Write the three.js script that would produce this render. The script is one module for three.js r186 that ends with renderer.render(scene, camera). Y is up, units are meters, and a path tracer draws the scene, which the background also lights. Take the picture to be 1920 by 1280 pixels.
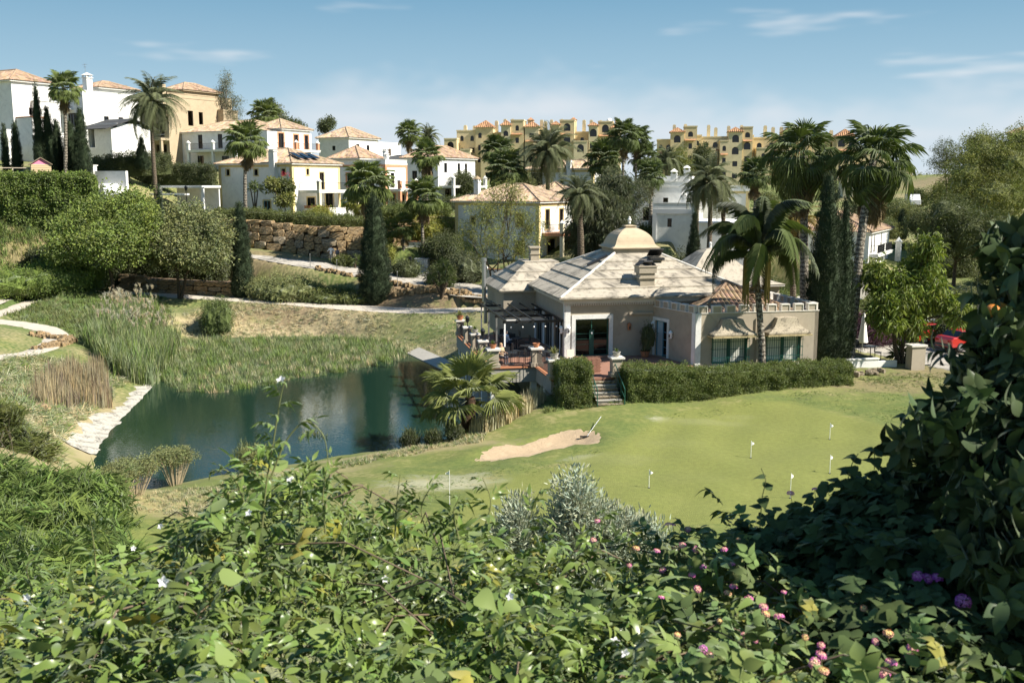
import * as THREE from 'three';
import { mergeGeometries, mergeVertices } from 'three/addons/utils/BufferGeometryUtils.js';
import { createNoise2D, createNoise3D } from 'simplex-noise';

// ---------------------------------------------------------------- camera, sky, sun, exposure
const F = 1870, PITCH = 9 * Math.PI / 180, EYE = 14;
const scene = new THREE.Scene();
const camera = new THREE.PerspectiveCamera(2 * Math.atan(640 / F) * 180 / Math.PI, 1.5, 0.1, 6000);
camera.position.set(0, EYE, 0);
camera.rotation.x = -PITCH;
camera.focus = 60;
camera.userData.fStop = 8;
const renderer = new THREE.WebGLRenderer({ antialias: true });
renderer.toneMapping = THREE.LinearToneMapping;
renderer.toneMappingExposure = 2.05;
renderer.shadowMap.enabled = true;

function rng(seed) { let a = seed >>> 0; return () => { a = (a + 0x6d2b79f5) | 0; let t = Math.imul(a ^ (a >>> 15), 1 | a); t = (t + Math.imul(t ^ (t >>> 7), 61 | t)) ^ t; return ((t ^ (t >>> 14)) >>> 0) / 4294967296; }; }
const N2 = createNoise2D(rng(11)), N3 = createNoise3D(rng(12));
const fbm = (x, y, o = 4) => { let s = 0, a = 0.5, f = 1; for (let i = 0; i < o; i++) { s += a * N2(x * f, y * f); a *= 0.5; f *= 2.03; } return s; };
const clamp = (x, a = 0, b = 1) => Math.max(a, Math.min(b, x));
const sm = (a, b, x) => { const t = clamp((x - a) / (b - a)); return t * t * (3 - 2 * t); };
const mix = (a, b, t) => a + (b - a) * t;
const mix3 = (a, b, t) => [mix(a[0], b[0], t), mix(a[1], b[1], t), mix(a[2], b[2], t)];
const R = (d) => d * Math.PI / 180;

{ // one computed sky: clear air, a low bank of thin cloud round the horizon and streaks of cirrus above it
  const w = 3072, h = 1536, data = new Float32Array(w * h * 4);
  const key = [[-90, .30, .34, .36], [-1, .50, .60, .66], [0, .56, .70, .79], [3, .50, .66, .76], [6, .34, .53, .67], [10, .205, .40, .57], [20, .14, .30, .50], [45, .09, .21, .42], [90, .07, .16, .36]];
  for (let j = 0; j < h; j++) {
    const e = ((j + .5) / h - .5) * 180;
    let k = 0; while (k < key.length - 2 && key[k + 1][0] < e) k++;
    const t = clamp((e - key[k][0]) / (key[k + 1][0] - key[k][0])), base = mix3(key[k].slice(1), key[k + 1].slice(1), t);
    for (let i = 0; i < w; i++) {
      const az = ((i + .5) / w - .25) * 360;                     // degrees from the viewing direction, to the east positive
      let c = base;
      if (e > -3 && e < 60) {
        const wx = Math.cos(az * Math.PI / 180) * 6, wy = Math.sin(az * Math.PI / 180) * 6;
        // low bank: flat, soft, ragged upper edge
        const top = 5.0 + 1.6 * N3(wx * .55, wy * .55, 3) + .7 * N3(wx * 2.1, wy * 2.1, e * .35) + .3 * N3(wx * 6, wy * 6, e * 1.2);
        const bank = sm(top + .9, top - 2.2, e) * sm(-2, 1, e) * (.70 + .22 * N3(wx * 1.4, wy * 1.4, e * .8));
        c = mix3(c, [.70, .755, .81], clamp(bank) * .95);
        // cirrus streaks
        const s = N3(wx * .45 + e * .04, wy * .45, e * .30 + 7) * .55 + N3(wx * 1.3 + e * .1, wy * 1.3, e * 1.3 + 3) * .28 + N3(wx * 4, wy * 4, e * 3.6) * .13;
        const ci = sm(.34, .95, s) * sm(2, 6, e) * sm(60, 25, e);
        c = mix3(c, [.80, .83, .86], ci * .75);
      }
      const o = (j * w + i) * 4; data[o] = c[0] * .52; data[o + 1] = c[1] * .52; data[o + 2] = c[2] * .52; data[o + 3] = 1;
    }
  }
  const t = new THREE.DataTexture(data, w, h, THREE.RGBAFormat, THREE.FloatType);
  t.mapping = THREE.EquirectangularReflectionMapping; t.magFilter = THREE.LinearFilter; t.minFilter = THREE.LinearFilter; t.wrapS = THREE.RepeatWrapping; t.needsUpdate = true;
  scene.background = t; scene.environment = t;
}
const SUN = new THREE.Vector3(.95 * .74, .68, .30 * .74).normalize();
const sun = new THREE.DirectionalLight(new THREE.Color(1, .945, .84), 5);
sun.position.copy(SUN).multiplyScalar(300).add(new THREE.Vector3(0, 0, -100)); sun.target.position.set(0, 0, -100);
sun.castShadow = true; sun.shadow.mapSize.set(4096, 4096);
Object.assign(sun.shadow.camera, { left: -200, right: 200, top: 200, bottom: -200, near: 1, far: 900 });
scene.add(sun, sun.target);

// ---------------------------------------------------------------- a photo pixel is a direction; height or distance gives the place
function ray(px, py) { const u = (px - 960) / F, v = (640 - py) / F; return [u, v * Math.cos(PITCH) - Math.sin(PITCH), -(v * Math.sin(PITCH) + Math.cos(PITCH))]; }
const onH = (px, py, h) => { const [x, y, z] = ray(px, py), t = (h - EYE) / y; return new THREE.Vector3(x * t, h, z * t); };
const atD = (px, py, d) => { const [x, y, z] = ray(px, py), t = d / -z; return new THREE.Vector3(x * t, EYE + y * t, -d); };

// ---------------------------------------------------------------- helpers: geometry, parts, things
const V = (x, y, z) => new THREE.Vector3(x, y, z);
const taken = new Map();
function numbered(n) { const k = taken.get(n) ?? 0; taken.set(n, k + 1); return k ? n + '_' + String(k).padStart(3, '0') : n; }
function tag(o, label, category, group, kind) { if (label) o.userData.label = label; if (category) o.userData.category = category; if (group) o.userData.group = group; if (kind) o.userData.kind = kind; return o; }
function thing(name, label, category, pos, ry = 0, group) { const o = new THREE.Group(); o.name = numbered(name); if (pos) o.position.copy(pos); o.rotation.y = ry; scene.add(o); return tag(o, label, category, group); }
function cubeUV(g) { // texture coordinates in metres on the surface's own axes
  const p = g.attributes.position, n = g.attributes.normal, uv = new Float32Array(p.count * 2);
  for (let i = 0; i < p.count; i++) {
    const ax = Math.abs(n.getX(i)), ay = Math.abs(n.getY(i)), az = Math.abs(n.getZ(i));
    if (ay > ax && ay > az) { uv[2 * i] = p.getX(i); uv[2 * i + 1] = p.getZ(i); } else if (ax > az) { uv[2 * i] = p.getZ(i); uv[2 * i + 1] = p.getY(i); } else { uv[2 * i] = p.getX(i); uv[2 * i + 1] = p.getY(i); }
  }
  g.setAttribute('uv', new THREE.BufferAttribute(uv, 2)); return g;
}
function mg(list, keepUV) {
  const a = list.flat(9).map((g) => { const q = g.index ? g.toNonIndexed() : g; for (const k of Object.keys(q.attributes)) if (!['position', 'normal', 'uv'].includes(k)) q.deleteAttribute(k); return q; });
  const g = a.length === 1 ? a[0] : mergeGeometries(a);
  return keepUV ? g : cubeUV(g);
}
function part(name, geos, mat, parent = scene, keepUV) {
  const g = Array.isArray(geos) ? mg(geos, keepUV) : geos;
  const m = new THREE.Mesh(g, mat); m.name = parent === scene ? numbered(name) : name; m.castShadow = m.receiveShadow = true; parent.add(m); return m;
}
const setting = (name, geos, mat, label, category, keepUV) => tag(part(name, geos, mat, scene, keepUV), label, category, null, 'structure');
const bx = (x0, x1, y0, y1, z0, z1) => new THREE.BoxGeometry(Math.abs(x1 - x0), Math.abs(y1 - y0), Math.abs(z1 - z0)).translate((x0 + x1) / 2, (y0 + y1) / 2, (z0 + z1) / 2);
const cyl = (r0, r1, h, x = 0, y = 0, z = 0, s = 10) => new THREE.CylinderGeometry(r1, r0, h, s).translate(x, y + h / 2, z);
const rod = (a, b, r, s = 5, r2 = r) => { const d = b.clone().sub(a), g = new THREE.CylinderGeometry(r2, r, d.length(), s, 1); g.applyQuaternion(new THREE.Quaternion().setFromUnitVectors(V(0, 1, 0), d.normalize())); return g.translate((a.x + b.x) / 2, (a.y + b.y) / 2, (a.z + b.z) / 2); };
const bar = (a, b, w, h) => { const d = b.clone().sub(a), g = new THREE.BoxGeometry(w, h, d.length()); g.applyQuaternion(new THREE.Quaternion().setFromRotationMatrix(new THREE.Matrix4().lookAt(b, a, V(0, 1, 0)))); return g.translate((a.x + b.x) / 2, (a.y + b.y) / 2, (a.z + b.z) / 2); };
function tris(v, uvs) { const g = new THREE.BufferGeometry(); g.setAttribute('position', new THREE.BufferAttribute(new Float32Array(v), 3)); g.setAttribute('uv', new THREE.BufferAttribute(new Float32Array(uvs ?? new Array(v.length / 3 * 2).fill(0)), 2)); g.computeVertexNormals(); return g; }
// tapered tube along points, radii r(t)
function tube(pts, r, seg = 6, noise = 0, rnd = null) {
  const n = pts.length, pos = [], idx = [], uv = []; let up = V(0, 0, 1);
  let L = 0;
  for (let i = 0; i < n; i++) {
    const t = pts[Math.min(i + 1, n - 1)].clone().sub(pts[Math.max(i - 1, 0)]).normalize();
    if (Math.abs(t.dot(up)) > .95) up = V(1, 0, 0);
    const a = new THREE.Vector3().crossVectors(t, up).normalize(), b = new THREE.Vector3().crossVectors(a, t);
    if (i) L += pts[i].distanceTo(pts[i - 1]);
    const rr = typeof r === 'function' ? r(i / (n - 1), i) : r;
    for (let k = 0; k <= seg; k++) { const th = k / seg * 2 * Math.PI, q = rr * (1 + (noise ? noise * N3(Math.cos(th) * 2 + pts[0].x, L * 3, Math.sin(th) * 2) : 0)); const c = Math.cos(th) * q, s = Math.sin(th) * q; pos.push(pts[i].x + a.x * c + b.x * s, pts[i].y + a.y * c + b.y * s, pts[i].z + a.z * c + b.z * s); uv.push(k / seg * Math.max(.2, rr * 6), L); }
  }
  for (let i = 0; i < n - 1; i++) for (let k = 0; k < seg; k++) { const p = i * (seg + 1) + k, q = p + seg + 1; idx.push(p, p + 1, q, p + 1, q + 1, q); }
  const g = new THREE.BufferGeometry(); g.setAttribute('position', new THREE.Float32BufferAttribute(pos, 3)); g.setAttribute('uv', new THREE.Float32BufferAttribute(uv, 2)); g.setIndex(idx); g.computeVertexNormals(); return g;
}
function instanced(name, geo, mat, mats4, parent, colors, kind = 'stuff') {
  const m = new THREE.InstancedMesh(geo, mat, mats4.length); m.name = parent ? name : numbered(name);
  mats4.forEach((x, i) => m.setMatrixAt(i, x)); if (colors) colors.forEach((c, i) => m.setColorAt(i, c));
  m.castShadow = m.receiveShadow = true; (parent ?? scene).add(m); if (kind) m.userData.kind = kind; return m;
}
const mat4 = (p, q, s) => new THREE.Matrix4().compose(p, q, typeof s === 'number' ? V(s, s, s) : s);
const randQ = (r) => new THREE.Quaternion(r() - .5, r() - .5, r() - .5, r() - .5).normalize();
const yQ = (a) => new THREE.Quaternion().setFromAxisAngle(V(0, 1, 0), a);
const tint = (r, spread = .25, warm = .1) => { const v = 1 + (r() - .5) * 2 * spread, w = (r() - .5) * 2 * warm; return new THREE.Color(Math.max(.1, v * (1 + w)), Math.max(.1, v), Math.max(.1, v * (1 - w))); };

// ---------------------------------------------------------------- procedural textures and materials
function tex(size, f, srgb = true, hgt = size) { // f(u, v) in 0..1 -> [r,g,b] 0..1 or a grey value; tiles if f does
  const d = new Uint8Array(size * hgt * 4);
  for (let j = 0; j < hgt; j++) for (let i = 0; i < size; i++) { const c = f(i / size, j / hgt), o = (j * size + i) * 4, a = Array.isArray(c); d[o] = clamp(a ? c[0] : c) * 255; d[o + 1] = clamp(a ? c[1] : c) * 255; d[o + 2] = clamp(a ? c[2] : c) * 255; d[o + 3] = 255; }
  const t = new THREE.DataTexture(d, size, hgt, THREE.RGBAFormat); t.wrapS = t.wrapT = THREE.RepeatWrapping; t.magFilter = THREE.LinearFilter; t.minFilter = THREE.LinearMipmapLinearFilter; if (srgb) t.colorSpace = THREE.SRGBColorSpace; t.needsUpdate = true; return t;
}
// noise that tiles over 0..1
const tn = (u, v, f, z = 0) => { const a = u * 2 * Math.PI, b = v * 2 * Math.PI, r = f / (2 * Math.PI); return N3(Math.cos(a) * r + 5 + z, Math.sin(a) * r + Math.cos(b) * r, Math.sin(b) * r + z) ; };
const tf = (u, v, f, o = 4, z = 0) => { let s = 0, a = .5; for (let i = 0; i < o; i++) { s += a * tn(u, v, f, z + i * 7); a *= .5; f *= 2; } return s; };
const rep = (t, x, y = x) => { const c = t.clone(); c.repeat.set(x, y); c.needsUpdate = true; return c; };
const T = {
  fine: tex(512, (u, v) => .5 + .9 * tf(u, v, 24, 4), false),
  wear: tex(512, (u, v) => { const a = .95 + .05 * tf(u, v, 4, 5, 3) - .04 * sm(.1, .6, tf(u, v, 9, 5, 40)); return [a, a * .995, a * .985]; }),
  blotch: tex(1024, (u, v) => { const a = tf(u, v, 3, 6, 1), b = tf(u, v, 13, 5, 21), s = tf(u * 1, v, 40, 3, 50); const d = 1 - .28 * sm(-.1, .8, a + .35 * b) - .17 * sm(.0, .6, b + s * .3); return [d, d * .985, d * .955]; }),
  rock: tex(512, (u, v) => { const a = 1 + .5 * tf(u, v, 5, 6, 9), b = tf(u, v, 14, 4, 30); const w = sm(-.2, .4, b); return [.82 * a, (.74 + .05 * w) * a, (.62 + .12 * w) * a]; }),
  bark: tex(256, (u, v) => { const a = .75 + .5 * tf(u, v * 1, 12, 4, 5) + .25 * Math.sin(v * 2 * Math.PI * 8 + tn(u, v, 6) * 2); return [a, a * .96, a * .9]; }),
  ringed: tex(256, (u, v) => .5 + .4 * Math.sin(v * 2 * Math.PI * 10 + tn(u, v, 6) * 1.5) + .3 * tf(u, v, 20, 3), false),
};
const std = (rgb, rough = .9, o = {}) => new THREE.MeshStandardMaterial({ color: new THREE.Color().setRGB(...rgb), roughness: rough, side: THREE.DoubleSide, ...o });
const stucco = (rgb, s = .22) => std(rgb, .92, { map: rep(T.wear, s), bumpMap: rep(T.fine, 1.3), bumpScale: .004 });
const leafy = (rgb, o = {}) => new THREE.MeshPhysicalMaterial({ color: new THREE.Color().setRGB(rgb[0] * 1.06, rgb[1] * 1.08, rgb[2] * .55), transmission: .35, thickness: 0, side: THREE.DoubleSide, ...o, roughness: 1 });
const MAT = {
  white: stucco([.80, .80, .78]), cream: stucco([.74, .66, .47]), whiteTrim: stucco([.78, .78, .75], .5), yellowTrim: stucco([.70, .56, .28], .5), terraTrim: stucco([.60, .30, .17], .5),
  apart: stucco([.66, .535, .315], .15), apartTrim: stucco([.70, .59, .38], .15), taupe: stucco([.41, .355, .275], .25), taupeTrim: stucco([.70, .66, .60], .4), rawBeige: stucco([.46, .37, .25], .2), concrete: stucco([.38, .36, .32], .3),
  plaster: std([.43, .39, .33], .93, { map: rep(T.blotch, .16), bumpMap: rep(T.fine, .6), bumpScale: .02 }),
  domeMat: std([.52, .42, .29], .9, { map: rep(T.wear, .3), bumpMap: rep(T.fine, .8), bumpScale: .008 }),
  hood: std([.42, .37, .29], .95, { map: rep(T.blotch, .45), bumpMap: rep(T.fine, 1), bumpScale: .02 }),
  pane: new THREE.MeshPhysicalMaterial({ color: 0x0b0e10, roughness: .06, metalness: 0, side: THREE.DoubleSide }),
  brown: std([.055, .035, .022], .6), dark: std([.025, .027, .03], .5, { metalness: .3 }), iron: std([.03, .032, .034], .45, { metalness: .6 }), slate: std([.05, .052, .055], .8, { map: rep(T.wear, .5) }),
  green: std([.015, .085, .06], .45), teal: std([.09, .25, .34], .6), whitePaint: std([.8, .8, .78], .5), rock: std([.60, .50, .36], .95, { map: rep(T.rock, .6), bumpMap: rep(T.fine, .9), bumpScale: .05 }),
  rock2: std([.54, .45, .32], .95, { map: rep(T.rock, .5), bumpMap: rep(T.fine, .9), bumpScale: .05 }), rock3: std([.52, .50, .46], .95, { map: rep(T.rock, .7), bumpMap: rep(T.fine, .9), bumpScale: .05 }), rock4: std([.64, .52, .34], .95, { map: rep(T.rock, .5), bumpMap: rep(T.fine, .9), bumpScale: .05 }),
  terracotta: std([.42, .17, .08], .85, { map: rep(T.wear, 2) }), brick: std([.30, .15, .10], .9, { map: rep(T.wear, 1) }), canvas: std([.75, .73, .68], .95), solar: new THREE.MeshPhysicalMaterial({ color: 0x0a1018, roughness: .15, side: THREE.DoubleSide }), steel: std([.42, .43, .43], .35, { metalness: .8 }),
  trunkPalm: std([.20, .165, .125], .95, { map: rep(T.bark, 1, .6), bumpMap: rep(T.ringed, 1, .9), bumpScale: .03 }), trunkGrey: std([.30, .28, .25], .95, { map: rep(T.bark, 1, .4), bumpMap: rep(T.ringed, 1, .5), bumpScale: .02 }), bark: std([.16, .125, .09], .95, { map: rep(T.bark, 1.2), bumpMap: rep(T.ringed, 2), bumpScale: .02 }),
  red: new THREE.MeshPhysicalMaterial({ color: 0xb01a16, roughness: .35, clearcoat: 1, side: THREE.DoubleSide }), carWhite: new THREE.MeshPhysicalMaterial({ color: 0xd8d8d6, roughness: .35, clearcoat: 1, side: THREE.DoubleSide }), carBlue: new THREE.MeshPhysicalMaterial({ color: 0x5a7890, roughness: .35, clearcoat: 1, side: THREE.DoubleSide }), tyre: std([.02, .02, .02], .9), rubberGrey: std([.1, .1, .1], .8), lampRed: std([.4, .02, .02], .3), lampClear: std([.7, .7, .68], .2), flagWhite: std([.82, .82, .80], .9),
};
const TILE = tex(512, (u, v) => { const c = Math.floor(u * 32), r = Math.floor(v * 20), k = Math.abs(Math.sin(c * 12.99 + r * 78.2) * 43758.5) % 1, d = tf(u, v, 5, 5, 60); const b = .78 + .32 * k + .32 * d; return [b, b * (.93 + .10 * ((k * 7) % 1) - .02), b * (.84 + .16 * ((k * 13) % 1))]; });
const roofMat = (rgb) => std(rgb, .9, { map: rep(TILE, 1 / 7.68, 1 / 8), bumpMap: rep(T.fine, .8), bumpScale: .02 });
MAT.roofSand = roofMat([.47, .37, .265]); MAT.roofPink = roofMat([.46, .34, .24]); MAT.roofBrown = roofMat([.36, .26, .175]); MAT.roofApart = roofMat([.42, .24, .13]);
// ---------------------------------------------------------------- the lie of the land
const WL = -0.6;                                                     // pond level
const P2 = (list, h) => list.map(([px, py, hh]) => { const v = onH(px, py, hh ?? h); return [v.x, v.z]; });
const lakePoly = P2([[178, 842], [205, 808], [232, 778], [262, 748], [285, 722], [300, 703], [318, 676], [345, 640], [450, 632], [620, 630], [720, 640], [770, 660], [805, 676], [860, 698], [905, 702], [965, 712], [975, 730], [945, 762], [900, 792], [880, 803], [858, 818], [800, 832], [720, 843], [640, 853], [560, 868], [470, 880], [380, 897], [330, 906], [280, 918], [220, 912], [180, 880]], WL);
const bunkerPoly = P2([[890, 849], [905, 838], [940, 830], [985, 826], [1020, 818], [1060, 813], [1105, 816], [1130, 824], [1124, 834], [1090, 838], [1040, 842], [1000, 848], [950, 852], [912, 853]], .85);
const greenPoly = P2([[1225, 812], [1290, 786], [1370, 778], [1480, 776], [1600, 800], [1700, 830], [1760, 900], [1600, 975], [1400, 1000], [1150, 1005], [930, 1000], [860, 960], [900, 918], [1000, 884], [1150, 850]], .8);
function sd(x, z, poly) { // signed distance, negative inside
  let d = 1e9, inside = false;
  for (let i = 0, j = poly.length - 1; i < poly.length; j = i++) {
    const [ax, az] = poly[j], [bx_, bz] = poly[i], ex = bx_ - ax, ez = bz - az, t = clamp(((x - ax) * ex + (z - az) * ez) / (ex * ex + ez * ez)), qx = x - ax - ex * t, qz = z - az - ez * t;
    d = Math.min(d, qx * qx + qz * qz);
    if ((az > z) !== (bz > z) && x < (bx_ - ax) * (z - az) / (bz - az) + ax) inside = !inside;
  }
  return inside ? -Math.sqrt(d) : Math.sqrt(d);
}
const CP = [];                                                       // [x, z, h]
const addH = (l) => l.forEach(([px, py, h]) => { const v = onH(px, py, h); CP.push([v.x, v.z, h]); });
const addD = (l) => l.forEach(([px, py, d]) => { const v = atD(px, py, d); CP.push([v.x, v.z, v.y]); });
addH([[1035, 757, 1.65], [1300, 740, 1.65], [1560, 708, 1.6], [1130, 745, 1.7], [1217, 915, .75], [1408, 860, .9], [1556, 825, 1], [1556, 890, .85], [842, 945, .55], [1000, 900, .7], [1130, 830, .95], [900, 850, .55], [1010, 812, .9], [700, 885, .2], [560, 915, .1], [420, 950, .1], [1650, 760, 1.4], [1750, 705, 1.6], [1900, 760, 1.6], [1500, 940, .7], [1300, 780, 1.2],
  [250, 960, .2], [100, 960, 1.2], [0, 1000, 1.8], [0, 850, 2], [90, 850, 1.1], [0, 760, 1.8], [100, 760, .7], [0, 665, 1.8], [110, 640, 1.5], [60, 605, 2], [20, 640, 2.2], [0, 556, 3], [150, 548, 2.6], [290, 550, 2.4], [420, 557, 2.2], [560, 566, 2], [700, 577, 1.8], [880, 580, 1.8], [200, 650, 1], [380, 595, 1.2], [560, 602, .8], [700, 605, .8], [820, 640, .5], [850, 620, 1.2],
  [1700, 640, 1.7], [1850, 680, 1.7], [1900, 640, 1.8], [1620, 612, 2]]);
addD([[440, 462, 117], [520, 478, 113], [600, 493, 110.5], [680, 510, 108.6], [760, 524, 106.5], [840, 537, 104], [905, 550, 101.5], [760, 556, 101], [840, 562, 100], [690, 552, 101.5], [50, 430, 108], [160, 440, 111], [0, 480, 103], [100, 500, 102], [230, 425, 118], [320, 405, 124], [400, 405, 126], [470, 412, 119.5], [550, 412, 119.5], [660, 420, 119.5], [690, 423, 119.5], [760, 412, 121], [850, 395, 126], [90, 330, 116], [200, 345, 122], [0, 330, 118], [250, 300, 155], [450, 305, 160], [620, 325, 165], [800, 350, 160], [900, 400, 122], [1000, 400, 135], [1060, 470, 112], [1150, 470, 105], [1250, 450, 108], [1400, 460, 105], [1600, 508, 110], [1700, 502, 114], [1600, 400, 180], [1750, 470, 125], [1850, 420, 150], [1900, 330, 190], [700, 345, 200], [1000, 350, 230], [1000, 345, 300], [1400, 350, 240], [1400, 345, 300], [1700, 345, 300], [200, 250, 220], [0, 290, 160], [600, 300, 300], [0, 250, 300]]);
addD([[400, 409, 129], [470, 410, 126], [545, 411, 123.5], [620, 408, 124], [670, 408, 127], [700, 406, 132], [730, 404, 135], [770, 400, 140], [822, 396, 144.5], [860, 394, 146], [420, 325, 156], [503, 322, 151], [340, 325, 160], [900, 498, 113], [960, 497, 110], [1020, 497, 107.5], [1060, 480, 112]]);  // level plots under the villas
const ORG = V(3.45, 2.8, -64), PHI = R(11.5);                         // the clubhouse's own frame: corner of its front wall at floor level
const club = (x, z, y = 0) => V(ORG.x + x * Math.cos(PHI) + z * Math.sin(PHI), ORG.y + y, ORG.z - x * Math.sin(PHI) + z * Math.cos(PHI));
for (const [x, z, h] of [[6, -6, 2.5], [0, -13, 2.4], [14, -8, 2.5], [14, 3, 2.4], [4, 3, 2.4], [1, 6, 2.2], [22, -5, 2.2], [10, -18, 2.6], [-1, -6, 1.6], [-3, -14, 1.8], [-1.5, 2, 1]]) { const p = club(x, z); CP.push([p.x, p.z, h]); }
for (const x of [-16, 0, 16]) for (const [z, h] of [[12, 12.4], [0, 12.3], [-3.4, 12.1], [-10, 9], [-19, 4.2], [-28, 1.2], [-34, .5]]) CP.push([x, z, h + (x < 0 ? .4 : 0)]);
for (const [x, z, h] of [[-60, -20, 8], [-60, -50, 4.5], [-70, -80, 6], [-80, -110, 12], [60, -20, 7], [55, -50, 2.5], [60, -80, 2.4], [60, -110, 4], [110, -150, 8], [-120, -200, 18], [-60, 12, 13], [60, 12, 13]]) CP.push([x, z, h]);
const TPS = (() => {
  const n = CP.length, m = n + 3, A = [], S = 60, U = (r2) => r2 < 1e-9 ? 0 : .5 * r2 * Math.log(r2);
  for (let i = 0; i < m; i++) A.push(new Float64Array(m + 1));
  for (let i = 0; i < n; i++) { for (let j = 0; j < n; j++) { const dx = (CP[i][0] - CP[j][0]) / S, dz = (CP[i][1] - CP[j][1]) / S; A[i][j] = U(dx * dx + dz * dz) + (i === j ? .0008 : 0); } A[i][n] = A[n][i] = 1; A[i][n + 1] = A[n + 1][i] = CP[i][0] / S; A[i][n + 2] = A[n + 2][i] = CP[i][1] / S; A[i][m] = CP[i][2]; }
  for (let c = 0; c < m; c++) { let p = c; for (let r = c + 1; r < m; r++) if (Math.abs(A[r][c]) > Math.abs(A[p][c])) p = r; [A[c], A[p]] = [A[p], A[c]]; for (let r = 0; r < m; r++) if (r !== c) { const k = A[r][c] / A[c][c]; if (k) for (let q = c; q <= m; q++) A[r][q] -= k * A[c][q]; } }
  const w = A.map((r, i) => r[m] / r[i]);
  return (x, z) => { let s = w[n] + w[n + 1] * x / S + w[n + 2] * z / S; for (let i = 0; i < n; i++) { const dx = (x - CP[i][0]) / S, dz = (z - CP[i][1]) / S; s += w[i] * U(dx * dx + dz * dz); } return s; };
})();
// ribbons: roads and paths, each with its own surface level
const RIB = [];
function ribbon(list, hw, cut = .1) { const pts = list.map((p) => p.isVector3 ? p : p[3] ? atD(p[0], p[1], p[2]) : onH(p[0], p[1], p[2])); const c = new THREE.CatmullRomCurve3(pts, false, 'centripetal'); const s = c.getSpacedPoints(Math.ceil(c.getLength() / 1.2)); const r = { s, hw, cut }; RIB.push(r); return r; }
const streetR = ribbon([[350, 430, 124, 1], [440, 464, 116.5, 1], [520, 479, 112.5, 1], [600, 494, 110, 1], [680, 509, 108.3, 1], [760, 522, 106.5, 1], [840, 535, 104.2, 1], [905, 548, 101.5, 1], V(6, 3.1, -98), V(18, 2.9, -97), V(30, 2.4, -97)], 3.9);
ribbon([[700, 474, 113.6, 1], [740, 466, 114, 1], [800, 457, 115.6, 1], [850, 450, 117, 1]], 1.9, .02); ribbon([[455, 458, 113.9, 1], [520, 467, 112.8, 1], [580, 478, 112.4, 1], [640, 489, 112.6, 1], [690, 494, 113.2, 1]], 1.6, .02);  // level ground at the foot of the boulder walls
const lowerPath = ribbon([[-60, 575, 3], [0, 557, 2.9], [70, 549, 2.75], [150, 548, 2.6], [290, 551, 2.4], [420, 558, 2.2], [560, 567, 2], [700, 578, 1.8], [800, 582, 1.8], [880, 579, 1.9], [915, 572, 2.1]], 2.0);
const loopPath = ribbon([[-80, 690, 1.8], [0, 668, 1.75], [55, 661, 1.65], [95, 645, 1.55], [106, 630, 1.6], [85, 616, 1.8], [40, 607, 2], [-20, 600, 2.2], [-90, 596, 2.4]], 1.05);
const branchPath = ribbon([[-60, 605, 2.3], [0, 586, 2.4], [40, 572, 2.5], [80, 558, 2.65]], 1);
const eastRoad = ribbon([V(22, 2.45, -96), V(27, 2.05, -80), [1690, 655, 1.7], [1800, 678, 1.7], [1920, 704, 1.65], [2060, 740, 1.6]], 3.1);
const carPark = ribbon([V(24, 2.5, -104), V(32, 2.1, -89), V(40, 1.95, -80), V(52, 1.9, -70)], 5.2);
function nearRibs(x, z) { const out = []; for (const r of RIB) { let best = null; { const s = r.s; for (let i = 0; i < s.length - 1; i++) { const a = s[i], b = s[i + 1], ex = b.x - a.x, ez = b.z - a.z, t = clamp(((x - a.x) * ex + (z - a.z) * ez) / (ex * ex + ez * ez)), d = Math.hypot(x - a.x - ex * t, z - a.z - ez * t) - r.hw; if (d < 2.5 && (!best || d < best.d)) best = { d, h: mix(a.y, b.y, t), r }; } if (best) out.push(best); } } return out; }
function land(x, z) {
  const far = sm(240, 420, Math.hypot(x, z)), nat0 = far < 1 ? TPS(x, z) : 0;
  let h = mix(clamp(nat0, -1, 30), 7 + 3 * N2(x * .004, z * .004), far);
  const D = -z;
  if (D > 30 && D < 240) h += .10 * N2(x * .22, z * .22) + .04 * N2(x * .9, z * .9) * (sd(x, z, greenPoly) > 1 ? 1 : 0);
  const b = D > 48 && D < 60 ? sd(x, z, bunkerPoly) : 9;
  if (b < 1.2) h += b < 0 ? -.36 * sm(0, -.8, b) - .03 : .10 * sm(1.2, .1, b);
  const l = D > 40 && D < 105 && x < 8 && x > -45 ? sd(x, z, lakePoly) : 99;
  if (l < 4) h = l < 0 ? WL - Math.min(1.4, -l * .4) - .02 : mix(WL + .03 + .1 * l, h, sm(.1, 4, l));
  if (D > 45 && D < 140) { let s = 0, k = 0, top = 0; for (const r of nearRibs(x, z)) { const w = 1 - sm(-.05, 2.4, r.d), q = w / (1.0001 - w); s += q * (r.h - (r.d < -.15 ? r.r.cut : .02)); k += q; top = Math.max(top, w); } if (k > 0) h = mix(h, s / k, top); }
  return h;
}
const lines = (a, b, step, out, n) => { const l = []; for (let x = a; x <= b + 1e-6; x += step) l.push(x); let s = step; const lo = [], hi = []; let p = a, q = b; while (p > -out) { s *= 1.16; p -= s; lo.push(p); q += s; hi.push(q); } return [...lo.reverse(), ...l, ...hi]; };
const gx = lines(-58, 50, .6, 2600), gz = lines(-128, -36, .6, 2600).filter((z) => z < 60);
const GH = new Float32Array(gx.length * gz.length);
gz.forEach((z, j) => gx.forEach((x, i) => { GH[j * gx.length + i] = land(x, z); }));
const find = (l, v) => { let a = 0, b = l.length - 2; while (a < b) { const m = (a + b + 1) >> 1; if (l[m] <= v) a = m; else b = m - 1; } return a; };
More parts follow.
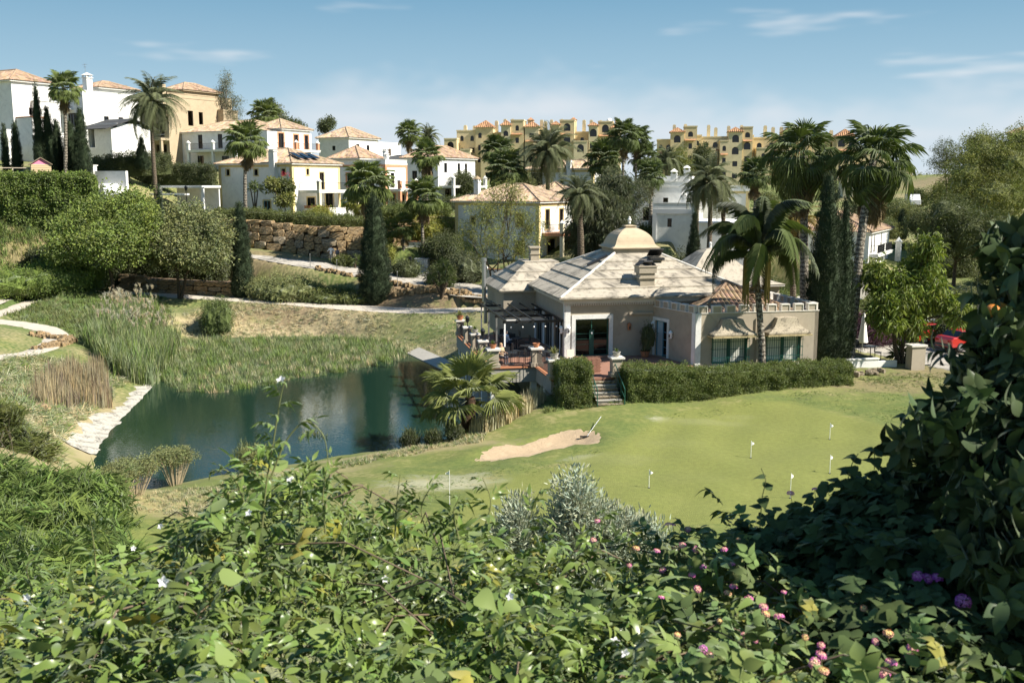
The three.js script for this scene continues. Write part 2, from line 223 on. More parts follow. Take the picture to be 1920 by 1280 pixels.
function ground(x, z) { const i = find(gx, x), j = find(gz, z), u = clamp((x - gx[i]) / (gx[i + 1] - gx[i])), v = clamp((z - gz[j]) / (gz[j + 1] - gz[j])), n = gx.length, k = j * n + i; return mix(mix(GH[k], GH[k + 1], u), mix(GH[k + n], GH[k + n + 1], u), v); }
const onG = (x, z, up = 0) => V(x, ground(x, z) + up, z);
// where the line of sight through a pixel first meets the land
function hit(px, py, up = 0) { const [x, y, z] = ray(px, py); let t = 30; for (; t < 400; t += .25) if (EYE + y * t < ground(x * t, z * t)) break; return onG(x * t, z * t, up); }

{ // ground colour: what grows or lies there
  const X0 = -60, Z0 = -135, S = 110, n = 1792, d = new Uint8Array(n * n * 4), enc = (c) => Math.pow(clamp(c), 1 / 2.2) * 255;
  const LAWN = [.100, .134, .024], LAWN2 = [.165, .176, .040], GREEN = [.172, .186, .038], DRY = [.30, .245, .125], STRAW = [.40, .32, .185], DIRT = [.235, .165, .095], MEADOW = [.095, .138, .028], CHALK = [.50, .46, .36], COVER = [.075, .115, .022];
  const blob = (px, py, h, rx, rz, c, k = 1) => { const v = onH(px, py, h); return [v.x, v.z, rx, rz, c, k]; };
  const blobs = [blob(180, 790, .3, 7, 6, STRAW, .9), blob(60, 740, 1, 7, 5, DRY, .8), blob(30, 850, 1.5, 7, 7, DRY, .7), blob(120, 620, 1.4, 12, 5, MEADOW, .7), blob(150, 575, 2, 14, 5, MEADOW, .9), blob(60, 700, 1.3, 6, 3, LAWN2, .7), blob(470, 605, .8, 9, 2.6, STRAW, 1), blob(620, 600, .9, 10, 4, STRAW, .85), blob(560, 582, 1.4, 14, 2, MEADOW, .35), blob(800, 600, 1.2, 6, 5, MEADOW, .5), blob(640, 572, 2, 14, 2.4, DIRT, .8), blob(820, 650, .4, 3, 4, DRY, .8), blob(1318, 792, 1.1, 2.6, .65, CHALK, .95), blob(1390, 780, 1.2, 1.2, .5, CHALK, .6), blob(1160, 862, .8, 2.2, 1.0, CHALK, .5), blob(1260, 835, .9, 1.6, .8, CHALK, .35), blob(830, 905, .5, 2.8, 1.6, CHALK, .45), blob(700, 930, .4, 3, 1.5, DRY, .4), blob(300, 940, .2, 3, 2, DRY, .6), blob(560, 880, 0, 4, 1, DRY, .7), blob(760, 855, 0, 6, .9, DRY, .8), blob(930, 800, .3, 2.6, 1.5, DIRT, .75), blob(1640, 720, 1.6, 5, 2.2, DIRT, .5), blob(1740, 700, 1.6, 3, 2.5, DIRT, .6), blob(40, 480, 7, 12, 8, COVER, 1),
    [-9, -101.5, 9, 2.8, DIRT, 1], [-2, -99.5, 6, 2.6, DIRT, .9], [-30, -110, 14, 4, DIRT, .7], [-45, -106, 14, 5, DIRT, .6], [12, -85, 12, 6, DIRT, .8], [10, -72, 16, 12, DIRT, .7]];
  const LUT = new Uint8Array(1025); for (let i = 0; i <= 1024; i++) LUT[i] = enc(i / 1024);
  const nb = blobs.length, BB = new Float64Array(nb * 8); blobs.forEach(([x, z, rx, rz, c, k], i) => BB.set([x, z, 1 / rx, 1 / rz, c[0], c[1], c[2], k], i * 8));
  (function paint() {
    let r = 0, g = 0, b_ = 0; const toward = (cr, cg, cb, t) => { r += (cr - r) * t; g += (cg - g) * t; b_ += (cb - b_) * t; };
    for (let j = 0; j < n; j++) for (let i = 0; i < n; i++) {
      const x = X0 + (i + .5) / n * S, z = Z0 + (j + .5) / n * S, D = -z;
      const a = N2(x * .10, z * .16), b = N2(x * .5, z * .8 + 9), c = N2(x * 2.3, z * 2.6), e = N2(x * 7, z * 7), wob = .5 * b + .35 * c + .2 * e;
      if (D < 68 && x > -20 + (D - 40) * .2) { r = LAWN[0]; g = LAWN[1]; b_ = LAWN[2]; toward(LAWN2[0], LAWN2[1], LAWN2[2], clamp(.45 + .35 * a + .38 * b + .25 * c + .1 * e, 0, 1)); toward(DRY[0], DRY[1], DRY[2], .42 * sm(.25, .9, a * .6 + b * .5 + c * .3)); }
      else { r = MEADOW[0]; g = MEADOW[1]; b_ = MEADOW[2]; toward(LAWN2[0], LAWN2[1], LAWN2[2], clamp(.4 + .4 * b + .3 * c, 0, 1)); toward(DRY[0], DRY[1], DRY[2], clamp(.28 + .5 * a + .35 * c, 0, 1)); }
      for (let m = 0; m < nb * 8; m += 8) { const dx = (x - BB[m]) * BB[m + 2]; if (dx > 1.62 || dx < -1.62) continue; const dz = (z - BB[m + 1]) * BB[m + 3], q = dx * dx + dz * dz; if (q < 2.6) toward(BB[m + 4], BB[m + 5], BB[m + 6], BB[m + 7] * sm(1.25, .45, Math.sqrt(q) + wob * .55)); }
      if (D > 38 && D < 62 && x > -10 && x < 30) { const q = sd(x, z, greenPoly) + .15 * b + .1 * c; if (q < .8) { const t = clamp(clamp(.5 + .5 * Math.sin(x * 2.0 + z * .7), 0, 1) * .42 + .28 * a, 0, 1); toward(mix(GREEN[0], .140, t), mix(GREEN[1], .160, t), mix(GREEN[2], .030, t), .93 * sm(.8, -.2, q)); } }
      const o = (j * n + i) * 4, v = (1 + .10 * e + .12 * c * (D > 60 ? 1.6 : .7)) * 1024;
      d[o] = LUT[Math.min(1024, Math.max(0, r * v | 0))]; d[o + 1] = LUT[Math.min(1024, Math.max(0, g * v | 0))]; d[o + 2] = LUT[Math.min(1024, Math.max(0, b_ * v | 0))]; d[o + 3] = 255;
    }
  })();
  const t = new THREE.DataTexture(d, n, n, THREE.RGBAFormat); t.colorSpace = THREE.SRGBColorSpace; t.wrapS = t.wrapT = THREE.MirroredRepeatWrapping; t.magFilter = THREE.LinearFilter; t.minFilter = THREE.LinearMipmapLinearFilter; t.needsUpdate = true;
  const pos = new Float32Array(gx.length * gz.length * 3), uv = new Float32Array(gx.length * gz.length * 2), idx = [], nx = gx.length;
  gz.forEach((z, j) => gx.forEach((x, i) => { const k = j * nx + i; pos.set([x, GH[k], z], k * 3); uv.set([(x - X0) / S, (z - Z0) / S], k * 2); }));
  for (let j = 0; j < gz.length - 1; j++) for (let i = 0; i < nx - 1; i++) { const k = j * nx + i; idx.push(k, k + nx, k + 1, k + 1, k + nx, k + nx + 1); }
  const g = new THREE.BufferGeometry(); g.setAttribute('position', new THREE.BufferAttribute(pos, 3)); g.setAttribute('uv', new THREE.BufferAttribute(uv, 2)); g.setIndex(idx); g.computeVertexNormals();
  setting('ground', g, std([1, 1, 1], 1, { map: t, bumpMap: rep(T.fine, 80), bumpScale: .012 }), 'grassy valley ground with lawn, dry banks and bare earth', 'ground');
}
function layRibbon(name, r, mat, label, category, up = 0, hw = r.hw, off = 0) {
  const s = r.s, pos = [], uv = [], idx = []; let L = 0; const K = 4;
  for (let i = 0; i < s.length; i++) {
    const a = s[Math.max(0, i - 1)], b = s[Math.min(s.length - 1, i + 1)], tx = b.x - a.x, tz = b.z - a.z, l = Math.hypot(tx, tz); if (i) L += s[i].distanceTo(s[i - 1]);
    for (let k = 0; k <= K; k++) { const q = (k / K * 2 - 1) * (hw + (k === 0 || k === K ? .12 * N2(L * .6, k) : 0)) + off; pos.push(s[i].x - tz / l * q, s[i].y + up + (k === 0 || k === K ? -.06 : .012), s[i].z + tx / l * q); uv.push(q, L); }
  }
  for (let i = 0; i < s.length - 1; i++) for (let k = 0; k < K; k++) { const p = i * (K + 1) + k; idx.push(p, p + 1, p + K + 1, p + 1, p + K + 2, p + K + 1); }
  const g = new THREE.BufferGeometry(); g.setAttribute('position', new THREE.Float32BufferAttribute(pos, 3)); g.setAttribute('uv', new THREE.Float32BufferAttribute(uv, 2)); g.setIndex(idx); g.computeVertexNormals();
  return setting(name, g, mat, label, category);
}
const asphalt = std([.40, .38, .35], .95, { map: rep(T.blotch, .09), bumpMap: rep(T.fine, .8), bumpScale: .015 }), pathMat = std([.56, .50, .42], .95, { map: rep(T.wear, .2), bumpMap: rep(T.fine, .8), bumpScale: .015 });
layRibbon('street', streetR, asphalt, 'pale grey street climbing past the boulder retaining wall', 'street', .02);
layRibbon('footpath', lowerPath, pathMat, 'pale concrete footpath running along the far bank of the pond', 'path', .015);
layRibbon('footpath', loopPath, pathMat, 'pale path curving round the small rock bed', 'path', .015);
layRibbon('footpath', branchPath, pathMat, 'short pale path joining the bank path on the meadow', 'path', .019);
layRibbon('road', eastRoad, asphalt, 'pale asphalt road beside the car park', 'road', .02);
layRibbon('parking_pavement', carPark, asphalt, 'sunlit asphalt car park with red cars', 'car park', .024);
{ // bunker sand follows the hollow
  const pos = [], idx = [], uv = [], n = bunkerPoly.length * 4, K = 9, c = bunkerPoly.reduce((a, p) => [a[0] + p[0] / bunkerPoly.length, a[1] + p[1] / bunkerPoly.length], [0, 0]);
  const curve = new THREE.CatmullRomCurve3(bunkerPoly.map(([x, z]) => V(x, 0, z)), true), rim = curve.getSpacedPoints(n);
  for (let k = 0; k <= K; k++) for (let i = 0; i <= n; i++) { const t = k / K, p = rim[i % n], w = 1 + .03 * N2(i * .8, 3), x = mix(c[0], p.x, t * w), z = mix(c[1], p.z, t * w); pos.push(x, ground(x, z) + .045 - (k === K ? .06 : 0) + .015 * N2(x * 3, z * 3), z); uv.push(x, z); }
  for (let k = 0; k < K; k++) for (let i = 0; i < n; i++) { const a = k * (n + 1) + i, b = a + n + 1; idx.push(a, a + 1, b, a + 1, b + 1, b); }
  const g = new THREE.BufferGeometry(); g.setAttribute('position', new THREE.Float32BufferAttribute(pos, 3)); g.setAttribute('uv', new THREE.Float32BufferAttribute(uv, 2)); g.setIndex(idx); g.computeVertexNormals();
  setting('sand_bunker', g, std([.70, .53, .35], 1, { map: rep(T.wear, .5), bumpMap: rep(T.fine, 1.2), bumpScale: .05 }), 'pale sand bunker in the lawn by the pond', 'bunker');
}
{ // pond: murky green water that mirrors the sky and the banks
  const sh = new THREE.Shape(lakePoly.map(([x, z]) => { const c = [-11, -75], l = Math.hypot(x - c[0], z - c[1]); return new THREE.Vector2(x + (x - c[0]) / l * 2.2, -(z + (z - c[1]) / l * 2.2)); }));
  const g = new THREE.ShapeGeometry(sh).rotateX(-Math.PI / 2).translate(0, WL, 0); cubeUV(g);
  const rip = tex(1024, (u, v) => .5 + .42 * tf(u, v, 16, 3, 5) + .2 * tn(u, v, 60, 9), false);
  setting('water', g, new THREE.MeshPhysicalMaterial({ color: new THREE.Color().setRGB(.009, .027, .018), roughness: .03, ior: 1.4, specularIntensity: 1, bumpMap: rep(rip, .11, .22), bumpScale: .0028 }), 'murky green pond water mirroring sky and cypress', 'water');
}
{ // pale liner apron along the west shore and the concrete ramp by the terrace
  const pts = P2([[150, 852], [178, 842], [205, 808], [232, 778], [262, 748], [285, 722], [300, 703], [310, 688]], WL), cv = new THREE.CatmullRomCurve3(pts.map(([x, z]) => V(x, 0, z))), s = cv.getSpacedPoints(60), pos = [], idx = [], uv = [];
  s.forEach((p, i) => { const q = cv.getTangentAt(i / 60), w = (i < 22 ? 1.7 : 1.05) + .5 * N2(i * .25, 2) + .25 * N2(i * .9, 5); for (let k = 0; k <= 4; k++) { const o = mix(-.7, w, k / 4), x = p.x - (-q.z) * -o * -1, z = p.z + q.x * -o; const X = p.x + q.z * o, Z = p.z - q.x * o; pos.push(X, Math.max(ground(X, Z), WL - .12) + .05 + .02 * N2(X * 2, Z * 2) - (k === 4 ? .08 : 0), Z); uv.push(X, Z); } });
  for (let i = 0; i < s.length - 1; i++) for (let k = 0; k < 4; k++) { const a = i * 5 + k; idx.push(a, a + 1, a + 5, a + 1, a + 6, a + 5); }
  const g = new THREE.BufferGeometry(); g.setAttribute('position', new THREE.Float32BufferAttribute(pos, 3)); g.setAttribute('uv', new THREE.Float32BufferAttribute(uv, 2)); g.setIndex(idx); g.computeVertexNormals();
  setting('pond_liner', g, std([.54, .52, .47], .9, { map: rep(T.blotch, .4), bumpMap: rep(T.fine, .8), bumpScale: .03 }), 'pale dried liner strip along the pond shore', 'shore');
  const a = P2([[762, 660], [786, 656], [890, 703], [872, 712]], WL + .1), q = (p, y) => V(p[0], y, p[1]);
  const c = [q(a[0], WL + .05), q(a[1], WL + .35), q(a[2], WL + .35), q(a[3], WL + .05)];
  const v = []; const quad = (p, r, t, u) => v.push(...p.toArray(), ...r.toArray(), ...t.toArray(), ...p.toArray(), ...t.toArray(), ...u.toArray()); const dn = (p) => p.clone().add(V(0, -.3, 0));
  quad(c[0], c[3], c[2], c[1]); quad(dn(c[0]), dn(c[3]), c[3], c[0]); quad(c[3], dn(c[3]), dn(c[2]), c[2]); quad(c[0], c[1], dn(c[1]), dn(c[0]));
  setting('boat_ramp', cubeUV(tris(v)), MAT.concrete, 'sloping concrete slab running into the pond under the terrace', 'ramp');
}
// ---------------------------------------------------------------- builder's kit for walls, windows, roofs, rails
// wall from a to b as seen from outside (a at the observer's left hand), holes [u0, u1, v0, v1, arched]
function panel(ax, az, bx_, bz, y0, h, holes = [], t = .25) {
  const d = V(bx_ - ax, 0, bz - az), L = d.length(); d.normalize(); const n = V(0, 0, 0).crossVectors(d, V(0, 1, 0));
  const s = new THREE.Shape([new THREE.Vector2(0, 0), new THREE.Vector2(L, 0), new THREE.Vector2(L, h), new THREE.Vector2(0, h)]);
  for (const [u0, u1, v0, v1, arch] of holes) {
    const p = new THREE.Path(), b = Math.max(v0, .002); p.moveTo(u0, b); p.lineTo(u0, arch ? v1 - (u1 - u0) / 2 : v1);
    if (arch) p.absarc((u0 + u1) / 2, v1 - (u1 - u0) / 2, (u1 - u0) / 2, Math.PI, 0, true); else p.lineTo(u1, v1);
    p.lineTo(u1, b); p.closePath(); s.holes.push(p);
  }
  const g = new THREE.ExtrudeGeometry(s, { depth: t, bevelEnabled: false, curveSegments: 6 }).translate(0, 0, -t);
  return g.applyMatrix4(new THREE.Matrix4().makeBasis(d, V(0, 1, 0), n).setPosition(ax, y0, az));
}
const frameAt = (ax, az, bx_, bz, y0) => { const d = V(bx_ - ax, 0, bz - az).normalize(), n = V(0, 0, 0).crossVectors(d, V(0, 1, 0)); return new THREE.Matrix4().makeBasis(d, V(0, 1, 0), n).setPosition(ax, y0, az); };
// the window that fills a hole: frame bars set back in the wall, with its pane behind them
function fillHole(root, M, [u0, u1, v0, v1, arch], mat = MAT.brown, o = {}) {
  const z = o.z ?? -.14, f = o.f ?? .07, g = [], w = u1 - u0, nx = o.nx ?? (w > .9 ? 2 : 1), ny = o.ny ?? 1;
  g.push(bx(u0, u0 + f, v0, v1, z, z + .06), bx(u1 - f, u1, v0, v1, z, z + .06), bx(u0 + f, u1 - f, v1 - f, v1, z, z + .06), bx(u0 + f, u1 - f, v0, v0 + f, z, z + .06));
  for (let i = 1; i < nx; i++) g.push(bx(u0 + w * i / nx - f * .5, u0 + w * i / nx + f * .5, v0 + f, v1 - f, z + .002, z + .058));
  for (let i = 1; i < ny; i++) { const y = v0 + (v1 - v0) * i / ny; g.push(bx(u0 + f, u1 - f, y - .02, y + .02, z + .01, z + .05)); }
  const win = part(o.name ?? 'window', g.map((q) => q.applyMatrix4(M)), mat, root);
  part('pane', [bx(u0 + .01, u1 - .01, v0 + .01, arch ? v1 - w * .12 : v1 - .01, z - .03, z - .01).applyMatrix4(M)], o.pane ?? MAT.pane, win);
  if (o.surround) { const s = o.sw ?? .14, G = [bx(u0 - s, u0, v0, v1 + s, .002, .05), bx(u1, u1 + s, v0, v1 + s, .002, .05), bx(u0, u1, v1, v1 + s, .002, .05)]; if (v0 > .3) G.push(bx(u0 - s - .04, u1 + s + .04, v0 - .1, v0, .002, .1)); part('surround', G.map((q) => q.applyMatrix4(M)), o.surround, win); }
  return win;
}
// closed box of walls, near corner at the origin, x in [-w, 0], z in [-d, 0]; holes.f on z = 0 from the far-x end, holes.r on x = 0 from the near corner
function wallBox(root, w, d, h, holes, mat, o = {}) {
  const t = .25, y0 = o.y0 ?? 0, x0 = o.x0 ?? 0, z0 = o.z0 ?? 0;
  const sides = { f: [x0 - w, z0, x0, z0], r: [x0, z0 - t, x0, z0 - d + t], b: [x0, z0 - d, x0 - w, z0 - d], l: [x0 - w, z0 - d + t, x0 - w, z0 - t] };
  const G = [], back = { r: -t, l: -t };
  for (const k of Object.keys(sides)) { const hs = (holes[k] ?? []).map((q) => [q[0] + (back[k] ?? 0), q[1] + (back[k] ?? 0), q[2], q[3], q[4]]); const s = sides[k]; G.push(panel(...s, y0, h, hs, t)); const M = frameAt(...s, y0); hs.forEach((q, i) => { const spec = (holes[k][i][5]) ?? {}; if (!spec.open) fillHole(root, M, q, spec.mat ?? o.frame ?? MAT.brown, { surround: o.surround, ...spec }); }); }
  return part('wall', G, mat, root);
}
// hip roof of barrel tiles: rows of half round channels running up each slope
function hipRoof(root, w, d, rise, mat, o = {}) {
  const ov = o.over ?? .45, y = o.y ?? 0, cx = o.cx ?? 0, cz = o.cz ?? 0, W = w / 2 + ov, Dp = d / 2 + ov, pit = o.pitch ?? .26, amp = pit * .32;
  const ridge = Math.max(0, Math.abs(W - Dp)) * (o.ridgeK ?? 1), alongX = W >= Dp, pos = [], uv = [];
  const faces = []; // each: eave start, eave direction, inward direction, length, depth to ridge
  const rx = alongX ? ridge : 0, rz = alongX ? 0 : ridge;
  faces.push([V(-W, 0, Dp), V(1, 0, 0), V(0, 0, -1), 2 * W, Dp - rz, W - rx], [V(W, 0, Dp), V(0, 0, -1), V(-1, 0, 0), 2 * Dp, W - rx, Dp - rz], [V(W, 0, -Dp), V(-1, 0, 0), V(0, 0, 1), 2 * W, Dp - rz, W - rx], [V(-W, 0, -Dp), V(0, 0, 1), V(1, 0, 0), 2 * Dp, W - rx, Dp - rz]);
  for (const [s, e, inn, L, depth, hipRun] of faces) {
    const n = Math.round(L / pit), up = inn.clone().multiplyScalar(depth).add(V(0, rise, 0)), nor = V(0, 0, 0).crossVectors(e, up).normalize(), slope = up.length(), B = 4;
    for (let i = 0; i < n; i++) for (let b = 0; b < B; b++) {
      const q = (k) => { const sx = (i + k / B) / n * L, tm = clamp(Math.min(sx, L - sx) / hipRun), a = amp * Math.sin(Math.PI * k / B); const p0 = s.clone().addScaledVector(e, sx).addScaledVector(nor, a), p1 = s.clone().addScaledVector(e, sx).addScaledVector(up, tm).addScaledVector(nor, a * (tm > .02 ? 1 : 0)); return [p0, p1, sx, tm * slope]; };
      const [a0, a1, ua, ta] = q(b), [b0, b1, ub, tb] = q(b + 1);
      pos.push(...a0.toArray(), ...b0.toArray(), ...b1.toArray(), ...a0.toArray(), ...b1.toArray(), ...a1.toArray()); uv.push(ua, 0, ub, 0, ub, tb, ua, 0, ub, tb, ua, ta);
    }
  }
  const g = tris(pos, uv).translate(cx, y, cz);
  const roof = part(o.name ?? 'roof', g, mat, root);
  const ends = alongX ? [V(-ridge, rise, 0), V(ridge, rise, 0)] : [V(0, rise, -ridge), V(0, rise, ridge)], cap = [];
  for (const [sx, sz] of [[-1, -1], [1, -1], [1, 1], [-1, 1]]) { const e = alongX ? ends[sx < 0 ? 0 : 1] : ends[sz < 0 ? 0 : 1]; cap.push(rod(V(sx * W, .03, sz * Dp), e.clone().add(V(0, .03, 0)), .12, 6)); }
  if (ridge > .05) cap.push(rod(ends[0].clone().add(V(0, .04, 0)), ends[1].clone().add(V(0, .04, 0)), .13, 6));
  part('ridge_cap', cap.map((q) => q.translate(cx, y, cz)), mat, roof);
  part('eave', [bx(-W + .12, W - .12, -.16, -.005, -Dp + .12, Dp - .12).translate(cx, y, cz)], o.eave ?? MAT.whiteTrim, roof);
  return roof;
}
function railing(root, a, b, h, mat = MAT.iron, step = .14) {
  const d = b.clone().sub(a), L = d.length(), n = Math.max(2, Math.round(L / step)), g = [bar(a.clone().add(V(0, h, 0)), b.clone().add(V(0, h, 0)), .05, .04), bar(a.clone().add(V(0, .1, 0)), b.clone().add(V(0, .1, 0)), .03, .03)];
  for (let i = 0; i <= n; i++) { const p = a.clone().addScaledVector(d, i / n); g.push(bx(p.x - .01, p.x + .01, p.y + .1, p.y + h, p.z - .01, p.z + .01)); }
  return part('railing', g, mat, root);
}
function pillar(root, x, y, z, w, h, mat, capMat, o = {}) {
  const p = part('pillar', [bx(x - w / 2, x + w / 2, y, y + h, z - w / 2, z + w / 2), ...(o.base ? [bx(x - w * .64, x + w * .64, y, y + .22, z - w * .64, z + w * .64)] : [])], mat, root), c = w * .68;
  const g = [bx(x - c, x + c, y + h, y + h + .1, z - c, z + c)]; if (o.peak) g.push(new THREE.ConeGeometry(w * .78, o.peak, 4).rotateY(Math.PI / 4).translate(x, y + h + .1 + o.peak / 2, z));
  part('cap', g, capMat, p); return p;
}
function chimneyStack(root, x, y, z, w, h, mat = MAT.white, roofM = MAT.whiteTrim) {
  const c = part('chimney', [bx(x - w / 2, x + w / 2, y, y + h, z - w / 2, z + w / 2), bx(x - w * .62, x + w * .62, y + h, y + h + .1, z - w * .62, z + w * .62), ...[[-1, -1], [1, -1], [1, 1], [-1, 1]].map(([a, b]) => bx(x + a * w * .5 - .07 * (a + 1), x + a * w * .5 + .07 * (1 - a), y + h + .1, y + h + .38, z + b * w * .5 - .07 * (b + 1), z + b * w * .5 + .07 * (1 - b)))], mat, root);
  part('hood', [new THREE.ConeGeometry(w * .95, .38, 4).rotateY(Math.PI / 4).translate(x, y + h + .57, z)], roofM, c); return c;
}
const frust = (s0, s1, y0, y1, x, z, k = 1) => { const g = new THREE.CylinderGeometry(s1 * Math.SQRT2, s0 * Math.SQRT2, y1 - y0, 4, 1, true).rotateY(Math.PI / 4).toNonIndexed(); g.computeVertexNormals(); return g.scale(1, 1, k).translate(x, (y0 + y1) / 2, z); };
const flat = (g) => { const q = g.index ? g.toNonIndexed() : g; q.computeVertexNormals(); return q; };
const onClub = (name, label, cat, x, z, y = 0, ry = 0, group) => thing(name, label, cat, club(x, z, y), PHI + ry, group);

// ---------------------------------------------------------------- the clubhouse
{
  const C = thing('clubhouse', 'taupe clubhouse with stepped pyramid roof, bell dome and crenellated wing', 'clubhouse', ORG, PHI), S = 12.6, H = 3.75;
  // main hall
  const doorHole = [.68, 2.95, 0, 2.5], side = [[1.3, 3.0, 0, 2.35], [4.0, 5.7, 0, 2.35], [6.6, 8.3, 0, 2.35]];
  part('wall', [panel(0, 0, S, 0, -.5, H + .5, [[.68, 2.95, .5, 3.0]]), panel(S, -.25, S, -S + .25, -.5, H + .5), panel(S, -S, 0, -S, -.5, H + .5), panel(0, -S + .25, 0, -.25, 0, H, side.map(([a, b, c, d]) => [S - b - .25, S - a - .25, c, d]))], MAT.taupe, C);
  part('hall_floor', [bx(.26, S - .26, -.3, -.02, -S + .26, -.26)], MAT.concrete, C); part('ceiling', [bx(.3, S - .3, H - .12, H - .02, -S + .3, -.3)], MAT.taupe, C); part('inner_wall', [bx(.3, S - .3, 0, H - .13, -5, -4.8)], MAT.taupe, C);
  { // double glazed door with green leaves in a white surround
    const d = part('door', [bx(.68, .76, 0, 2.5, -.2, -.1), bx(2.87, 2.95, 0, 2.5, -.2, -.1), bx(.76, 2.87, 2.42, 2.5, -.2, -.1), bx(1.66, 1.96, .03, 1.75, -.17, -.07), bx(.76, 2.87, .02, .12, -.19, -.11), bx(1.78, 1.84, 1.75, 2.42, -.18, -.12), ...[.45, .8, 1.15, 1.5].flatMap((y) => [bx(.76, 1.66, y, y + .025, -.17, -.14), bx(1.96, 2.87, y, y + .025, -.17, -.14)])], MAT.green, C);
    part('glass', [bx(.77, 2.86, .03, 2.41, -.155, -.15)], new THREE.MeshPhysicalMaterial({ color: 0x0a0d0c, roughness: .04, side: THREE.DoubleSide }), d); part('handle', [bx(1.76, 1.86, 1.5, 1.62, -.07, -.03)], MAT.whitePaint, d);
    part('surround', [bx(.42, .68, -.02, 2.78, .002, .09), bx(2.95, 3.21, -.02, 2.78, .002, .09), bx(.68, 2.95, 2.5, 2.78, .002, .09)], MAT.whiteTrim, d); part('doorstep', [bx(.35, 3.3, -.04, .1, .09, .6)], MAT.brick, C);
  }
  for (const [a, b] of side) { const w = part('shutter', [bx(-.06, .002 - .01, 0, 2.35, -b - .5, -b - .02)], std([.62, .66, .68], .7), C); part('shutter', [bx(-.06, -.01, 0, 2.35, -a + .02, -a + .5)], w.material, C); part('glass_door', [bx(.1, .13, 0, 2.3, -b, -a)], MAT.pane, C); }
  part('corner_pilaster', [bx(-.03, .34, -.5, H, .002, .06), bx(-.06, -.002, -.5, H, -.34, .06)], MAT.whiteTrim, C);
  part('cornice', [bx(-.22, S + .22, H, H + .12, -S - .22, .22), bx(-.16, S + .16, H - .22, H - .002, -S - .16, -S - .002), bx(-.16, S + .16, H - .22, H - .002, .002, .16), bx(-.16, -.002, H - .22, H - .002, -S, 0)], MAT.taupeTrim, C);
  { const g = []; for (let x = -.1; x < 6.1; x += .16) g.push(bx(x, x + .08, H - .36, H - .222, .004, .13)); part('dentil_band', g, MAT.taupeTrim, C); }
  // stepped plaster roof
  const cx = S / 2, cz = -S / 2, e0 = S / 2 + .42, e1 = 1.56, n = 5, y0 = H + .12, y1 = 6.35;
  for (let i = 0; i < n; i++) { const a = mix(e0, e1, i / n), b = mix(e0, e1, (i + 1) / n), ya = mix(y0, y1, i / n), yb = mix(y0, y1, (i + 1) / n); part('roof_course', [frust(a + .10, b - .02, ya + .09, yb + .06, cx, cz), frust(a + .10, a + .10, ya - .02, ya + .09, cx, cz)], MAT.plaster, C); }
  { const g = []; for (const [sx, sz] of [[-1, 1], [1, 1], [-1, -1], [1, -1]]) g.push(rod(V(cx + sx * (e0 + .02), y0 + .1, cz + sz * (e0 + .02)), V(cx + sx * e1, y1 + .08, cz + sz * e1), .09, 5)); part('hip_ridge', g, MAT.taupeTrim, C); }
  // drum, bell dome, finial
  part('drum', [bx(cx - e1, cx + e1, y1 - .15, y1 + .34, cz - e1, cz + e1)], MAT.taupe, C);
  const prof = [[1.72, .34], [1.74, .42], [1.66, .47], [1.58, .52], [1.47, .64], [1.40, .80], [1.34, .98], [1.26, 1.16], [1.12, 1.36], [.94, 1.53], [.72, 1.68], [.50, 1.79], [.34, 1.85], [.30, 1.90], [.42, 1.94], [.42, 2.0], [.14, 2.05]].map(([r, y]) => new THREE.Vector2(r * Math.SQRT2, y));
  const dome = part('dome', [flat(new THREE.LatheGeometry(prof, 4).rotateY(Math.PI / 4)).scale(1, .94, 1).translate(cx, y1 + .02, cz)], MAT.domeMat, C);
  part('finial', [cyl(.1, .08, .2, cx, y1 + 2.03, cz, 10), new THREE.SphereGeometry(.14, 12, 8).translate(cx, y1 + 2.3, cz), new THREE.SphereGeometry(.08, 10, 6).translate(cx, y1 + 2.47, cz)], MAT.whiteTrim, dome);
  // skylights
  const slopeY = (inn) => mix(y0, y1, clamp(inn / (e0 - e1))) + .09;
  { const z = .42 - 4.15, s = part('skylight', [bx(6.9, 7.9, slopeY(4.2), slopeY(4.2) + .16, z - .45, z + .45)], MAT.dark, C); s.geometry.translate(0, 0, 0); part('pane', [bx(6.98, 7.82, slopeY(4.2) + .162, slopeY(4.2) + .175, z - .38, z + .38)], MAT.pane, s); part('flap', [new THREE.BoxGeometry(1, .04, .9).rotateX(-.6).translate(7.4, slopeY(4.2) + .5, z - .1)], MAT.iron, s); }
  { const inn = 3.9, x = -.42 + inn; const s = part('skylight', [new THREE.BoxGeometry(1.5, .14, .45).rotateZ(Math.atan2(y1 - y0, e0 - e1)).translate(x, slopeY(inn) + .12, -4.7)], MAT.dark, C); }
  // chimney with dark wind baffles
  { const c = part('chimney', [bx(5.25, 6.25, 4.0, 5.35, -1.5, -.6), bx(5.15, 6.35, 5.0, 5.1, -1.6, -.5), bx(5.15, 6.35, 5.35, 5.75, -1.58, -.52), bx(5.1, 6.4, 5.75, 5.84, -1.62, -.48)], MAT.taupe, C);
    for (const [x, z, rz, rx] of [[5.35, -1.05, .7, 0], [6.15, -1.05, -.7, 0], [5.75, -1.45, 0, .6], [5.75, -.65, 0, -.6]]) part('baffle', [new THREE.BoxGeometry(rz ? .5 : .6, .05, rz ? .8 : .45).rotateZ(rz).rotateX(rx).translate(x, 6.02, z)], MAT.dark, c); }
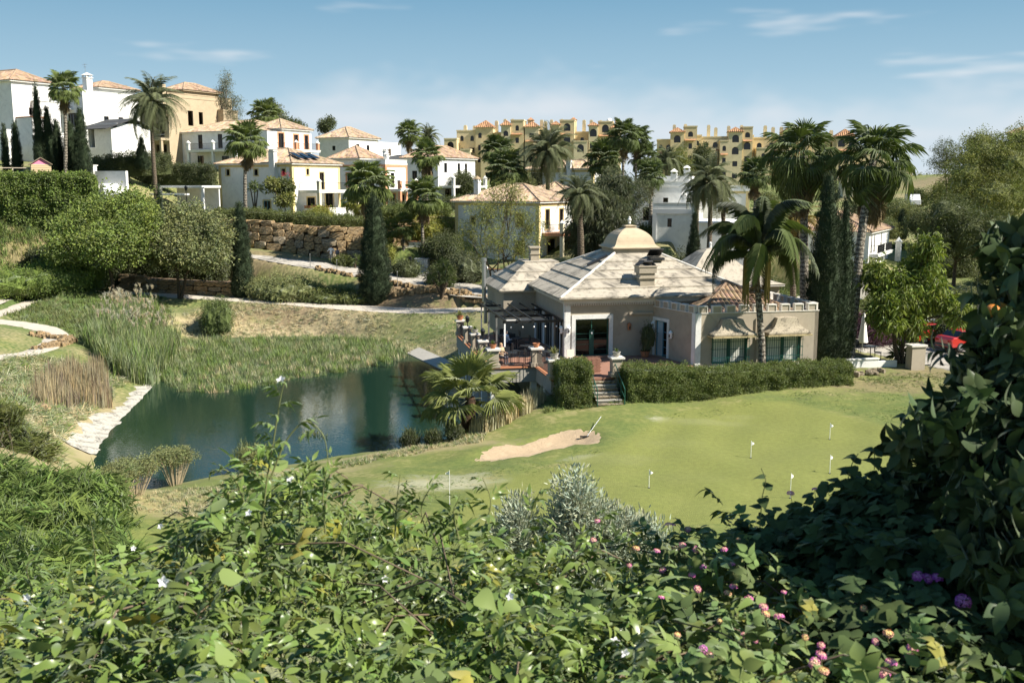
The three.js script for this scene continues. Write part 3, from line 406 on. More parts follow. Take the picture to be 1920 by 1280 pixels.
  // small pavilion behind the pergola
  { const px = 1.0, pz = -12.2, w = 3.35, e = w + .3, yy = 3.35;
    part('pavilion_wall', [bx(px - w, -.01, 0, yy, pz - w, pz + w)], MAT.taupe, C); part('pavilion_cornice', [bx(px - w - .15, -.012, yy, yy + .14, pz - w - .15, pz + w + .15)], MAT.taupeTrim, C);
    for (let i = 0; i < 3; i++) { const a = mix(e, 1.3, i / 3), b = mix(e, 1.3, (i + 1) / 3), ya = mix(yy + .14, 5.3, i / 3), yb = mix(yy + .14, 5.3, (i + 1) / 3); part('pavilion_roof_course', [frust(a + .08, b - .02, ya + .07, yb + .05, px, pz), frust(a + .08, a + .08, ya - .01, ya + .07, px, pz)], MAT.plaster, C); }
    part('pavilion_roof_top', [bx(px - 1.32, px + 1.32, 5.3, 5.42, pz - 1.32, pz + 1.32)], MAT.plaster, C);
    part('pavilion_chimney', [bx(.35, 1.0, 5.4, 6.35, pz - .3, pz + .35), bx(.25, 1.1, 6.35, 6.47, pz - .4, pz + .45), bx(.28, 1.07, 5.9, 5.96, pz - .37, pz + .42)], MAT.taupe, C);
    part('flue_pipe', [tube([V(-2.9, .5, pz - 1.2), V(-2.9, 2.5, pz - 1.2), V(-2.7, 2.8, pz - 1.2)].slice(0, 2), .14, 8), cyl(.16, .16, 3.2, -3.0, 2.2, pz - 1.2, 10), cyl(.22, .22, .25, -3.0, 5.3, pz - 1.2, 10), rod(V(-3.0, 2.3, pz - 1.2), V(-2.2, 2.0, pz - 1.2), .15, 8)], MAT.steel, C); }
  // concave tent roof at the back
  { const px = 15.5, pz = -13.5, w = 4.1; part('rear_wall', [bx(px - w, px + w, -.4, 3.35, pz - w, pz + w)], MAT.taupe, C); part('rear_cornice', [bx(px - w - .3, px + w + .3, 3.35, 3.5, pz - w - .3, pz + w + .3)], MAT.taupeTrim, C);
    const pr = [[4.45, 3.5], [3.6, 3.75], [2.8, 4.15], [2.0, 4.75], [1.4, 5.3], [.85, 5.8], [.5, 6.0], [.1, 6.1]].map(([r, y]) => new THREE.Vector2(r * Math.SQRT2, y)); part('tent_roof', [flat(new THREE.LatheGeometry(pr, 4).rotateY(Math.PI / 4)).translate(px, 0, pz)], MAT.plaster, C); part('tent_finial', [cyl(.12, .1, .3, px, 6.05, pz, 8), new THREE.SphereGeometry(.13, 10, 8).translate(px, 6.45, pz)], MAT.whiteTrim, C); }
  // crenellated wing
  const A = [6, 0], B = [7.3, 4.15], Cc = [15.6, 4.15], Dd = [15.6, -5], WH = 3.2, b0 = -1.1;
  const w1 = [1.1, 3.5, .0 + 1.1, 1.72 + 1.1], w2 = [4.75, 7.15, 1.1, 2.82];
  part('wing_wall', [panel(...A, ...B, b0, WH - b0, [[.22, 1.55, 1.1 + .0, 1.1 + 2.35]]), panel(...B, ...Cc, b0, WH - b0, [w1, w2]), panel(...Cc, ...Dd, b0, WH - b0), panel(...Dd, 12.62, -5, b0, WH - b0)], MAT.taupe, C);
  part('wing_roof_deck', [bx(7.3, 15.3, 2.55, 2.65, -4.9, 3.85)], MAT.concrete, C);
  const crenel = (a, b, n0, w) => { const M = frameAt(...a, ...b, WH), L = Math.hypot(b[0] - a[0], b[1] - a[1]); part('coping', [bx(0, L, .002, .05, -.30, .04).applyMatrix4(M)], MAT.taupeTrim, C); for (let i = 0; i < n0; i++) { const x = (i + .5) / n0 * L; const m = part('merlon', [bx(x - w / 2, x + w / 2, .05, .42, -.25, .0).applyMatrix4(M)], MAT.taupe, C); part('coping', [bx(x - w / 2 - .05, x + w / 2 + .05, .42, .49, -.30, .05), bx(x - w / 2 - .05, x - w / 2 - .002, .052, .42, -.28, .04), bx(x + w / 2 + .002, x + w / 2 + .05, .052, .42, -.28, .04)].map((q) => q.applyMatrix4(M)), MAT.taupeTrim, m); } };
  crenel(A, B, 5, .46); crenel(B, Cc, 9, .5); crenel(Cc, Dd, 9, .5);
  { const M = frameAt(...A, ...B, 0); part('wing_pilaster', [bx(4.35 - .30, 4.35 + .02, b0, WH - .002, .002, .07).applyMatrix4(M), bx(-.02, .34, b0, WH - .002, .002, .07).applyMatrix4(frameAt(...B, ...Cc, 0))], MAT.whiteTrim, C);
    const d = part('door', [bx(.22, .3, 0, 2.35, -.22, -.12), bx(1.47, 1.55, 0, 2.35, -.22, -.12), bx(.3, 1.47, 2.27, 2.35, -.22, -.12), bx(.86, .92, 0, 2.27, -.21, -.13), ...[.1, .6, 1.1, 1.6].map((y) => bx(.92, 1.47, y, y + .04, -.2, -.14))].map((q) => q.applyMatrix4(M)), MAT.teal, C);
    part('glass', [bx(.93, 1.46, .1, 2.25, -.18, -.17).applyMatrix4(M)], MAT.pane, d); part('door_leaf', [bx(.31, .85, .02, 2.25, -.19, -.15).applyMatrix4(M)], std([.50, .60, .64], .6), d);
    part('surround', [bx(.04, .22, 0, 2.55, .002, .07), bx(1.55, 1.73, 0, 2.55, .002, .07), bx(.22, 1.55, 2.35, 2.55, .002, .07)].map((q) => q.applyMatrix4(M)), MAT.whiteTrim, d); }
  { const M = frameAt(...B, ...Cc, b0), gl = new THREE.MeshPhysicalMaterial({ color: 0xb9c4b8, roughness: .12, side: THREE.DoubleSide });
    for (const [u0, u1, v0, v1] of [w1, w2]) {
      const g = [], w = u1 - u0; for (const [a, b] of [[u0, u0 + .12], [u1 - .12, u1], [u0 + w / 2 - .1, u0 + w / 2 + .1]]) g.push(bx(a, b, v0, v1, -.2, -.1)); g.push(bx(u0 + .12, u0 + w / 2 - .1, v1 - .1, v1, -.2, -.1), bx(u0 + w / 2 + .1, u1 - .12, v1 - .1, v1, -.2, -.1), bx(u0 + .12, u1 - .12, v0, v0 + .08, -.195, -.105));
      const win = part('window', g.map((q) => q.applyMatrix4(M)), MAT.green, C);
      part('curtain', [bx(u0 + .12, u1 - .12, v0 + .08, v1 - .1, -.26, -.24).applyMatrix4(M)], std([.72, .72, .64], .95), win); part('pane', [bx(u0 + .1, u1 - .1, v0 + .08, v1 - .1, -.16, -.155).applyMatrix4(M)], new THREE.MeshPhysicalMaterial({ transmission: 1, thickness: 0, roughness: .05, color: 0xffffff }), win);
      const gr = []; for (let i = 0; i <= 16; i++) gr.push(bx(u0 + w * i / 16 - .012, u0 + w * i / 16 + .012, v0 - .1, v1 + .06, .25, .274)); for (const y of [v0 - .08, v0 + .42, v0 + .95, v1 - .3]) gr.push(bx(u0 - .06, u1 + .06, y, y + .03, .245, .279)); for (const a of [u0 - .05, u1 + .03]) for (const y of [v0 - .08, v0 + .95]) gr.push(bx(a, a + .02, y, y + .03, 0, .25));
      part('grille', gr.map((q) => q.applyMatrix4(M)), MAT.green, win); part('sill', [bx(u0 - .15, u1 + .15, v0 - .22, v0 - .12, .002, .32).applyMatrix4(M)], MAT.taupeTrim, win);
      // concave stone hood
      const pr = [[1.38, 0], [1.42, .05], [1.42, .14], [1.30, .22], [1.10, .34], [.92, .50], [.80, .68], [.72, .88], [.66, 1.02], [.3, 1.06], [.02, 1.07]].map(([r, y]) => new THREE.Vector2(r * Math.SQRT2, y));
      const hd = part('window_hood', [flat(new THREE.LatheGeometry(pr, 4).rotateY(Math.PI / 4)).scale(1, 1, .62).translate(u0 + w / 2, v1 + .12, .0).applyMatrix4(M)], MAT.hood, C); part('hood_edge', [bx(u0 + w / 2 - 1.5, u0 + w / 2 + 1.5, v1 + .04, v1 + .125, .002, .95).applyMatrix4(M)], std([.45, .38, .22], .9, { map: rep(T.blotch, .8) }), hd);
    }
    part('drain_pipe', [cyl(.05, .05, 4, 4.1, 0, .1, 8).applyMatrix4(M)], MAT.taupe, C); }
  hipRoof(C, 7.2, 7.6, 1.9, MAT.roofBrown, { cx: 11.3, cz: -.6, y: 2.75, over: .2, pitch: .3, name: 'wing_tile_roof' });
  { const a = part('air_conditioner', [bx(7.0, 7.95, 3.55, 4.2, -1.5, -1.15), bx(7.05, 7.15, 3.3, 3.55, -1.45, -1.2), bx(7.8, 7.9, 3.3, 3.55, -1.45, -1.2)], MAT.whitePaint, C); part('fan', [new THREE.TorusGeometry(.22, .03, 6, 20).translate(7.4, 3.88, -1.14), new THREE.CylinderGeometry(.2, .2, .02, 20).rotateX(Math.PI / 2).translate(7.4, 3.88, -1.145)], MAT.dark, a); }
  part('vent', [bx(4.3, 5.95, 2.72, 2.86, .002, .16)], MAT.taupe, C);
}
// ---------------------------------------------------------------- terrace over the water
{
  const Tt = thing('terrace', 'raised terrace with tiled floor, stone pillars and iron railings over the pond', 'terrace', ORG, PHI), b = -.9;
  const out = [[-5.3, 2.7], [-2.6, 2.7], [-2.6, 7.0], [6.2, 7.0], [7.2, 4.3], [6.1, .02], [-.02, .02], [-.02, -8.8], [-2.4, -8.8], [-2.4, -11], [-5.3, -11]].map(([x, z]) => new THREE.Vector2(x, -z));
  part('floor', [new THREE.ExtrudeGeometry(new THREE.Shape(out), { depth: .12, bevelEnabled: false }).rotateX(-Math.PI / 2).translate(0, -.14, 0)], MAT.brick, Tt);
  part('edge_beam', [bx(-5.42, -2.6, b, -.02, 2.7, 2.95), bx(-5.5, -5.3, b, -.02, -11.1, 2.7), bx(-2.62, -2.42, b, -.02, 2.95, 6.9), bx(-2.42, -.45, -1.4, -.02, 6.85, 7.1), bx(1.15, 6.2, -1.4, -.02, 6.85, 7.1)], MAT.concrete, Tt);
  part('edge_coping', [bx(-5.5, -2.5, -.018, .05, 2.55, 3.02), bx(-5.56, -5.15, -.018, .05, -11.1, 2.55), bx(-2.7, -2.3, -.018, .05, 3.02, 6.8), bx(-2.7, -.45, -.018, .05, 6.8, 7.16), bx(1.15, 6.2, -.018, .05, 6.8, 7.16)], MAT.terracotta, Tt);
  for (const [x, z] of [[-5.2, 2.45], [-5.2, -.9], [-5.2, -4.3], [-5.2, -7.7], [-5.2, -10.8], [-2.7, 2.6], [-2.4, 5]]) part('column', [bx(x - .18, x + .18, -4.6, -.16, z - .18, z + .18)], MAT.whiteTrim, Tt);
  const ps = [[-5.25, 2.65, .62], [-5.3, -.7, .5], [-5.3, -3.8, .5], [-5.3, -7.1, .5], [-5.3, -10.6, .5], [-2.55, 2.75, .6], [-2.45, 6.95, .6], [1.3, 6.95, .6]];
  ps.forEach(([x, z, w]) => pillar(Tt, x, .05, z, w, 1.05, MAT.taupe, MAT.taupeTrim, { base: true }));
  const rl = (a, c) => railing(Tt, V(a[0], .05, a[1]), V(c[0], .05, c[1]), .95, MAT.dark, .13);
  rl([-4.95, 2.68], [-2.85, 2.74]); rl([-5.3, 2.35], [-5.3, -.45]); rl([-5.3, -.95], [-5.3, -3.55]); rl([-5.3, -4.05], [-5.3, -6.85]); rl([-5.3, -7.35], [-5.3, -10.35]); rl([-2.53, 3.05], [-2.46, 6.65]); 
  // steps down to the lawn
  const st = onClub('staircase', 'short flight of dark steps with green handrails between the clipped hedges', 'stairs', .35, 7.1);
  for (let i = 0; i < 7; i++) part('step', [bx(-.75, .75, -.16 * (i + 1) - .05, -.16 * (i + 1), .28 * i, .28 * (i + 1) + .03), bx(-.72, .72, -.16 * (i + 2) + .0, -.16 * (i + 1) - .052, .28 * i, .28 * (i + 1) - .02)], i % 2 ? MAT.concrete : MAT.rock3, st);
  for (const x of [-.8, .8]) { const g = [rod(V(x, .9, -.5), V(x, .9, 0), .03), rod(V(x, .9, 0), V(x, -.3, 2.0), .03), rod(V(x, .35, 0), V(x, -.8, 2.0), .02)]; for (const [z, y] of [[-.5, 0], [0, 0], [.65, -.37], [1.3, -.74], [2, -1.2]]) g.push(rod(V(x, y - .1, z), V(x, y + .9, z), .025)); part('handrail', g, MAT.green, st); }
  part('landing', [bx(-.7, .7, -.13, .01, -1.6, -.02)], MAT.brick, st);
  // pergola
  const P = thing('pergola', 'dark steel pergola frame open to the sky over the terrace', 'pergola', ORG, PHI), zs = [-.35, -3.2, -6.2, -9.2];
  for (const z of zs) { part('post', [bx(-3.98, -3.88, .0, 2.3, z - .05, z + .05)], z > -1 ? MAT.whitePaint : MAT.steel, P); part('beam', [bx(-4.05, z > -8 ? -.06 : -2.5, 2.3, 2.46, z - .06, z + .06)], MAT.iron, P); if (z > -8) part('post', [bx(-.22, -.12, 0, 2.3, z - .05, z + .05)], MAT.iron, P); }
  for (const x of [-3.93, -3.0, -2.1, -1.2, -.3]) part('rafter', [bar(V(x, 2.52, .1), V(x, 2.52 + (x > -3.5 && x < -.6 ? .06 : 0), x < -2.4 ? -9.4 : -8.6), .07, .1)], MAT.iron, P);
  part('valance', [bx(-3.3, -.5, 2.0, 2.28, -3.24, -3.22)], MAT.canvas, P);
  { const g = [], w = []; for (let i = 0; i < 5; i++) { const x = -3.5 + i * .75; w.push(rod(V(x, 2.3, -.35), V(x, 2.08, -.35), .012, 4)); part('bulb', [new THREE.SphereGeometry(.06, 8, 6).translate(x, 2.03, -.35)], MAT.lampClear, P); } part('lamp_cord', w, MAT.dark, P); }
}
// ---------------------------------------------------------------- villas on the hillside
// placed by the near corner (px, base row yb, distance d); eaves at row ye; front face looks to the shade, side face to the sun
function villa(o) {
  const p = atD(o.px, o.yb, o.d), top = atD(o.px, o.ye, o.d), H = top.y - p.y, h = thing(o.name ?? 'villa', o.label, 'house', p, R(o.rot ?? -30), 'villas on the hillside'), { w, dep } = o, wallM = o.mat ?? MAT.white;
  wallBox(h, w, dep, H, { f: o.f?.(H, w) ?? [], r: o.r?.(H, dep) ?? [] }, wallM, { frame: o.frame ?? MAT.brown, surround: o.surround });
  part('foundation', [bx(-w + .02, -.02, -5, -.002, -dep + .02, -.02)], wallM, h);
  part('floor_slab', [bx(-w + .26, -.26, H * .48, H * .48 + .2, -dep + .26, -.26), bx(-w + .26, -.26, 0, .1, -dep + .26, -.26)], MAT.concrete, h);
  if (o.roof) hipRoof(h, o.rw ?? w, o.rd ?? dep, o.rise ?? 1.8, o.roof, { cx: o.rcx ?? -w / 2, cz: o.rcz ?? -dep / 2, y: H + .16, over: o.over ?? .45 });
  if (!o.roof || o.parapet) part('parapet', [bx(-w - .06, .06, H, H + .18, -dep - .06, .06), ...(o.parapet ? [bx(-w, 0, H + .18, H + .6, -.25, 0), bx(-.25, 0, H + .18, H + .6, -dep, -.252), bx(-w - .05, .05, H + .6, H + .68, -.3, .05), bx(-.3, .05, H + .6, H + .68, -dep, -.302)] : [])], o.parapetMat ?? MAT.whiteTrim, h);
  if (o.trim) part('corner_trim', [bx(-.38, .045, 0, H, .002, .045), bx(.002, .045, 0, H, -.38, -.002 + .002), bx(-w - .045, -w + .38, 0, H, .002, .045), bx(-.0, .05, H - .35, H - .002, -dep, -.385), bx(-w + .385, -.385, H - .3, H - .002, .002, .04), bx(.002, .045, 0, H - .352, -dep - .02, -dep + .35)], o.trim, h);
  h.userData.H = undefined; delete h.userData.H;
  return [h, H];
}
// balcony with slab, posts and rail in the plane of a face: rectangle x0..x1, z0..z1 outside the wall, at height y
function balcony(h, x0, x1, z0, z1, y, o = {}) {
  const b = part('balcony', [bx(x0, x1, y - .3, y, z0, z1), bx(x0 - .06, x1 + .06, y - .08, y + .04, z0 - .06, z1 + .06)], o.slab ?? MAT.whiteTrim, h), pm = o.post ?? MAT.white, k = .2;
  const px = o.posts ?? [[x1 - k, z1 - k], [x1 - k, z0 + k]];
  for (const [x, z] of px) { pillar(b, x, y + .04, z, .42, 1.05, pm, MAT.whiteTrim, { peak: .35 }); if (o.legs !== false) part('leg', [bx(x - .2, x + .2, -1.5, y - .3, z - .2, z + .2)], o.legMat ?? pm, b); }
  const c = (x, z) => V(x, y + .04, z);
  if (o.railing !== false) { railing(b, c(x0, z1 - .1), c(x1 - .1, z1 - .1), .95); railing(b, c(x1 - .1, z1 - .1), c(x1 - .1, z0 + .1), .95); if (o.back) railing(b, c(x1 - .1, z0 + .1), c(x0, z0 + .1), .95); }
  return b;
}
const W = (u, v, w, h, o) => [u - w / 2, u + w / 2, v, v + h, false, o ?? {}];
{ // yellow trimmed villa above the boulder wall
  const [h, H] = villa({ px: 550, yb: 408, ye: 308, d: 127, w: 12.7, dep: 9.2, roof: MAT.roofSand, rise: 2.0, trim: MAT.yellowTrim, surround: MAT.yellowTrim, label: 'white villa with yellow corner trim, wall chimney and solar panels on its roof', f: (H) => [W(1.6, H - 1.35, .62, .8), W(6.6, H - 1.35, .62, .8), W(11.3, H - 1.35, .6, .8), W(8.3, .1, 1.2, 2, { mat: MAT.teal })], r: (H) => [W(2.9, H - 1.3, .5, .8), W(5.6, 3.5, .9, 2.2), W(3.4, 1.0, 1.5, 1.5), W(7, 1, 1.6, 2)] });
  const ch = part('chimney_breast', [bx(-3.3, -2.4, H - 1.9, H + 1.6, .002, .62), bx(-3.4, -2.3, H - 2.05, H - 1.9, .002, .66)], MAT.white, h); part('chimney_hood', [bx(-3.4, -2.3, H + 1.6, H + 1.7, -.1, .72), new THREE.ConeGeometry(.7, .45, 4).rotateY(Math.PI / 4).translate(-2.85, H + 2.1, .31), bx(-3.2, -2.5, H + 1.7, H + 1.9, .02, .6)], MAT.whiteTrim, ch);
  balcony(h, .05, 3.3, -9.2, -1.2, 3.4, { post: MAT.cream, posts: [[3.05, -1.5], [3.05, -8.9]], legMat: MAT.cream });
  for (let i = 0; i < 3; i++) { const a = Math.atan2(2, 5.05); part('solar_panel', [new THREE.BoxGeometry(1.9, .07, 1.05).rotateX(0).rotateZ(-a).translate(-1.1 - i * .02, H + .16 + 1.03, -2.2 - i * 1.5)], MAT.solar, h); }
  const g = part('garden_wall', [bx(.4, 4.6, -2.4, 1.15, -9, -1.5)], MAT.white, h), lat = []; for (let i = 0; i < 20; i++) lat.push(bx(.5 + i * .2, .6 + i * .2, 1.152, 1.42, -1.62, -1.52)); lat.push(bx(.4, 4.6, 1.42, 1.5, -1.66, -1.5)); part('lattice', lat, MAT.terracotta, g);
}
{ // terracotta trimmed villa
  const [h, H] = villa({ px: 724, yb: 400, ye: 308, d: 138, w: 9.5, dep: 5, trim: MAT.terraTrim, parapet: true, label: 'white villa with terracotta trim, flat parapet and small tiled tower', f: (H) => [W(3.4, 3.6, 1.1, 1.7, { surround: MAT.terraTrim, sw: .3 }), W(7, 3.4, 1.0, 2.1), W(7, .8, 1.3, 1.7)], r: (H) => [W(1.6, 3.5, .8, 2.0), W(1.6, .7, 1.0, 1.9, { surround: MAT.terraTrim }), W(3.8, .9, 1.0, 1.6, { surround: MAT.terraTrim })] });
  const t = part('tower', [bx(-9.45, -4.6, H + .18, H + .75, -4.9, -.1)], MAT.white, h); hipRoof(h, 5, 5, 1.75, MAT.roofPink, { cx: -7.0, cz: -2.5, y: H + .9, name: 'tower_roof' });
  balcony(h, .05, 2.0, -4.9, -.6, 3.3, { post: MAT.terraTrim, legMat: MAT.terraTrim });
  chimneyStack(h, -2.2, H + .18, -3.2, .5, .9);
}
{ // long villa with balcony, and its sunlit wing with orange windows
  const [h, H] = villa({ px: 503, yb: 318, ye: 245, d: 155, w: 19, dep: 10, roof: MAT.roofSand, rise: 1.9, rw: 16.5, rcx: -10.6, label: 'white villa with long balcony and orange window reveals behind the yellow trimmed one', f: (H) => [W(4.6, 3.4, 1.0, 2.2), W(9, 3.4, 1.0, 2.2), W(13, 3.4, 1.1, 2.2), W(4.5, .8, 1.4, 1.5), W(10, .9, 1.6, 1.3), W(13.5, 0, 2.6, 2.3)], r: (H) => [W(3, 3.3, 1.2, 2.3, { surround: MAT.terraTrim, sw: .22 }), W(6.4, 3.3, 1, 2.2, { surround: MAT.terraTrim, sw: .22 }), W(8.8, 3.3, .9, 2.2, { surround: MAT.terraTrim, sw: .22 })] });
  balcony(h, -15.4, -4.4, .02, 2.2, 3.1, { posts: [[-15, 1.95], [-9.6, 1.95], [-4.8, 1.95]] });
  balcony(h, .05, 2, -9.8, -1, 3.1, { post: MAT.terraTrim, posts: [[1.8, -4.4], [1.8, -9.4]], legs: false });
  hipRoof(h, 6.6, 6.6, 1.7, MAT.roofSand, { cx: -3.4, cz: -6.6, y: H + .5, name: 'wing_roof' }); part('wing_attic', [bx(-6.6, -.1, H + .01, H + .4, -9.8, -3.4)], MAT.white, h);
}
{ const [h, H] = villa({ px: 655, yb: 318, ye: 259, d: 172, w: 6.6, dep: 8, roof: MAT.roofSand, rise: 1.9, label: 'white two storey villa with hipped tile roof and flat side block', f: (H) => [W(3.3, H - 2, .7, .8)], r: (H) => [W(2.4, H - 3, .9, 2.1), W(5.2, H - 2.2, .8, 1.2)] });
  const b = part('side_block', [bx(-5, -.2, -4, H - .5, -15, -8.02), bx(-5.06, -.14, H - .5, H - .3, -15.06, -8.03)], MAT.white, h); part('window', [bx(-.2, -.15, H - 2.6, H - 1.4, -12, -10.9)], MAT.brown, h); }
{ // villa with dark annex roof and two balconies
  const [h, H] = villa({ px: 822, yb: 392, ye: 297, d: 148, w: 6.2, dep: 10.2, roof: MAT.roofPink, rise: 1.8, label: 'white villa with planted balconies beside a dark flat tiled annex', f: (H) => [W(2, 3.6, .9, 2), W(4.4, 3.6, .9, 2)], r: (H) => [W(2, H - 2.0, .8, 1.4), W(5.6, H - 2.3, .7, 1.7), W(7.6, H - 2.3, .7, 1.7), W(3, .6, 2.4, 2.3), W(7, .6, 2, 2.3)] });
  balcony(h, .05, 2.4, -9.9, -.4, 3.4, { posts: [[2.2, -.7], [2.2, -5], [2.2, -9.6]] });
  const a = part('annex', [bx(-14, -6.22, -4, H - .7, -8, -.8)], MAT.white, h); hipRoof(h, 8.2, 7.4, 1.1, MAT.slate, { cx: -10.2, cz: -4.4, y: H - .5, name: 'annex_roof' }); part('window', [bx(-9.6, -8.7, 3, 5.3, -.83, -.74)], MAT.pane, a); chimneyStack(h, -11.8, H, -3, .6, 1.2); chimneyStack(h, -7.2, H, -5, .5, 1.3);
  for (let i = 0; i < 4; i++) { const y = H - 2.2; }
}
{ // unfinished house
  const op = { open: true };
  const [h, H] = villa({ name: 'unfinished_house', px: 320, yb: 318, ye: 181, d: 162, w: 7.4, dep: 13.8, mat: MAT.rawBeige, parapet: true, parapetMat: MAT.rawBeige, label: 'unfinished beige rendered house with open concrete bays and no window frames', f: (H) => [W(2.2, 5.6, 1.2, 1.7, op), W(5.2, 5.2, 2.4, 2.2, op), W(2.0, .6, 2.4, 3.4, op), W(5.4, .6, 2.6, 3.4, op)], r: (H) => [W(4.6, H - 4.3, 1.1, 2.4, op), W(6.8, H - 4.0, .9, 2, op), W(9, 1, 1.2, 2, op)] });
  part('tower', [bx(-5.2, -.1, H + .19, H + 1.2, -11, -3.5)], MAT.rawBeige, h); hipRoof(h, 5.2, 7.6, 1.4, MAT.roofPink, { cx: -2.6, cz: -7.2, y: H + 1.35, eave: MAT.rawBeige, name: 'tower_roof' }); part('chimney', [bx(-1.1, -.2, H - 3.5, H + 1.9, .002, .7)], MAT.rawBeige, h);
  part('side_turret', [bx(.002, 1.3, 3, H - 1.6, -13.8, -10.5), bx(-.0 + .003, 1.4, H - 1.6, H - 1.4, -13.9, -10.4)], MAT.rawBeige, h);
  for (const x of [-7.2, -3.8, -.3]) part('column', [bx(x - .2, x + .2, -2, 4.6, 1.2, 1.6)], MAT.rawBeige, h); part('open_balcony', [bx(-7.4, 0, 4.6, 4.95, .002, 1.7)], MAT.rawBeige, h); railing(h, V(-3.8, 4.95, 1.6), V(-.1, 4.95, 1.6), 1);
}
{ // tall white house with roof terrace
  const [h, H] = villa({ px: 163, yb: 318, ye: 178, d: 138, w: 6.5, dep: 9.4, parapet: true, label: 'tall white house with roof terrace, chimney and brick lattice parapet', f: (H) => [W(1.5, H - 4.2, .6, 1.7), W(4.4, H - 4.2, 2.4, 1.9, { nx: 4 }), W(4, 1.5, 2, 1.6)], r: (H) => [W(3.6, H - 5.2, .8, 2.6), W(6, H - 5.2, .8, 2.6)] });
  part('lattice', [bx(-6.3, -3.8, H + .2, H + .55, .004, .04), bx(-3.4, -.5, H + .2, H + .55, .004, .04)], MAT.terracotta, h); chimneyStack(h, -.9, H + .2, -1.6, .9, 2.2);
  part('stair_tower', [bx(-5.4, -.6, H + .19, H + 1.2, -9.2, -3.2)], MAT.white, h); hipRoof(h, 5, 6.2, 1.1, MAT.roofPink, { cx: -3, cz: -6.2, y: H + 1.3, name: 'tower_roof' }); part('canopy', [bx(-5.2, -2.0, H - 1.9, H - 1.75, .002, .9)], MAT.whiteTrim, h); part('aerial', [rod(V(-1.2, H + 2.5, -1.6), V(-1.2, H + 4.4, -1.6), .03, 4), rod(V(-1.7, H + 4.2, -1.6), V(-.7, H + 4.2, -1.6), .02, 4), rod(V(-1.5, H + 3.9, -1.6), V(-.9, H + 3.9, -1.6), .02, 4)], MAT.steel, h);
  const p = atD(212, 318, 131), an = thing('annex_house', 'white annex with dark shingle lean-to roof beside the cypresses', 'house', p, R(-30), 'villas on the hillside'), hh = atD(212, 238, 131).y - p.y;
  wallBox(an, 4.6, 6.5, hh + 3, { f: [W(.75, hh + .5, 1.1, 2.3, { open: true })] }, MAT.white, { y0: -3 }); part('roof', [bar(V(-5.0, hh + 1.1, -3.2), V(-5.0, hh + .0, .6), .1, .12), ...[0, 1, 2, 3].map((i) => { const g = new THREE.BoxGeometry(5.5, .1, 1.3); g.rotateX(.30).translate(-2.3, hh + 1.05 - i * .37, -2.9 + i * 1.15); return g; }), ...[0, 1, 2].map((i) => { const g = new THREE.BoxGeometry(5.5, .1, 1.5); g.rotateX(-.30).translate(-2.3, hh + .9 - i * .4, -4.2 - i * 1.3); return g; })], MAT.slate, an); part('gable', [bx(-4.55, -.05, hh, hh + .55, -5, -1)], MAT.white, an);
  part('lower_wall', [bx(-4, 3.5, -5, -.9, .3, 2)], MAT.concrete, an);
}
{ // villa at the edge with arch and lower terraces
  const [h, H] = villa({ px: 33, yb: 330, ye: 152, d: 128, w: 9, dep: 5.5, roof: MAT.roofPink, rise: 1.6, label: 'white villa with tiled roof and arched garden wall above the ivy bank', r: (H) => [W(2.6, H - 4, .8, .9)], f: (H) => [W(5.5, H - 5, 1.2, 1.2)] });
  part('stair_block', [bx(.002, 1.6, -3, H - 2.3, -5.5, -2.6), bx(-.0 + .004, 1.7, H - 2.3, H - 2.15, -5.6, -2.5)], MAT.white, h);
  part('terrace_wall', [bx(1.7, 5.2, -3, 5.2, -4, -.6), bx(1.6, 5.3, 5.2, 5.34, -4.1, -.5), bx(.1, 3.2, -3, 7.2, -2.4, -.3)], MAT.white, h); part('terrace_coping', [bx(.05, 3.3, 7.2, 7.34, -2.45, -.25)], MAT.terracotta, h);
  part('arch_wall', [panel(-6, 3, 3, 3, -2, 6.2, [[5.6, 8, .1, 4.4, true]], .4), bx(2.4, 3.1, 4.2, 5.6, 2.5, 3.15)], MAT.white, h);
}
{ // yellow trimmed villa behind the loose tree
  const [h, H] = villa({ px: 1010, yb: 492, ye: 381, d: 111, w: 11, dep: 8.6, roof: MAT.roofSand, rise: 1.9, trim: MAT.yellowTrim, surround: MAT.yellowTrim, label: 'white villa with yellow trim half hidden by the loose leafed tree behind the clubhouse', f: (H) => [W(2.4, H - 2.4, .6, .8), W(8.6, H - 2.6, .9, 1.4), W(8.6, .8, 1, 1.5)], r: (H) => [W(2, H - 2.9, 1, 2.2), W(5.4, H - 2.9, 1, 2.2), W(3, .3, 2, 2.2)] });
  balcony(h, .05, 2.6, -8.4, -.8, 3.2, { post: MAT.cream, legMat: MAT.cream, slab: MAT.terraTrim }); chimneyStack(h, -9, H + .6, -1.6, .6, 1.7, MAT.white, MAT.roofSand);
}
{ const [h, H] = villa({ px: 1112, yb: 378, ye: 318, d: 140, w: 10.5, dep: 6, roof: MAT.roofSand, rise: 1.2, trim: MAT.yellowTrim, label: 'white villa with wall chimney between the feather palms and the apartment block', f: (H) => [W(5.6, H - 2.1, .6, .9), W(8.2, H - 2.1, .6, .9), W(1.5, H - 2.6, 2, 2.2)], r: (H) => [W(3, H - 2.2, .8, 1.4)] });
  part('chimney_breast', [bx(-4.0, -3.3, 1, H + 1.3, .002, .5)], MAT.white, h); part('low_front', [bx(-13, -10.52, -3, H - 1.2, -6, -.5)], MAT.cream, h); railing(h, V(-13, H - 1.2, -.6), V(-10.6, H - 1.2, -.6), .9); }
{ const [h, H] = villa({ px: 1060, yb: 440, ye: 362, d: 128, w: 6, dep: 6, roof: MAT.roofSand, rise: 1.2, label: 'low white villa with tiled roof behind the dark pepper tree', f: (H) => [W(3, 2, .8, 1.2)], r: (H) => [W(2, 2, .8, 1.2), W(4.4, 2, .8, 1.2)] }); }
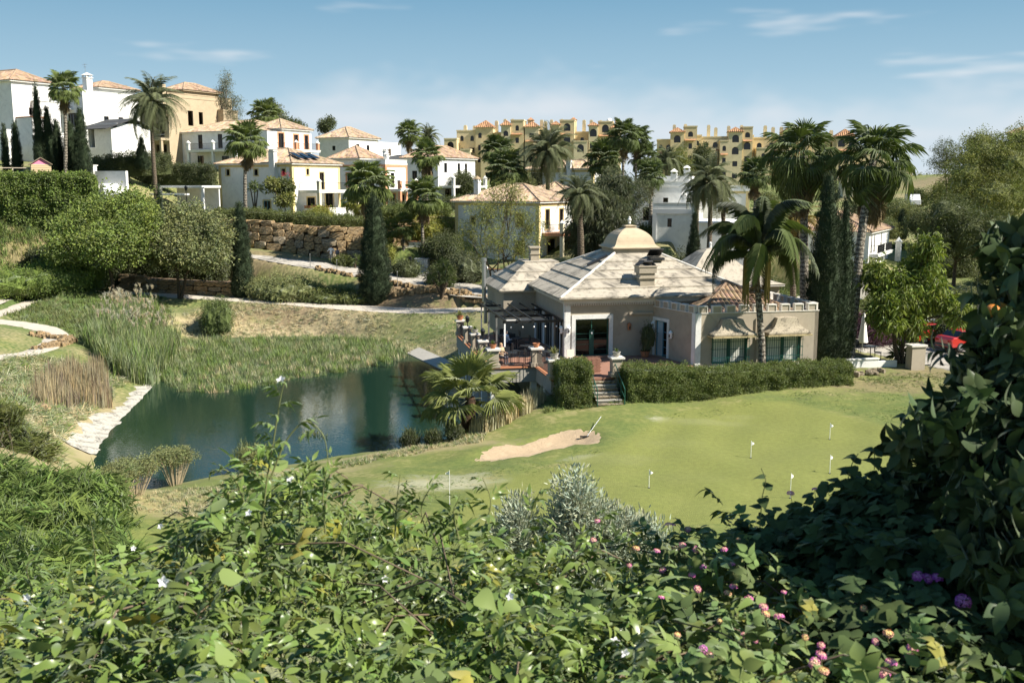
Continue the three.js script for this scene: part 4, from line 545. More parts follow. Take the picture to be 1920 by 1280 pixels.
// white flat roofed houses behind the clubhouse
{ const [h, H] = villa({ name: 'flat_roof_house', rot: -13, px: 1300, yb: 455, ye: 350, d: 120, w: 7.6, dep: 13, parapet: true, label: 'white flat roofed house with two chimneys behind the bell dome', f: (H) => [W(4.2, H - 2.2, .6, .9), W(6.9, H - 2.2, .6, .9), W(2, 2.6, 1, 1.6)], r: (H) => [W(2, H - 2.2, .7, 1.2), W(6, H - 2.4, .9, 1.5)] }); chimneyStack(h, -2.5, H + .2, -.5, .7, 1.2); chimneyStack(h, -1.2, H + .2, -4, .7, 1.7); part('roof_room', [bx(-5, -.6, H + .2, H + 1.3, -11, -5)], MAT.white, h); balcony(h, -9.8, -7.65, -4, -.2, 3, { posts: [[-9.5, -.5], [-8, -.5]], railing: false }); }
{ const [h, H] = villa({ name: 'flat_roof_house', rot: -13, px: 1306, yb: 475, ye: 392, d: 106, w: 4.6, dep: 14.5, parapet: true, label: 'white flat roofed house with plain grey framed front behind the dwarf cypress', f: (H) => [W(1.7, H - 1.9, .45, .9)], r: (H) => [W(4, H - 2.1, .8, 1.3), W(9, H - 2.1, .8, 1.3), W(7, .8, 1.4, 1.8)] }); part('front_frame', [bx(-4.7, -4.3, -2, H, .002, .12), bx(-.4, -.0, -2, H, .002, .12), bx(-4.3, -.4, H - .5, H - .002, .002, .12)], std([.55, .56, .56], .9), h); chimneyStack(h, -1.6, H + .2, -2, .55, .9); part('lower_block', [bx(.05, 6, -3, 3.2, -9, 1.5), bx(-.0 + .05, 6.1, 3.2, 3.36, -9.1, 1.6)], MAT.white, h); }
{ const [h, H] = villa({ name: 'flat_roof_house', rot: -13, px: 1402, yb: 455, ye: 358, d: 124, w: 6, dep: 8.6, parapet: true, label: 'sunlit white flat roofed house with yellow corner beside the tall fan palms', trim: MAT.yellowTrim, f: () => [], r: (H) => [W(1.6, H - 2.4, .8, 1.5), W(3.4, H - 2.4, .8, 1.5), W(6, H - 2.4, .8, 1.5)] }); balcony(h, .06, 1.8, -8.4, -1, H - 3.2, { legs: false }); }
{ const [h, H] = villa({ px: 1626, yb: 522, ye: 438, d: 109, w: 9, dep: 12.5, roof: MAT.roofBrown, rise: 2, label: 'white villa with weathered tile roof and twin balconies beyond the car park', f: (H) => [W(7.2, 1.2, .5, .7)], r: (H) => [W(1.6, H - 2.2, .6, 1.9), W(3.3, H - 2.2, .6, 1.9), W(7.4, H - 2.2, .6, 1.9), W(2.6, .5, 1.4, 1.2), W(7, .5, .6, 1.3)] });
  balcony(h, .05, .9, -5.2, -.7, H - 2.3, { legs: false, posts: [] }); balcony(h, .05, .9, -9.8, -5.8, H - 2.3, { legs: false, posts: [] }); pillar(h, 1.4, -2, -10.8, .6, H + .6, MAT.white, MAT.whiteTrim, { peak: .5 }); part('low_wing', [bx(-4, 2.5, -3, .2, .5, 4)], MAT.white, h); part('low_roof', [bx(-4.2, 2.7, .2, .34, .3, 4.2)], MAT.roofSand, h); }
{ const [h, H] = villa({ px: 1960, yb: 300, ye: 250, d: 175, w: 6, dep: 6, roof: MAT.roofPink, rise: 1.4, label: 'cream villa with orange roof peeping over the bushy hillside trees', mat: MAT.cream }); }
{ const [h, H] = villa({ px: 1672, yb: 372, ye: 335, d: 195, w: 9, dep: 7, roof: MAT.roofSand, rise: 1.2, label: 'small cream villa on the slope under the tall fan palm', mat: MAT.cream, rot: -10, f: () => [W(3, 1.2, .9, 1.2), W(6, 1.2, .9, 1.2)] }); }

// ---------------------------------------------------------------- yellow apartment blocks on the skyline
function apartments(label, px0, d, base, body, towers, stacks, rot) {
  const p = atD(px0, base, d), root = thing('apartment_building', label, 'apartments', p, R(rot), 'yellow apartment blocks'), k = d / F / Math.cos(R(rot)), X = (px) => (px - px0) * k, Y = (y) => atD(px0, y, d).y - p.y;
  const block = (a, b, top, z, dep, seed, hip) => {
    const x1 = X(b), w = X(b) - X(a), H = Y(top), r = rng(seed), fh = [], rh = []; const nf = Math.max(1, Math.floor(H / 3.05)), nw = Math.max(1, Math.round(w / 2.6));
    for (let f = 0; f < nf; f++) { const v = H - 2.5 - f * 3.05; if (v < .5) break; for (let i = 0; i < nw; i++) { const u = (i + .5) / nw * w, q = r(); if (q < .14) continue; const ww = q < .5 ? .9 : q < .8 ? 1.25 : 1.7, hh = q > .8 ? 1.9 : 1.35; if (ww < w / nw - .3) fh.push([u - ww / 2, u + ww / 2, v, v + hh, f === 0 || q > .72, { frame: MAT.brown, nx: 1 }]); } const u = dep * .5; rh.push(W(u, v, .9, 1.2)); }
    wallBox(root, w, dep, H + 6, { f: fh.map((q) => [q[0], q[1], q[2] + 6, q[3] + 6, q[4], q[5]]), r: rh.map((q) => [q[0], q[1], q[2] + 6, q[3] + 6, q[4], q[5]]) }, seed % 3 ? MAT.apart : MAT.apartTrim, { x0: x1, z0: z, y0: -6 });
    if (hip) hipRoof(root, w, dep, hip, MAT.roofApart, { cx: x1 - w / 2, cz: z - dep / 2, y: H + .15, over: .3, pitch: .5, eave: MAT.apartTrim }); else part('roof_slab', [bx(x1 - w - .1, x1 + .1, H, H + .3, z - dep - .1, z + .1)], MAT.apartTrim, root);
    if (seed % 2) part('awning', [new THREE.BoxGeometry(w * .86, .12, 1.1).rotateX(.4).translate(x1 - w / 2, H - 3.3, z + .5)], MAT.roofApart, root);
  };
  body.forEach((b, i) => block(...b.slice(0, 3), b[3], b[4] ?? 9, i * 7 + 1 + px0, b[5])); towers.forEach((b, i) => block(...b.slice(0, 3), b[3], b[4] ?? 5, i * 5 + 2 + px0, b[5]));
  for (const [px, y, cap] of stacks) { const x = X(px), y1 = Y(y), s = cap ? .75 : .42; const c = part('chimney', [bx(x - s, x + s, y1 - 7, y1, -3.2 - s, -3.2 + s)], MAT.apartTrim, root); if (cap) part('chimney_hood', [bx(x - s - .15, x + s + .15, y1, y1 + .15, -3.35 - s, -3.05 + s), new THREE.ConeGeometry(1.2, .7, 4).rotateY(Math.PI / 4).translate(x, y1 + .5, -3.2)], MAT.roofApart, c); else part('chimney_hood', [bx(x - .3, x + .3, y1, y1 + .2, -3.5, -2.9)], MAT.apartTrim, c); }
  return [root, X, Y];
}
{ const [r, X, Y] = apartments('long yellow apartment block with many chimneys and a satellite dish', 838, 262, 352, [[838, 861, 262, 3, 8], [857, 895, 246, 0], [895, 942, 250, -1], [942, 1000, 244, -1], [1000, 1060, 247, 0], [1060, 1110, 250, -1], [1110, 1152, 252, 0]], [[941, 958, 238, 2.2, 5, 1.2], [958, 981, 228, 1.6, 6], [893, 925, 241, 1, 6, 1.8], [983, 1008, 241, 1.4, 5, 1.4], [1032, 1046, 238, 2.4, 4, .9], [1046, 1072, 229, 1.6, 6], [1098, 1114, 240, 2.4, 4, .9], [1114, 1140, 232, 1.6, 6], [1138, 1154, 244, 2, 5, 1.1], [868, 886, 282, 3.4, 4], [905, 930, 270, 3.2, 4], [1000, 1024, 272, 3, 4], [1072, 1096, 268, 3, 4]], [[869, 235], [886, 236], [927, 227], [943, 224], [957, 224], [990, 226, 1], [1010, 226], [1017, 229], [1028, 226], [1047, 225], [1068, 226, 1], [1087, 227], [1100, 227], [1117, 228], [1149, 230, 1]], -8);
  const x = X(1133), y = Y(232); part('satellite_dish', [new THREE.SphereGeometry(.85, 16, 8, 0, Math.PI * 2, 0, .9).rotateX(1.2).translate(x, y + .3, -1), rod(V(x, y - 1.2, -1.6), V(x, y + .5, -1.6), .05)], MAT.whitePaint, r); }
apartments('second yellow apartment block with twin towers behind the feather palms', 1230, 266, 362, [[1230, 1258, 263, 1, 8], [1258, 1310, 255, 0], [1310, 1360, 258, -1], [1360, 1402, 256, 0], [1402, 1446, 260, -1]], [[1254, 1278, 250, 2.4, 4, 1.2], [1278, 1301, 239, 1.8, 6], [1357, 1381, 250, 2.4, 4, 1.2], [1381, 1399, 241, 1.8, 6], [1316, 1334, 282, 2.6, 4], [1342, 1357, 266, 2.4, 4], [1406, 1430, 280, 2.6, 4]], [[1261, 234], [1281, 233], [1323, 235], [1336, 240], [1359, 237], [1382, 236], [1424, 237], [1438, 240]], -8);
apartments('third yellow apartment block partly hidden behind the tall fan palms', 1452, 262, 362, [[1452, 1510, 262, 0], [1510, 1560, 258, -1], [1552, 1592, 264, 1], [1592, 1650, 280, 1], [1650, 1690, 318, 2]], [[1462, 1482, 250, 2, 5, 1.2], [1556, 1588, 258, 2.5, 6, 1.8]], [[1463, 238], [1500, 240], [1552, 245]], -8);
{ // tower crane far behind the houses
  const a = atD(46, 163, 420), b = atD(238, 171, 420), c = thing('tower_crane', 'distant tower crane with long horizontal lattice jib against the sky', 'crane', V(a.x + 2, 10, -420)), o = c.position, L = b.x - a.x, y = a.y - o.y, g = [], n = 26;
  for (const [dy, dz] of [[0, -.6], [0, .6], [1.5, 0]]) g.push(rod(V(-2, y + dy, dz), V(L - 2, y + dy * .4, dz), .12, 4));
  for (let i = 0; i < n; i++) { const x = -2 + L * i / n, x2 = x + L / n; g.push(rod(V(x, y, -.6), V((x + x2) / 2, y + 1.5 - i / n, 0), .08, 3), rod(V((x + x2) / 2, y + 1.5 - i / n, 0), V(x2, y, .6), .08, 3)); }
  part('jib', g, MAT.steel, c); const m = []; for (let i = 0; i < 14; i++) { const y0 = y * i / 14, y1 = y * (i + 1) / 14; m.push(rod(V(-.8, y0, 0), V(.8, y1, 0), .1, 3), rod(V(.8, y0, 0), V(-.8, y1, 0), .1, 3)); } m.push(rod(V(-.8, 0, 0), V(-.8, y, 0), .15, 4), rod(V(.8, 0, 0), V(.8, y, 0), .15, 4)); part('mast', m, MAT.steel, c);
}
// ---------------------------------------------------------------- stone walls, each boulder a piece of its own
const STONES = [0, 1, 2, 3, 4, 5].map((k) => { const r = rng(900 + k), g = new THREE.BoxGeometry(1, 1, 1, 2, 2, 2), p = g.attributes.position; for (let i = 0; i < p.count; i++) { const x = p.getX(i), y = p.getY(i), z = p.getZ(i), q = 1 - .05 * (Math.abs(x) > .4) * (Math.abs(y) > .4) - .05 * (Math.abs(x) > .4) * (Math.abs(z) > .4) - .05 * (Math.abs(y) > .4) * (Math.abs(z) > .4), s = (a) => .07 * N3(x * 1.7 + k * 9 + a, y * 1.7, z * 1.7); p.setXYZ(i, x * q + s(0), y * q + s(4) * .6, z * q + s(8)); } const f = g.toNonIndexed(); f.computeVertexNormals(); return cubeUV(f); });
function boulderWall(name, label, bottom, top, o = {}) { // bottom: [px, y, d]; top: rows above
  const b = bottom.map((q) => atD(...q)), t = bottom.map((q, i) => atD(q[0], top[i], q[2])), c = new THREE.CatmullRomCurve3(b, false, 'centripetal'), ct = new THREE.CatmullRomCurve3(t, false, 'centripetal'), L = c.getLength(), r = rng(o.seed ?? 5), root = thing(name, label, 'wall', b[0]), mats = o.mats ?? [MAT.rock, MAT.rock, MAT.rock4, MAT.rock2, MAT.rock3], O = b[0], course = o.course ?? .88;
  const back = [], n = 40; for (let i = 0; i < n; i++) { const a = c.getPointAt(i / n), a2 = c.getPointAt((i + 1) / n), h = ct.getPointAt(i / n).y, h2 = ct.getPointAt((i + 1) / n).y, z = -.55; back.push(...[a.x, a.y - 1, a.z + z, a2.x, a2.y - 1, a2.z + z, a2.x, h2 - .1, a2.z + z, a.x, a.y - 1, a.z + z, a2.x, h2 - .1, a2.z + z, a.x, h - .1, a.z + z, a.x, h - .1, a.z + z, a2.x, h2 - .1, a2.z + z, a2.x, h2 - .1, a2.z + z - 3, a.x, h - .1, a.z + z, a2.x, h2 - .1, a2.z + z - 3, a.x, h - .1, a.z + z - 3]); }
  const eb = tris(back).translate(-O.x, -O.y, -O.z); part('earth_fill', cubeUV(eb), std([.16, .11, .07], 1), root);
  const maxH = Math.max(...t.map((q, i) => q.y - b[i].y)), rows = Math.ceil((maxH + .6) / course); let count = 0;
  for (let k = 0; k < rows; k++) { let s = r() * -.6; while (s < L) { const w = (.75 + r() * 1.15) * (o.scale ?? 1), mid = clamp((s + w / 2) / L), p = c.getPointAt(mid), hT = ct.getPointAt(mid).y, tg = c.getTangentAt(mid), y = p.y - .5 + k * course, hh = Math.min(course * (.94 + .1 * r()), hT - y + .22 * r()); s += w + .03;
    if (hh > .25 && y < hT - .15 && count++ < 290) { const m = new THREE.Mesh(STONES[(r() * 6) | 0], mats[(r() * mats.length) | 0]); m.name = 'stone'; m.position.set(p.x - O.x, y + hh / 2 - O.y, p.z - O.z + (r() - .5) * .16 - k * .07); m.rotation.set((r() - .5) * .06, Math.atan2(-tg.z, tg.x) + (r() - .5) * .1, (r() - .5) * .05); m.scale.set(w * 1.02, hh * 1.02, .8 + r() * .25); m.castShadow = m.receiveShadow = true; root.add(m); } } }
  return root;
}
boulderWall('boulder_wall', 'tall retaining wall of big squared ochre boulders above the street', [[425, 452, 117], [467, 454, 115.6], [520, 463, 114.7], [580, 474, 114.4], [640, 486, 114.7], [700, 492, 115.4]], [412, 414, 418, 423, 426, 427], { seed: 3 });
boulderWall('boulder_wall', 'lower ochre boulder wall behind the young fan palms and entrance gate', [[698, 470, 116], [740, 462, 116.3], [800, 452, 117.6], [858, 446, 119]], [424, 418, 410, 407], { seed: 8, mats: [MAT.rock, MAT.rock, MAT.rock4, MAT.rock2] });
boulderWall('boulder_wall', 'low shaded wall of dark blocks along the bank path', [[228, 550, 107.2], [300, 553, 106.6], [380, 556, 105.6], [450, 560, 104.6], [520, 562, 103.6], [600, 566, 102.4], [690, 570, 101.2]], [516, 522, 528, 532, 537, 545, 553], { seed: 14, mats: [MAT.rock2, MAT.rock3, MAT.rock], course: .55 });
boulderWall('boulder_wall', 'brown block wall beside the yellow trimmed villa behind the tree', [[838, 420, 127], [862, 424, 125]], [386, 386], { seed: 21, mats: [MAT.rock2] });
function rubble(name, label, pts, n, w, h, seed, mats = MAT.rock) { // rows of small stones too small to pick apart
  const P = pts.map((q) => q.isVector3 ? q : onG(...(() => { const v = atD(q[0], q[1], q[2]); return [v.x, v.z]; })())), c = new THREE.CatmullRomCurve3(P), r = rng(seed), g = [];
  for (let i = 0; i < n; i++) { const p = c.getPointAt(r()), s = .16 + r() * .26; g.push(STONES[(r() * 6) | 0].clone().scale(s * 1.3, s, s).rotateY(r() * 6).translate(p.x + (r() - .5) * w, 0, p.z + (r() - .5) * w)); const q = g[g.length - 1].boundingBox; g[g.length - 1].translate(0, ground(p.x, p.z) + r() * h, 0); }
  return tag(part(name, g, mats), label, 'stones', null, 'stuff');
}
rubble('rubble_edging', 'rows of small pale stones along the bank path', [[738, 560, 101], [800, 565, 100.3], [860, 566, 99.6], [915, 562, 98]], 260, .5, .5, 31);
rubble('rubble_edging', 'line of small pale stones edging the street', [[590, 506, 106], [640, 514, 104.8], [700, 526, 103.4], [760, 538, 101.8], [840, 550, 99.6], [905, 560, 97.4]], 220, .4, .25, 32);
rubble('rock_bed', 'small heap of pale rocks inside the curving path', [V(-36, 0, -74.5), V(-35.2, 0, -77.5), V(-36.5, 0, -80), V(-39, 0, -81)], 150, .9, .3, 33, MAT.rock);
rubble('rock_bed', 'pale scattered rocks at the end of the clipped hedge', [hit(1550, 706), hit(1600, 702), hit(1650, 700)], 26, .7, .2, 34, MAT.rock3);
rubble('rock_bed', 'pale rocks strewn on the reed bank', [hit(10, 745), hit(45, 752), hit(70, 770)], 26, .9, .1, 35, MAT.rock);

// ---------------------------------------------------------------- street side walls and fittings
const boxThing = (name, label, cat, p, ry, list, group) => { const o = thing(name, label, cat, p, ry, group); for (const [n, g, m] of list) part(n, g, m, o); return o; };
{ const p = onG(...(() => { const v = atD(792, 512, 111); return [v.x, v.z]; })(), -.1);
  boxThing('utility_cabinet', 'white utility cabinet with framed meter door beside the street', 'cabinet', p, -.25, [['body', [bx(-.75, .75, 0, 1.45, -.4, .4), bx(-.82, .82, 1.45, 1.55, -.47, .47)], MAT.white], ['meter_door', [bx(-.42, .42, .5, 1.2, .402, .44)], std([.55, .58, .56], .4)]]);
  boxThing('garden_wall', 'white capped wall behind the utility cabinet', 'wall', onG(p.x + 1.2, p.z - 1.8, -.2), -.2, [['wall', [bx(-3.2, 1.6, 0, 1.35, -.15, .15)], MAT.white], ['coping', [bx(-3.25, 1.65, 1.35, 1.43, -.2, .2)], MAT.terracotta], ['gatepost', [bx(-3.6, -3.2, 0, 1.9, -.22, .22)], MAT.white]]);
  boxThing('garden_wall', 'long white wall with tile coping behind the loose leafed tree', 'wall', onG(...(() => { const v = atD(905, 522, 108); return [v.x, v.z]; })(), -.3), -.3, [['wall', [bx(-4.2, 5, 0, 1.35, -.15, .15)], MAT.white], ['coping', [bx(-4.25, 5.05, 1.35, 1.43, -.2, .2)], MAT.terracotta], ['post', [bx(.2, .6, 0, 1.7, -.2, .2)], MAT.white]]);
  const g = thing('entrance_gate', 'dark iron gate fence below the lower boulder wall', 'gate', onG(...(() => { const v = atD(730, 485, 111); return [v.x, v.z]; })()), -.25); railing(g, V(0, 0, 0), V(5.6, .35, 0), 1.25, MAT.iron, .2); part('gatepost', [bx(-.15, .15, 0, 1.7, -.15, .15)], MAT.dark, g); part('gatepost', [bx(2.3, 2.6, 0, 1.75, -.15, .15)], MAT.dark, g); part('plinth', [bx(-.5, 6, -.3, .05, -.1, .25)], MAT.white, g);
}
[[582, 520, 106.5], [632, 528, 104.8], [745, 545, 101.8], [862, 560, 98.5]].forEach((q, i) => { const v = atD(...q), o = thing('bollard_post', 'slim grey wire post along the street edge', 'post', onG(v.x, v.z), 0, 'slim posts along the street'); part('post', [cyl(.035, .03, 1.5)], MAT.steel, o); part('cap', [new THREE.SphereGeometry(.05, 8, 6).translate(0, 1.5, 0)], MAT.steel, o); });
{ // white walls and sheds below the tall houses
  const base = (px, y, d) => atD(px, y, d);
  boxThing('garden_wall', 'white garden walls with square post beside the ivy bank', 'wall', base(205, 372, 119), -.3, [['wall', [bx(-1.8, 2.6, -1, 3.2, -.2, .2)], MAT.white], ['post', [bx(-2.5, -1.8, -1, 3.8, -.3, .3)], MAT.white], ['lower_wall', [bx(-1.6, 2.4, -2, 1.2, .2, 1.6)], MAT.white], ['coping', [bx(-2.6, -1.7, 3.8, 3.92, -.4, .4)], MAT.whiteTrim]]);
  boxThing('carport', 'white flat concrete canopies beside the yellow trimmed villa', 'shelter', base(352, 382, 126), -.35, [['canopy', [bx(-3.4, 3.4, 2.0, 2.25, -2.2, 1.6)], MAT.white], ['canopy', [bx(-3.4, 1.6, 1.1, 1.3, 1.7, 3)], MAT.white], ['wall', [bx(-3.2, 3.2, -1, 2.0, -2.2, -2)], MAT.white], ['support', [bx(3.0, 3.3, -1, 2.0, 1, 1.3)], MAT.white], ['support', [bx(-3.3, -3, -1, 2.0, 1, 1.3)], MAT.white]]);
  boxThing('wire_fence', 'grey wire fence overgrown with creeper below the long balcony villa', 'fence', base(330, 345, 134), -.1, [['fence_post', [0, 1, 2, 3, 4, 5].map((i) => bx(-6 + i * 2.4, -5.93 + i * 2.4, -1, 2.4, 0, .07)), MAT.steel], ['wire', [0, 1, 2, 3, 4].map((i) => bx(-6, 6, .2 + i * .5, .22 + i * .5, .02, .04)), MAT.steel]]);
  const l = thing('street_lamp', 'black lantern lamp post beside the white carport', 'lamp post', base(350, 392, 121)); part('post', [cyl(.06, .05, 2.2)], MAT.iron, l); part('lantern', [new THREE.CylinderGeometry(.2, .12, .4, 6).translate(0, 2.4, 0), new THREE.ConeGeometry(.24, .22, 6).translate(0, 2.72, 0)], MAT.dark, l);
  // play house
  const h = thing('playhouse', 'small wooden playhouse with pink gable on top of the ivy bank', 'playhouse', base(76, 325, 113.5), .5); const s = new THREE.Shape([new THREE.Vector2(-1, 1.0), new THREE.Vector2(1, 1.0), new THREE.Vector2(0, 1.65)]);
  part('wall', [bx(-1, 1, 0, 1.0, -1, 1)], std([.62, .47, .28], .9), h); part('gable', [new THREE.ExtrudeGeometry(s, { depth: 2, bevelEnabled: false }).translate(0, 0, -1)], std([.75, .22, .35], .8), h); for (const k of [-1, 1]) part('roof_board', [new THREE.BoxGeometry(1.4, .07, 2.4).rotateZ(-k * .576).translate(k * .57, 1.36, 0)], std([.25, .19, .13], .9), h); for (let i = 0; i < 5; i++) part('plank', [bx(-1.02, 1.02, .02 + i * .2, .18 + i * .2, 1.002, 1.03)], std([.60, .46, .28], .9), h); part('fence_rail', [bx(-4.5, -1.3, .55, .63, .6, .66), bx(-4.5, -4.4, -.2, .63, .6, .66), bx(-2.9, -2.8, -.2, .63, .6, .66)], std([.5, .42, .32], .9), h);
}
// ---------------------------------------------------------------- cars
function car(label, p, ry, paint, van) {
  const c = thing(van ? 'parked_van' : 'parked_car', label, van ? 'van' : 'car', p, ry, 'parked vehicles');
  const prof = van ? [[-2.2, .35], [-2.25, 1.0], [-2.2, 1.9], [1.0, 1.95], [1.6, 1.15], [2.2, 1.0], [2.25, .4]] : [[-2.1, .35], [-2.15, .8], [-2.0, .95], [-1.2, 1.0], [.9, .98], [1.9, .85], [2.1, .65], [2.1, .35]];
  const ext = (pr, w, b) => new THREE.ExtrudeGeometry(new THREE.Shape(pr.map(([x, y]) => new THREE.Vector2(x, y))), { depth: w - 2 * b, bevelEnabled: true, bevelSize: b, bevelThickness: b, bevelSegments: 2 }).translate(0, 0, -w / 2 + b);
  part('body', [ext(prof, 1.72, .08)], paint, c);
  if (!van) { part('cabin', [ext([[-1.75, .95], [-1.2, 1.36], [.25, 1.38], [1.05, .95]], 1.45, .08)], MAT.pane, c); part('roof', [ext([[-1.25, 1.37], [-1.15, 1.43], [.2, 1.45], [.32, 1.38]], 1.36, .04)], paint, c); } else part('windscreen', [ext([[1.08, 1.2], [1.06, 1.8], [1.5, 1.22]], 1.74, .02)], MAT.pane, c);
  for (const x of [-1.35, 1.35]) for (const z of [-.78, .78]) { const w = part('wheel', [new THREE.CylinderGeometry(.32, .32, .22, 18).rotateX(Math.PI / 2).translate(x, .32, z)], MAT.tyre, c); part('rim', [new THREE.CylinderGeometry(.2, .2, .235, 12).rotateX(Math.PI / 2).translate(x, .32, z)], MAT.steel, w); }
  for (const z of [-.62, .62]) { part('headlight', [bx(2.06, 2.19, .62, .76, z - .18, z + .18)], MAT.lampClear, c); part('tail_light', [bx(-2.24, -2.1, .68, .86, z - .16, z + .16)], MAT.lampRed, c); }
  part('bumper', [bx(2.1, 2.24, .36, .52, -.8, .8), bx(-2.26, -2.1, .36, .52, -.8, .8)], MAT.rubberGrey, c); return c;
}
{ const at = (px, y, h) => { const v = onH(px, y, h); return onG(v.x, v.z, .1); };
  car('red hatchback parked behind the umbrella tree', at(1742, 640, 1.85), R(24), MAT.red); car('bright red car beyond the closed parasol and cypress', at(1588, 607, 2.1), R(20), MAT.red); car('white car parked beside the red hatchback', at(1708, 622, 1.9), R(24), MAT.carWhite); car('second red car hidden behind the low bush by the lamp post', at(1812, 652, 1.85), R(20), MAT.red); car('pale blue car at the back of the car park', at(1600, 585, 2.3), R(30), MAT.carBlue);
  car('white van on the distant slope beside the dark hedge', atD(1712, 382, 172).add(V(0, -.4, 0)), R(-100), MAT.carWhite, true); car('white van parked by the white garden walls behind the trees', atD(205, 372, 117).add(V(0, -.3, 0)), R(-60), MAT.carWhite, true); }
{ // kerbed pavement between road and car park
  const r = { s: eastRoad.s.filter((q) => q.z > -84) , hw: .75 }; const s = r.s, g = []; for (let i = 0; i < s.length - 1; i++) { const a = s[i], b = s[i + 1], tx = b.x - a.x, tz = b.z - a.z, l = Math.hypot(tx, tz), nx = -tz / l, nz = tx / l, k = -4.0; g.push(bar(V(a.x + nx * k * 1, a.y + .05, a.z + nz * k), V(b.x + nx * k, b.y + .05, b.z + nz * k), 1.5, .16)); }
  setting('pavement', g, stucco([.33, .31, .29], .4), 'raised pavement with kerb between road and car park', 'pavement');
  const at = (px, y, h = 1.7) => { const v = onH(px, y, h); return onG(v.x, v.z); };
  const lamp = (label, p, H, k) => { const o = thing('lamp_post', label, 'lamp post', p); part('base', [cyl(.16, .13, .9), cyl(.19, .19, .08, 0, .9)], MAT.steel, o); part('pole', [cyl(.08, .06, H, 0, .9)], MAT.steel, o); part('collar', [cyl(.12, .12, .12, 0, 1.5)], MAT.steel, o); part('lantern', [new THREE.CylinderGeometry(.26, .15, .5, 6).translate(0, H + 1.1, 0), new THREE.ConeGeometry(.3, .25, 6).translate(0, H + 1.47, 0)], MAT.iron, o); };
  lamp('grey lamp post with moulded base on the pavement', at(1830, 655), 3.4); lamp('slim grey lamp post at the road edge by the orange tree', at(1858, 668, 1.7), 3.0);
  boxThing('gate_pillar', 'grey rendered gate pillar at the foot of the umbrella tree', 'pillar', at(1716, 692, 1.65), .2, [['pillar', [bx(-.5, .5, -.2, 1.55, -.35, .35)], MAT.taupe], ['cap', [bx(-.58, .58, 1.55, 1.68, -.43, .43)], MAT.taupeTrim], ['gate_bar', [bx(.55, .62, 0, 1.4, -.05, .05), bx(.55, 1.1, .2, .26, -.03, .03)], MAT.iron]]);
  boxThing('grey_wall', 'pale grey block wall behind the car park', 'wall', onG(33, -97, -.3), R(24), [['wall', [bx(-4, 0, 0, 2.6, -.2, .2)], MAT.concrete], ['return_wall', [bx(.01, 5.5, 0, 2.5, -.2, .2)], MAT.concrete], ['coping', [bx(-4.05, 5.55, 2.6, 2.7, -.25, .25)], MAT.concrete]]);
  const pr = thing('parasol', 'closed white parasol beside the tall leaning palm', 'parasol', at(1617, 662, 1.75)); const lp = [[.02, 2.9], [.1, 2.8], [.16, 2.4], [.2, 1.8], [.28, 1.1], [.33, .75], [.3, .72]].map(([a, b]) => new THREE.Vector2(a, b)), lg = new THREE.LatheGeometry(lp, 18), q = lg.attributes.position; for (let i = 0; i < q.count; i++) { const a = Math.atan2(q.getZ(i), q.getX(i)), f = 1 + .22 * Math.sin(a * 8) * (1 - q.getY(i) / 3.2); q.setX(i, q.getX(i) * f); q.setZ(i, q.getZ(i) * f); } lg.computeVertexNormals(); part('canopy', lg, MAT.canvas, pr); part('pole', [cyl(.03, .03, 3)], MAT.steel, pr); part('base', [cyl(.35, .3, .1)], MAT.concrete, pr);
  // café tables outside the wing
  [[1592, 668], [1632, 672], [1600, 655]].forEach(([px, y], i) => { const o = thing('cafe_table', 'small pale cafe table on the shaded terrace by the leaning palm', 'table', at(px, y, 1.75), i * .6, 'cafe tables by the leaning palm'); part('tabletop', [bx(-.4, .4, .7, .74, -.4, .4)], std([.5, .42, .34], .7), o); part('leg', [cyl(.03, .03, .7)], MAT.iron, o); part('foot', [cyl(.22, .2, .03)], MAT.iron, o); const c = thing('cafe_chair', 'dark cafe chair by a pale table near the leaning palm', 'chair', at(px + 14, y + 3, 1.75), i * 1.1, 'cafe chairs by the leaning palm'); part('seat', [bx(-.22, .22, .43, .47, -.22, .22)], MAT.dark, c); part('backrest', [bx(-.22, .22, .5, .9, -.24, -.2)], MAT.dark, c); for (const [x, z] of [[-.2, -.2], [.2, -.2], [.2, .2], [-.2, .2]]) part('leg', [cyl(.015, .015, .43, x, 0, z, 5)], MAT.dark, c); });
  boxThing('planter_wall', 'low white terrace wall stepping along the cafe tables', 'wall', at(1650, 690, 1.65), R(12), [['wall', [bx(-2.6, -.2, -.3, .55, -.15, .15), bx(-.2, 1.2, -.3, .4, -.14, .14)], MAT.white], ['coping', [bx(-2.65, -.15, .55, .62, -.2, .2)], MAT.whiteTrim]]);
}
// ---------------------------------------------------------------- putting green flags, rake
[[1217, 915, .84, 'short white flag beside the silvery olive bush', .0], [1408, 860, .86, 'short white flag alone in the middle of the putting green', .3], [1556, 825, .86, 'short white flag at the far edge of the putting green', .1], [1556, 890, .88, 'short white flag in the green near the dark orange tree', .5], [843, 946, 1.5, 'white triangular flag standing above the glossy vine', 2.9], [1482, 935, 1.1, 'white flag rising behind the dark purple butterfly flowers', .6]].forEach(([px, y, h, label, a]) => {
  const o = thing('golf_flag', label, 'flag', hit(px, y), 0, 'flags on the putting green'); part('pole', [cyl(.014, .011, h, 0, 0, 0, 6)], MAT.whitePaint, o); part('cup', [cyl(.06, .06, .02, 0, -.005, 0, 12)], MAT.dark, o);
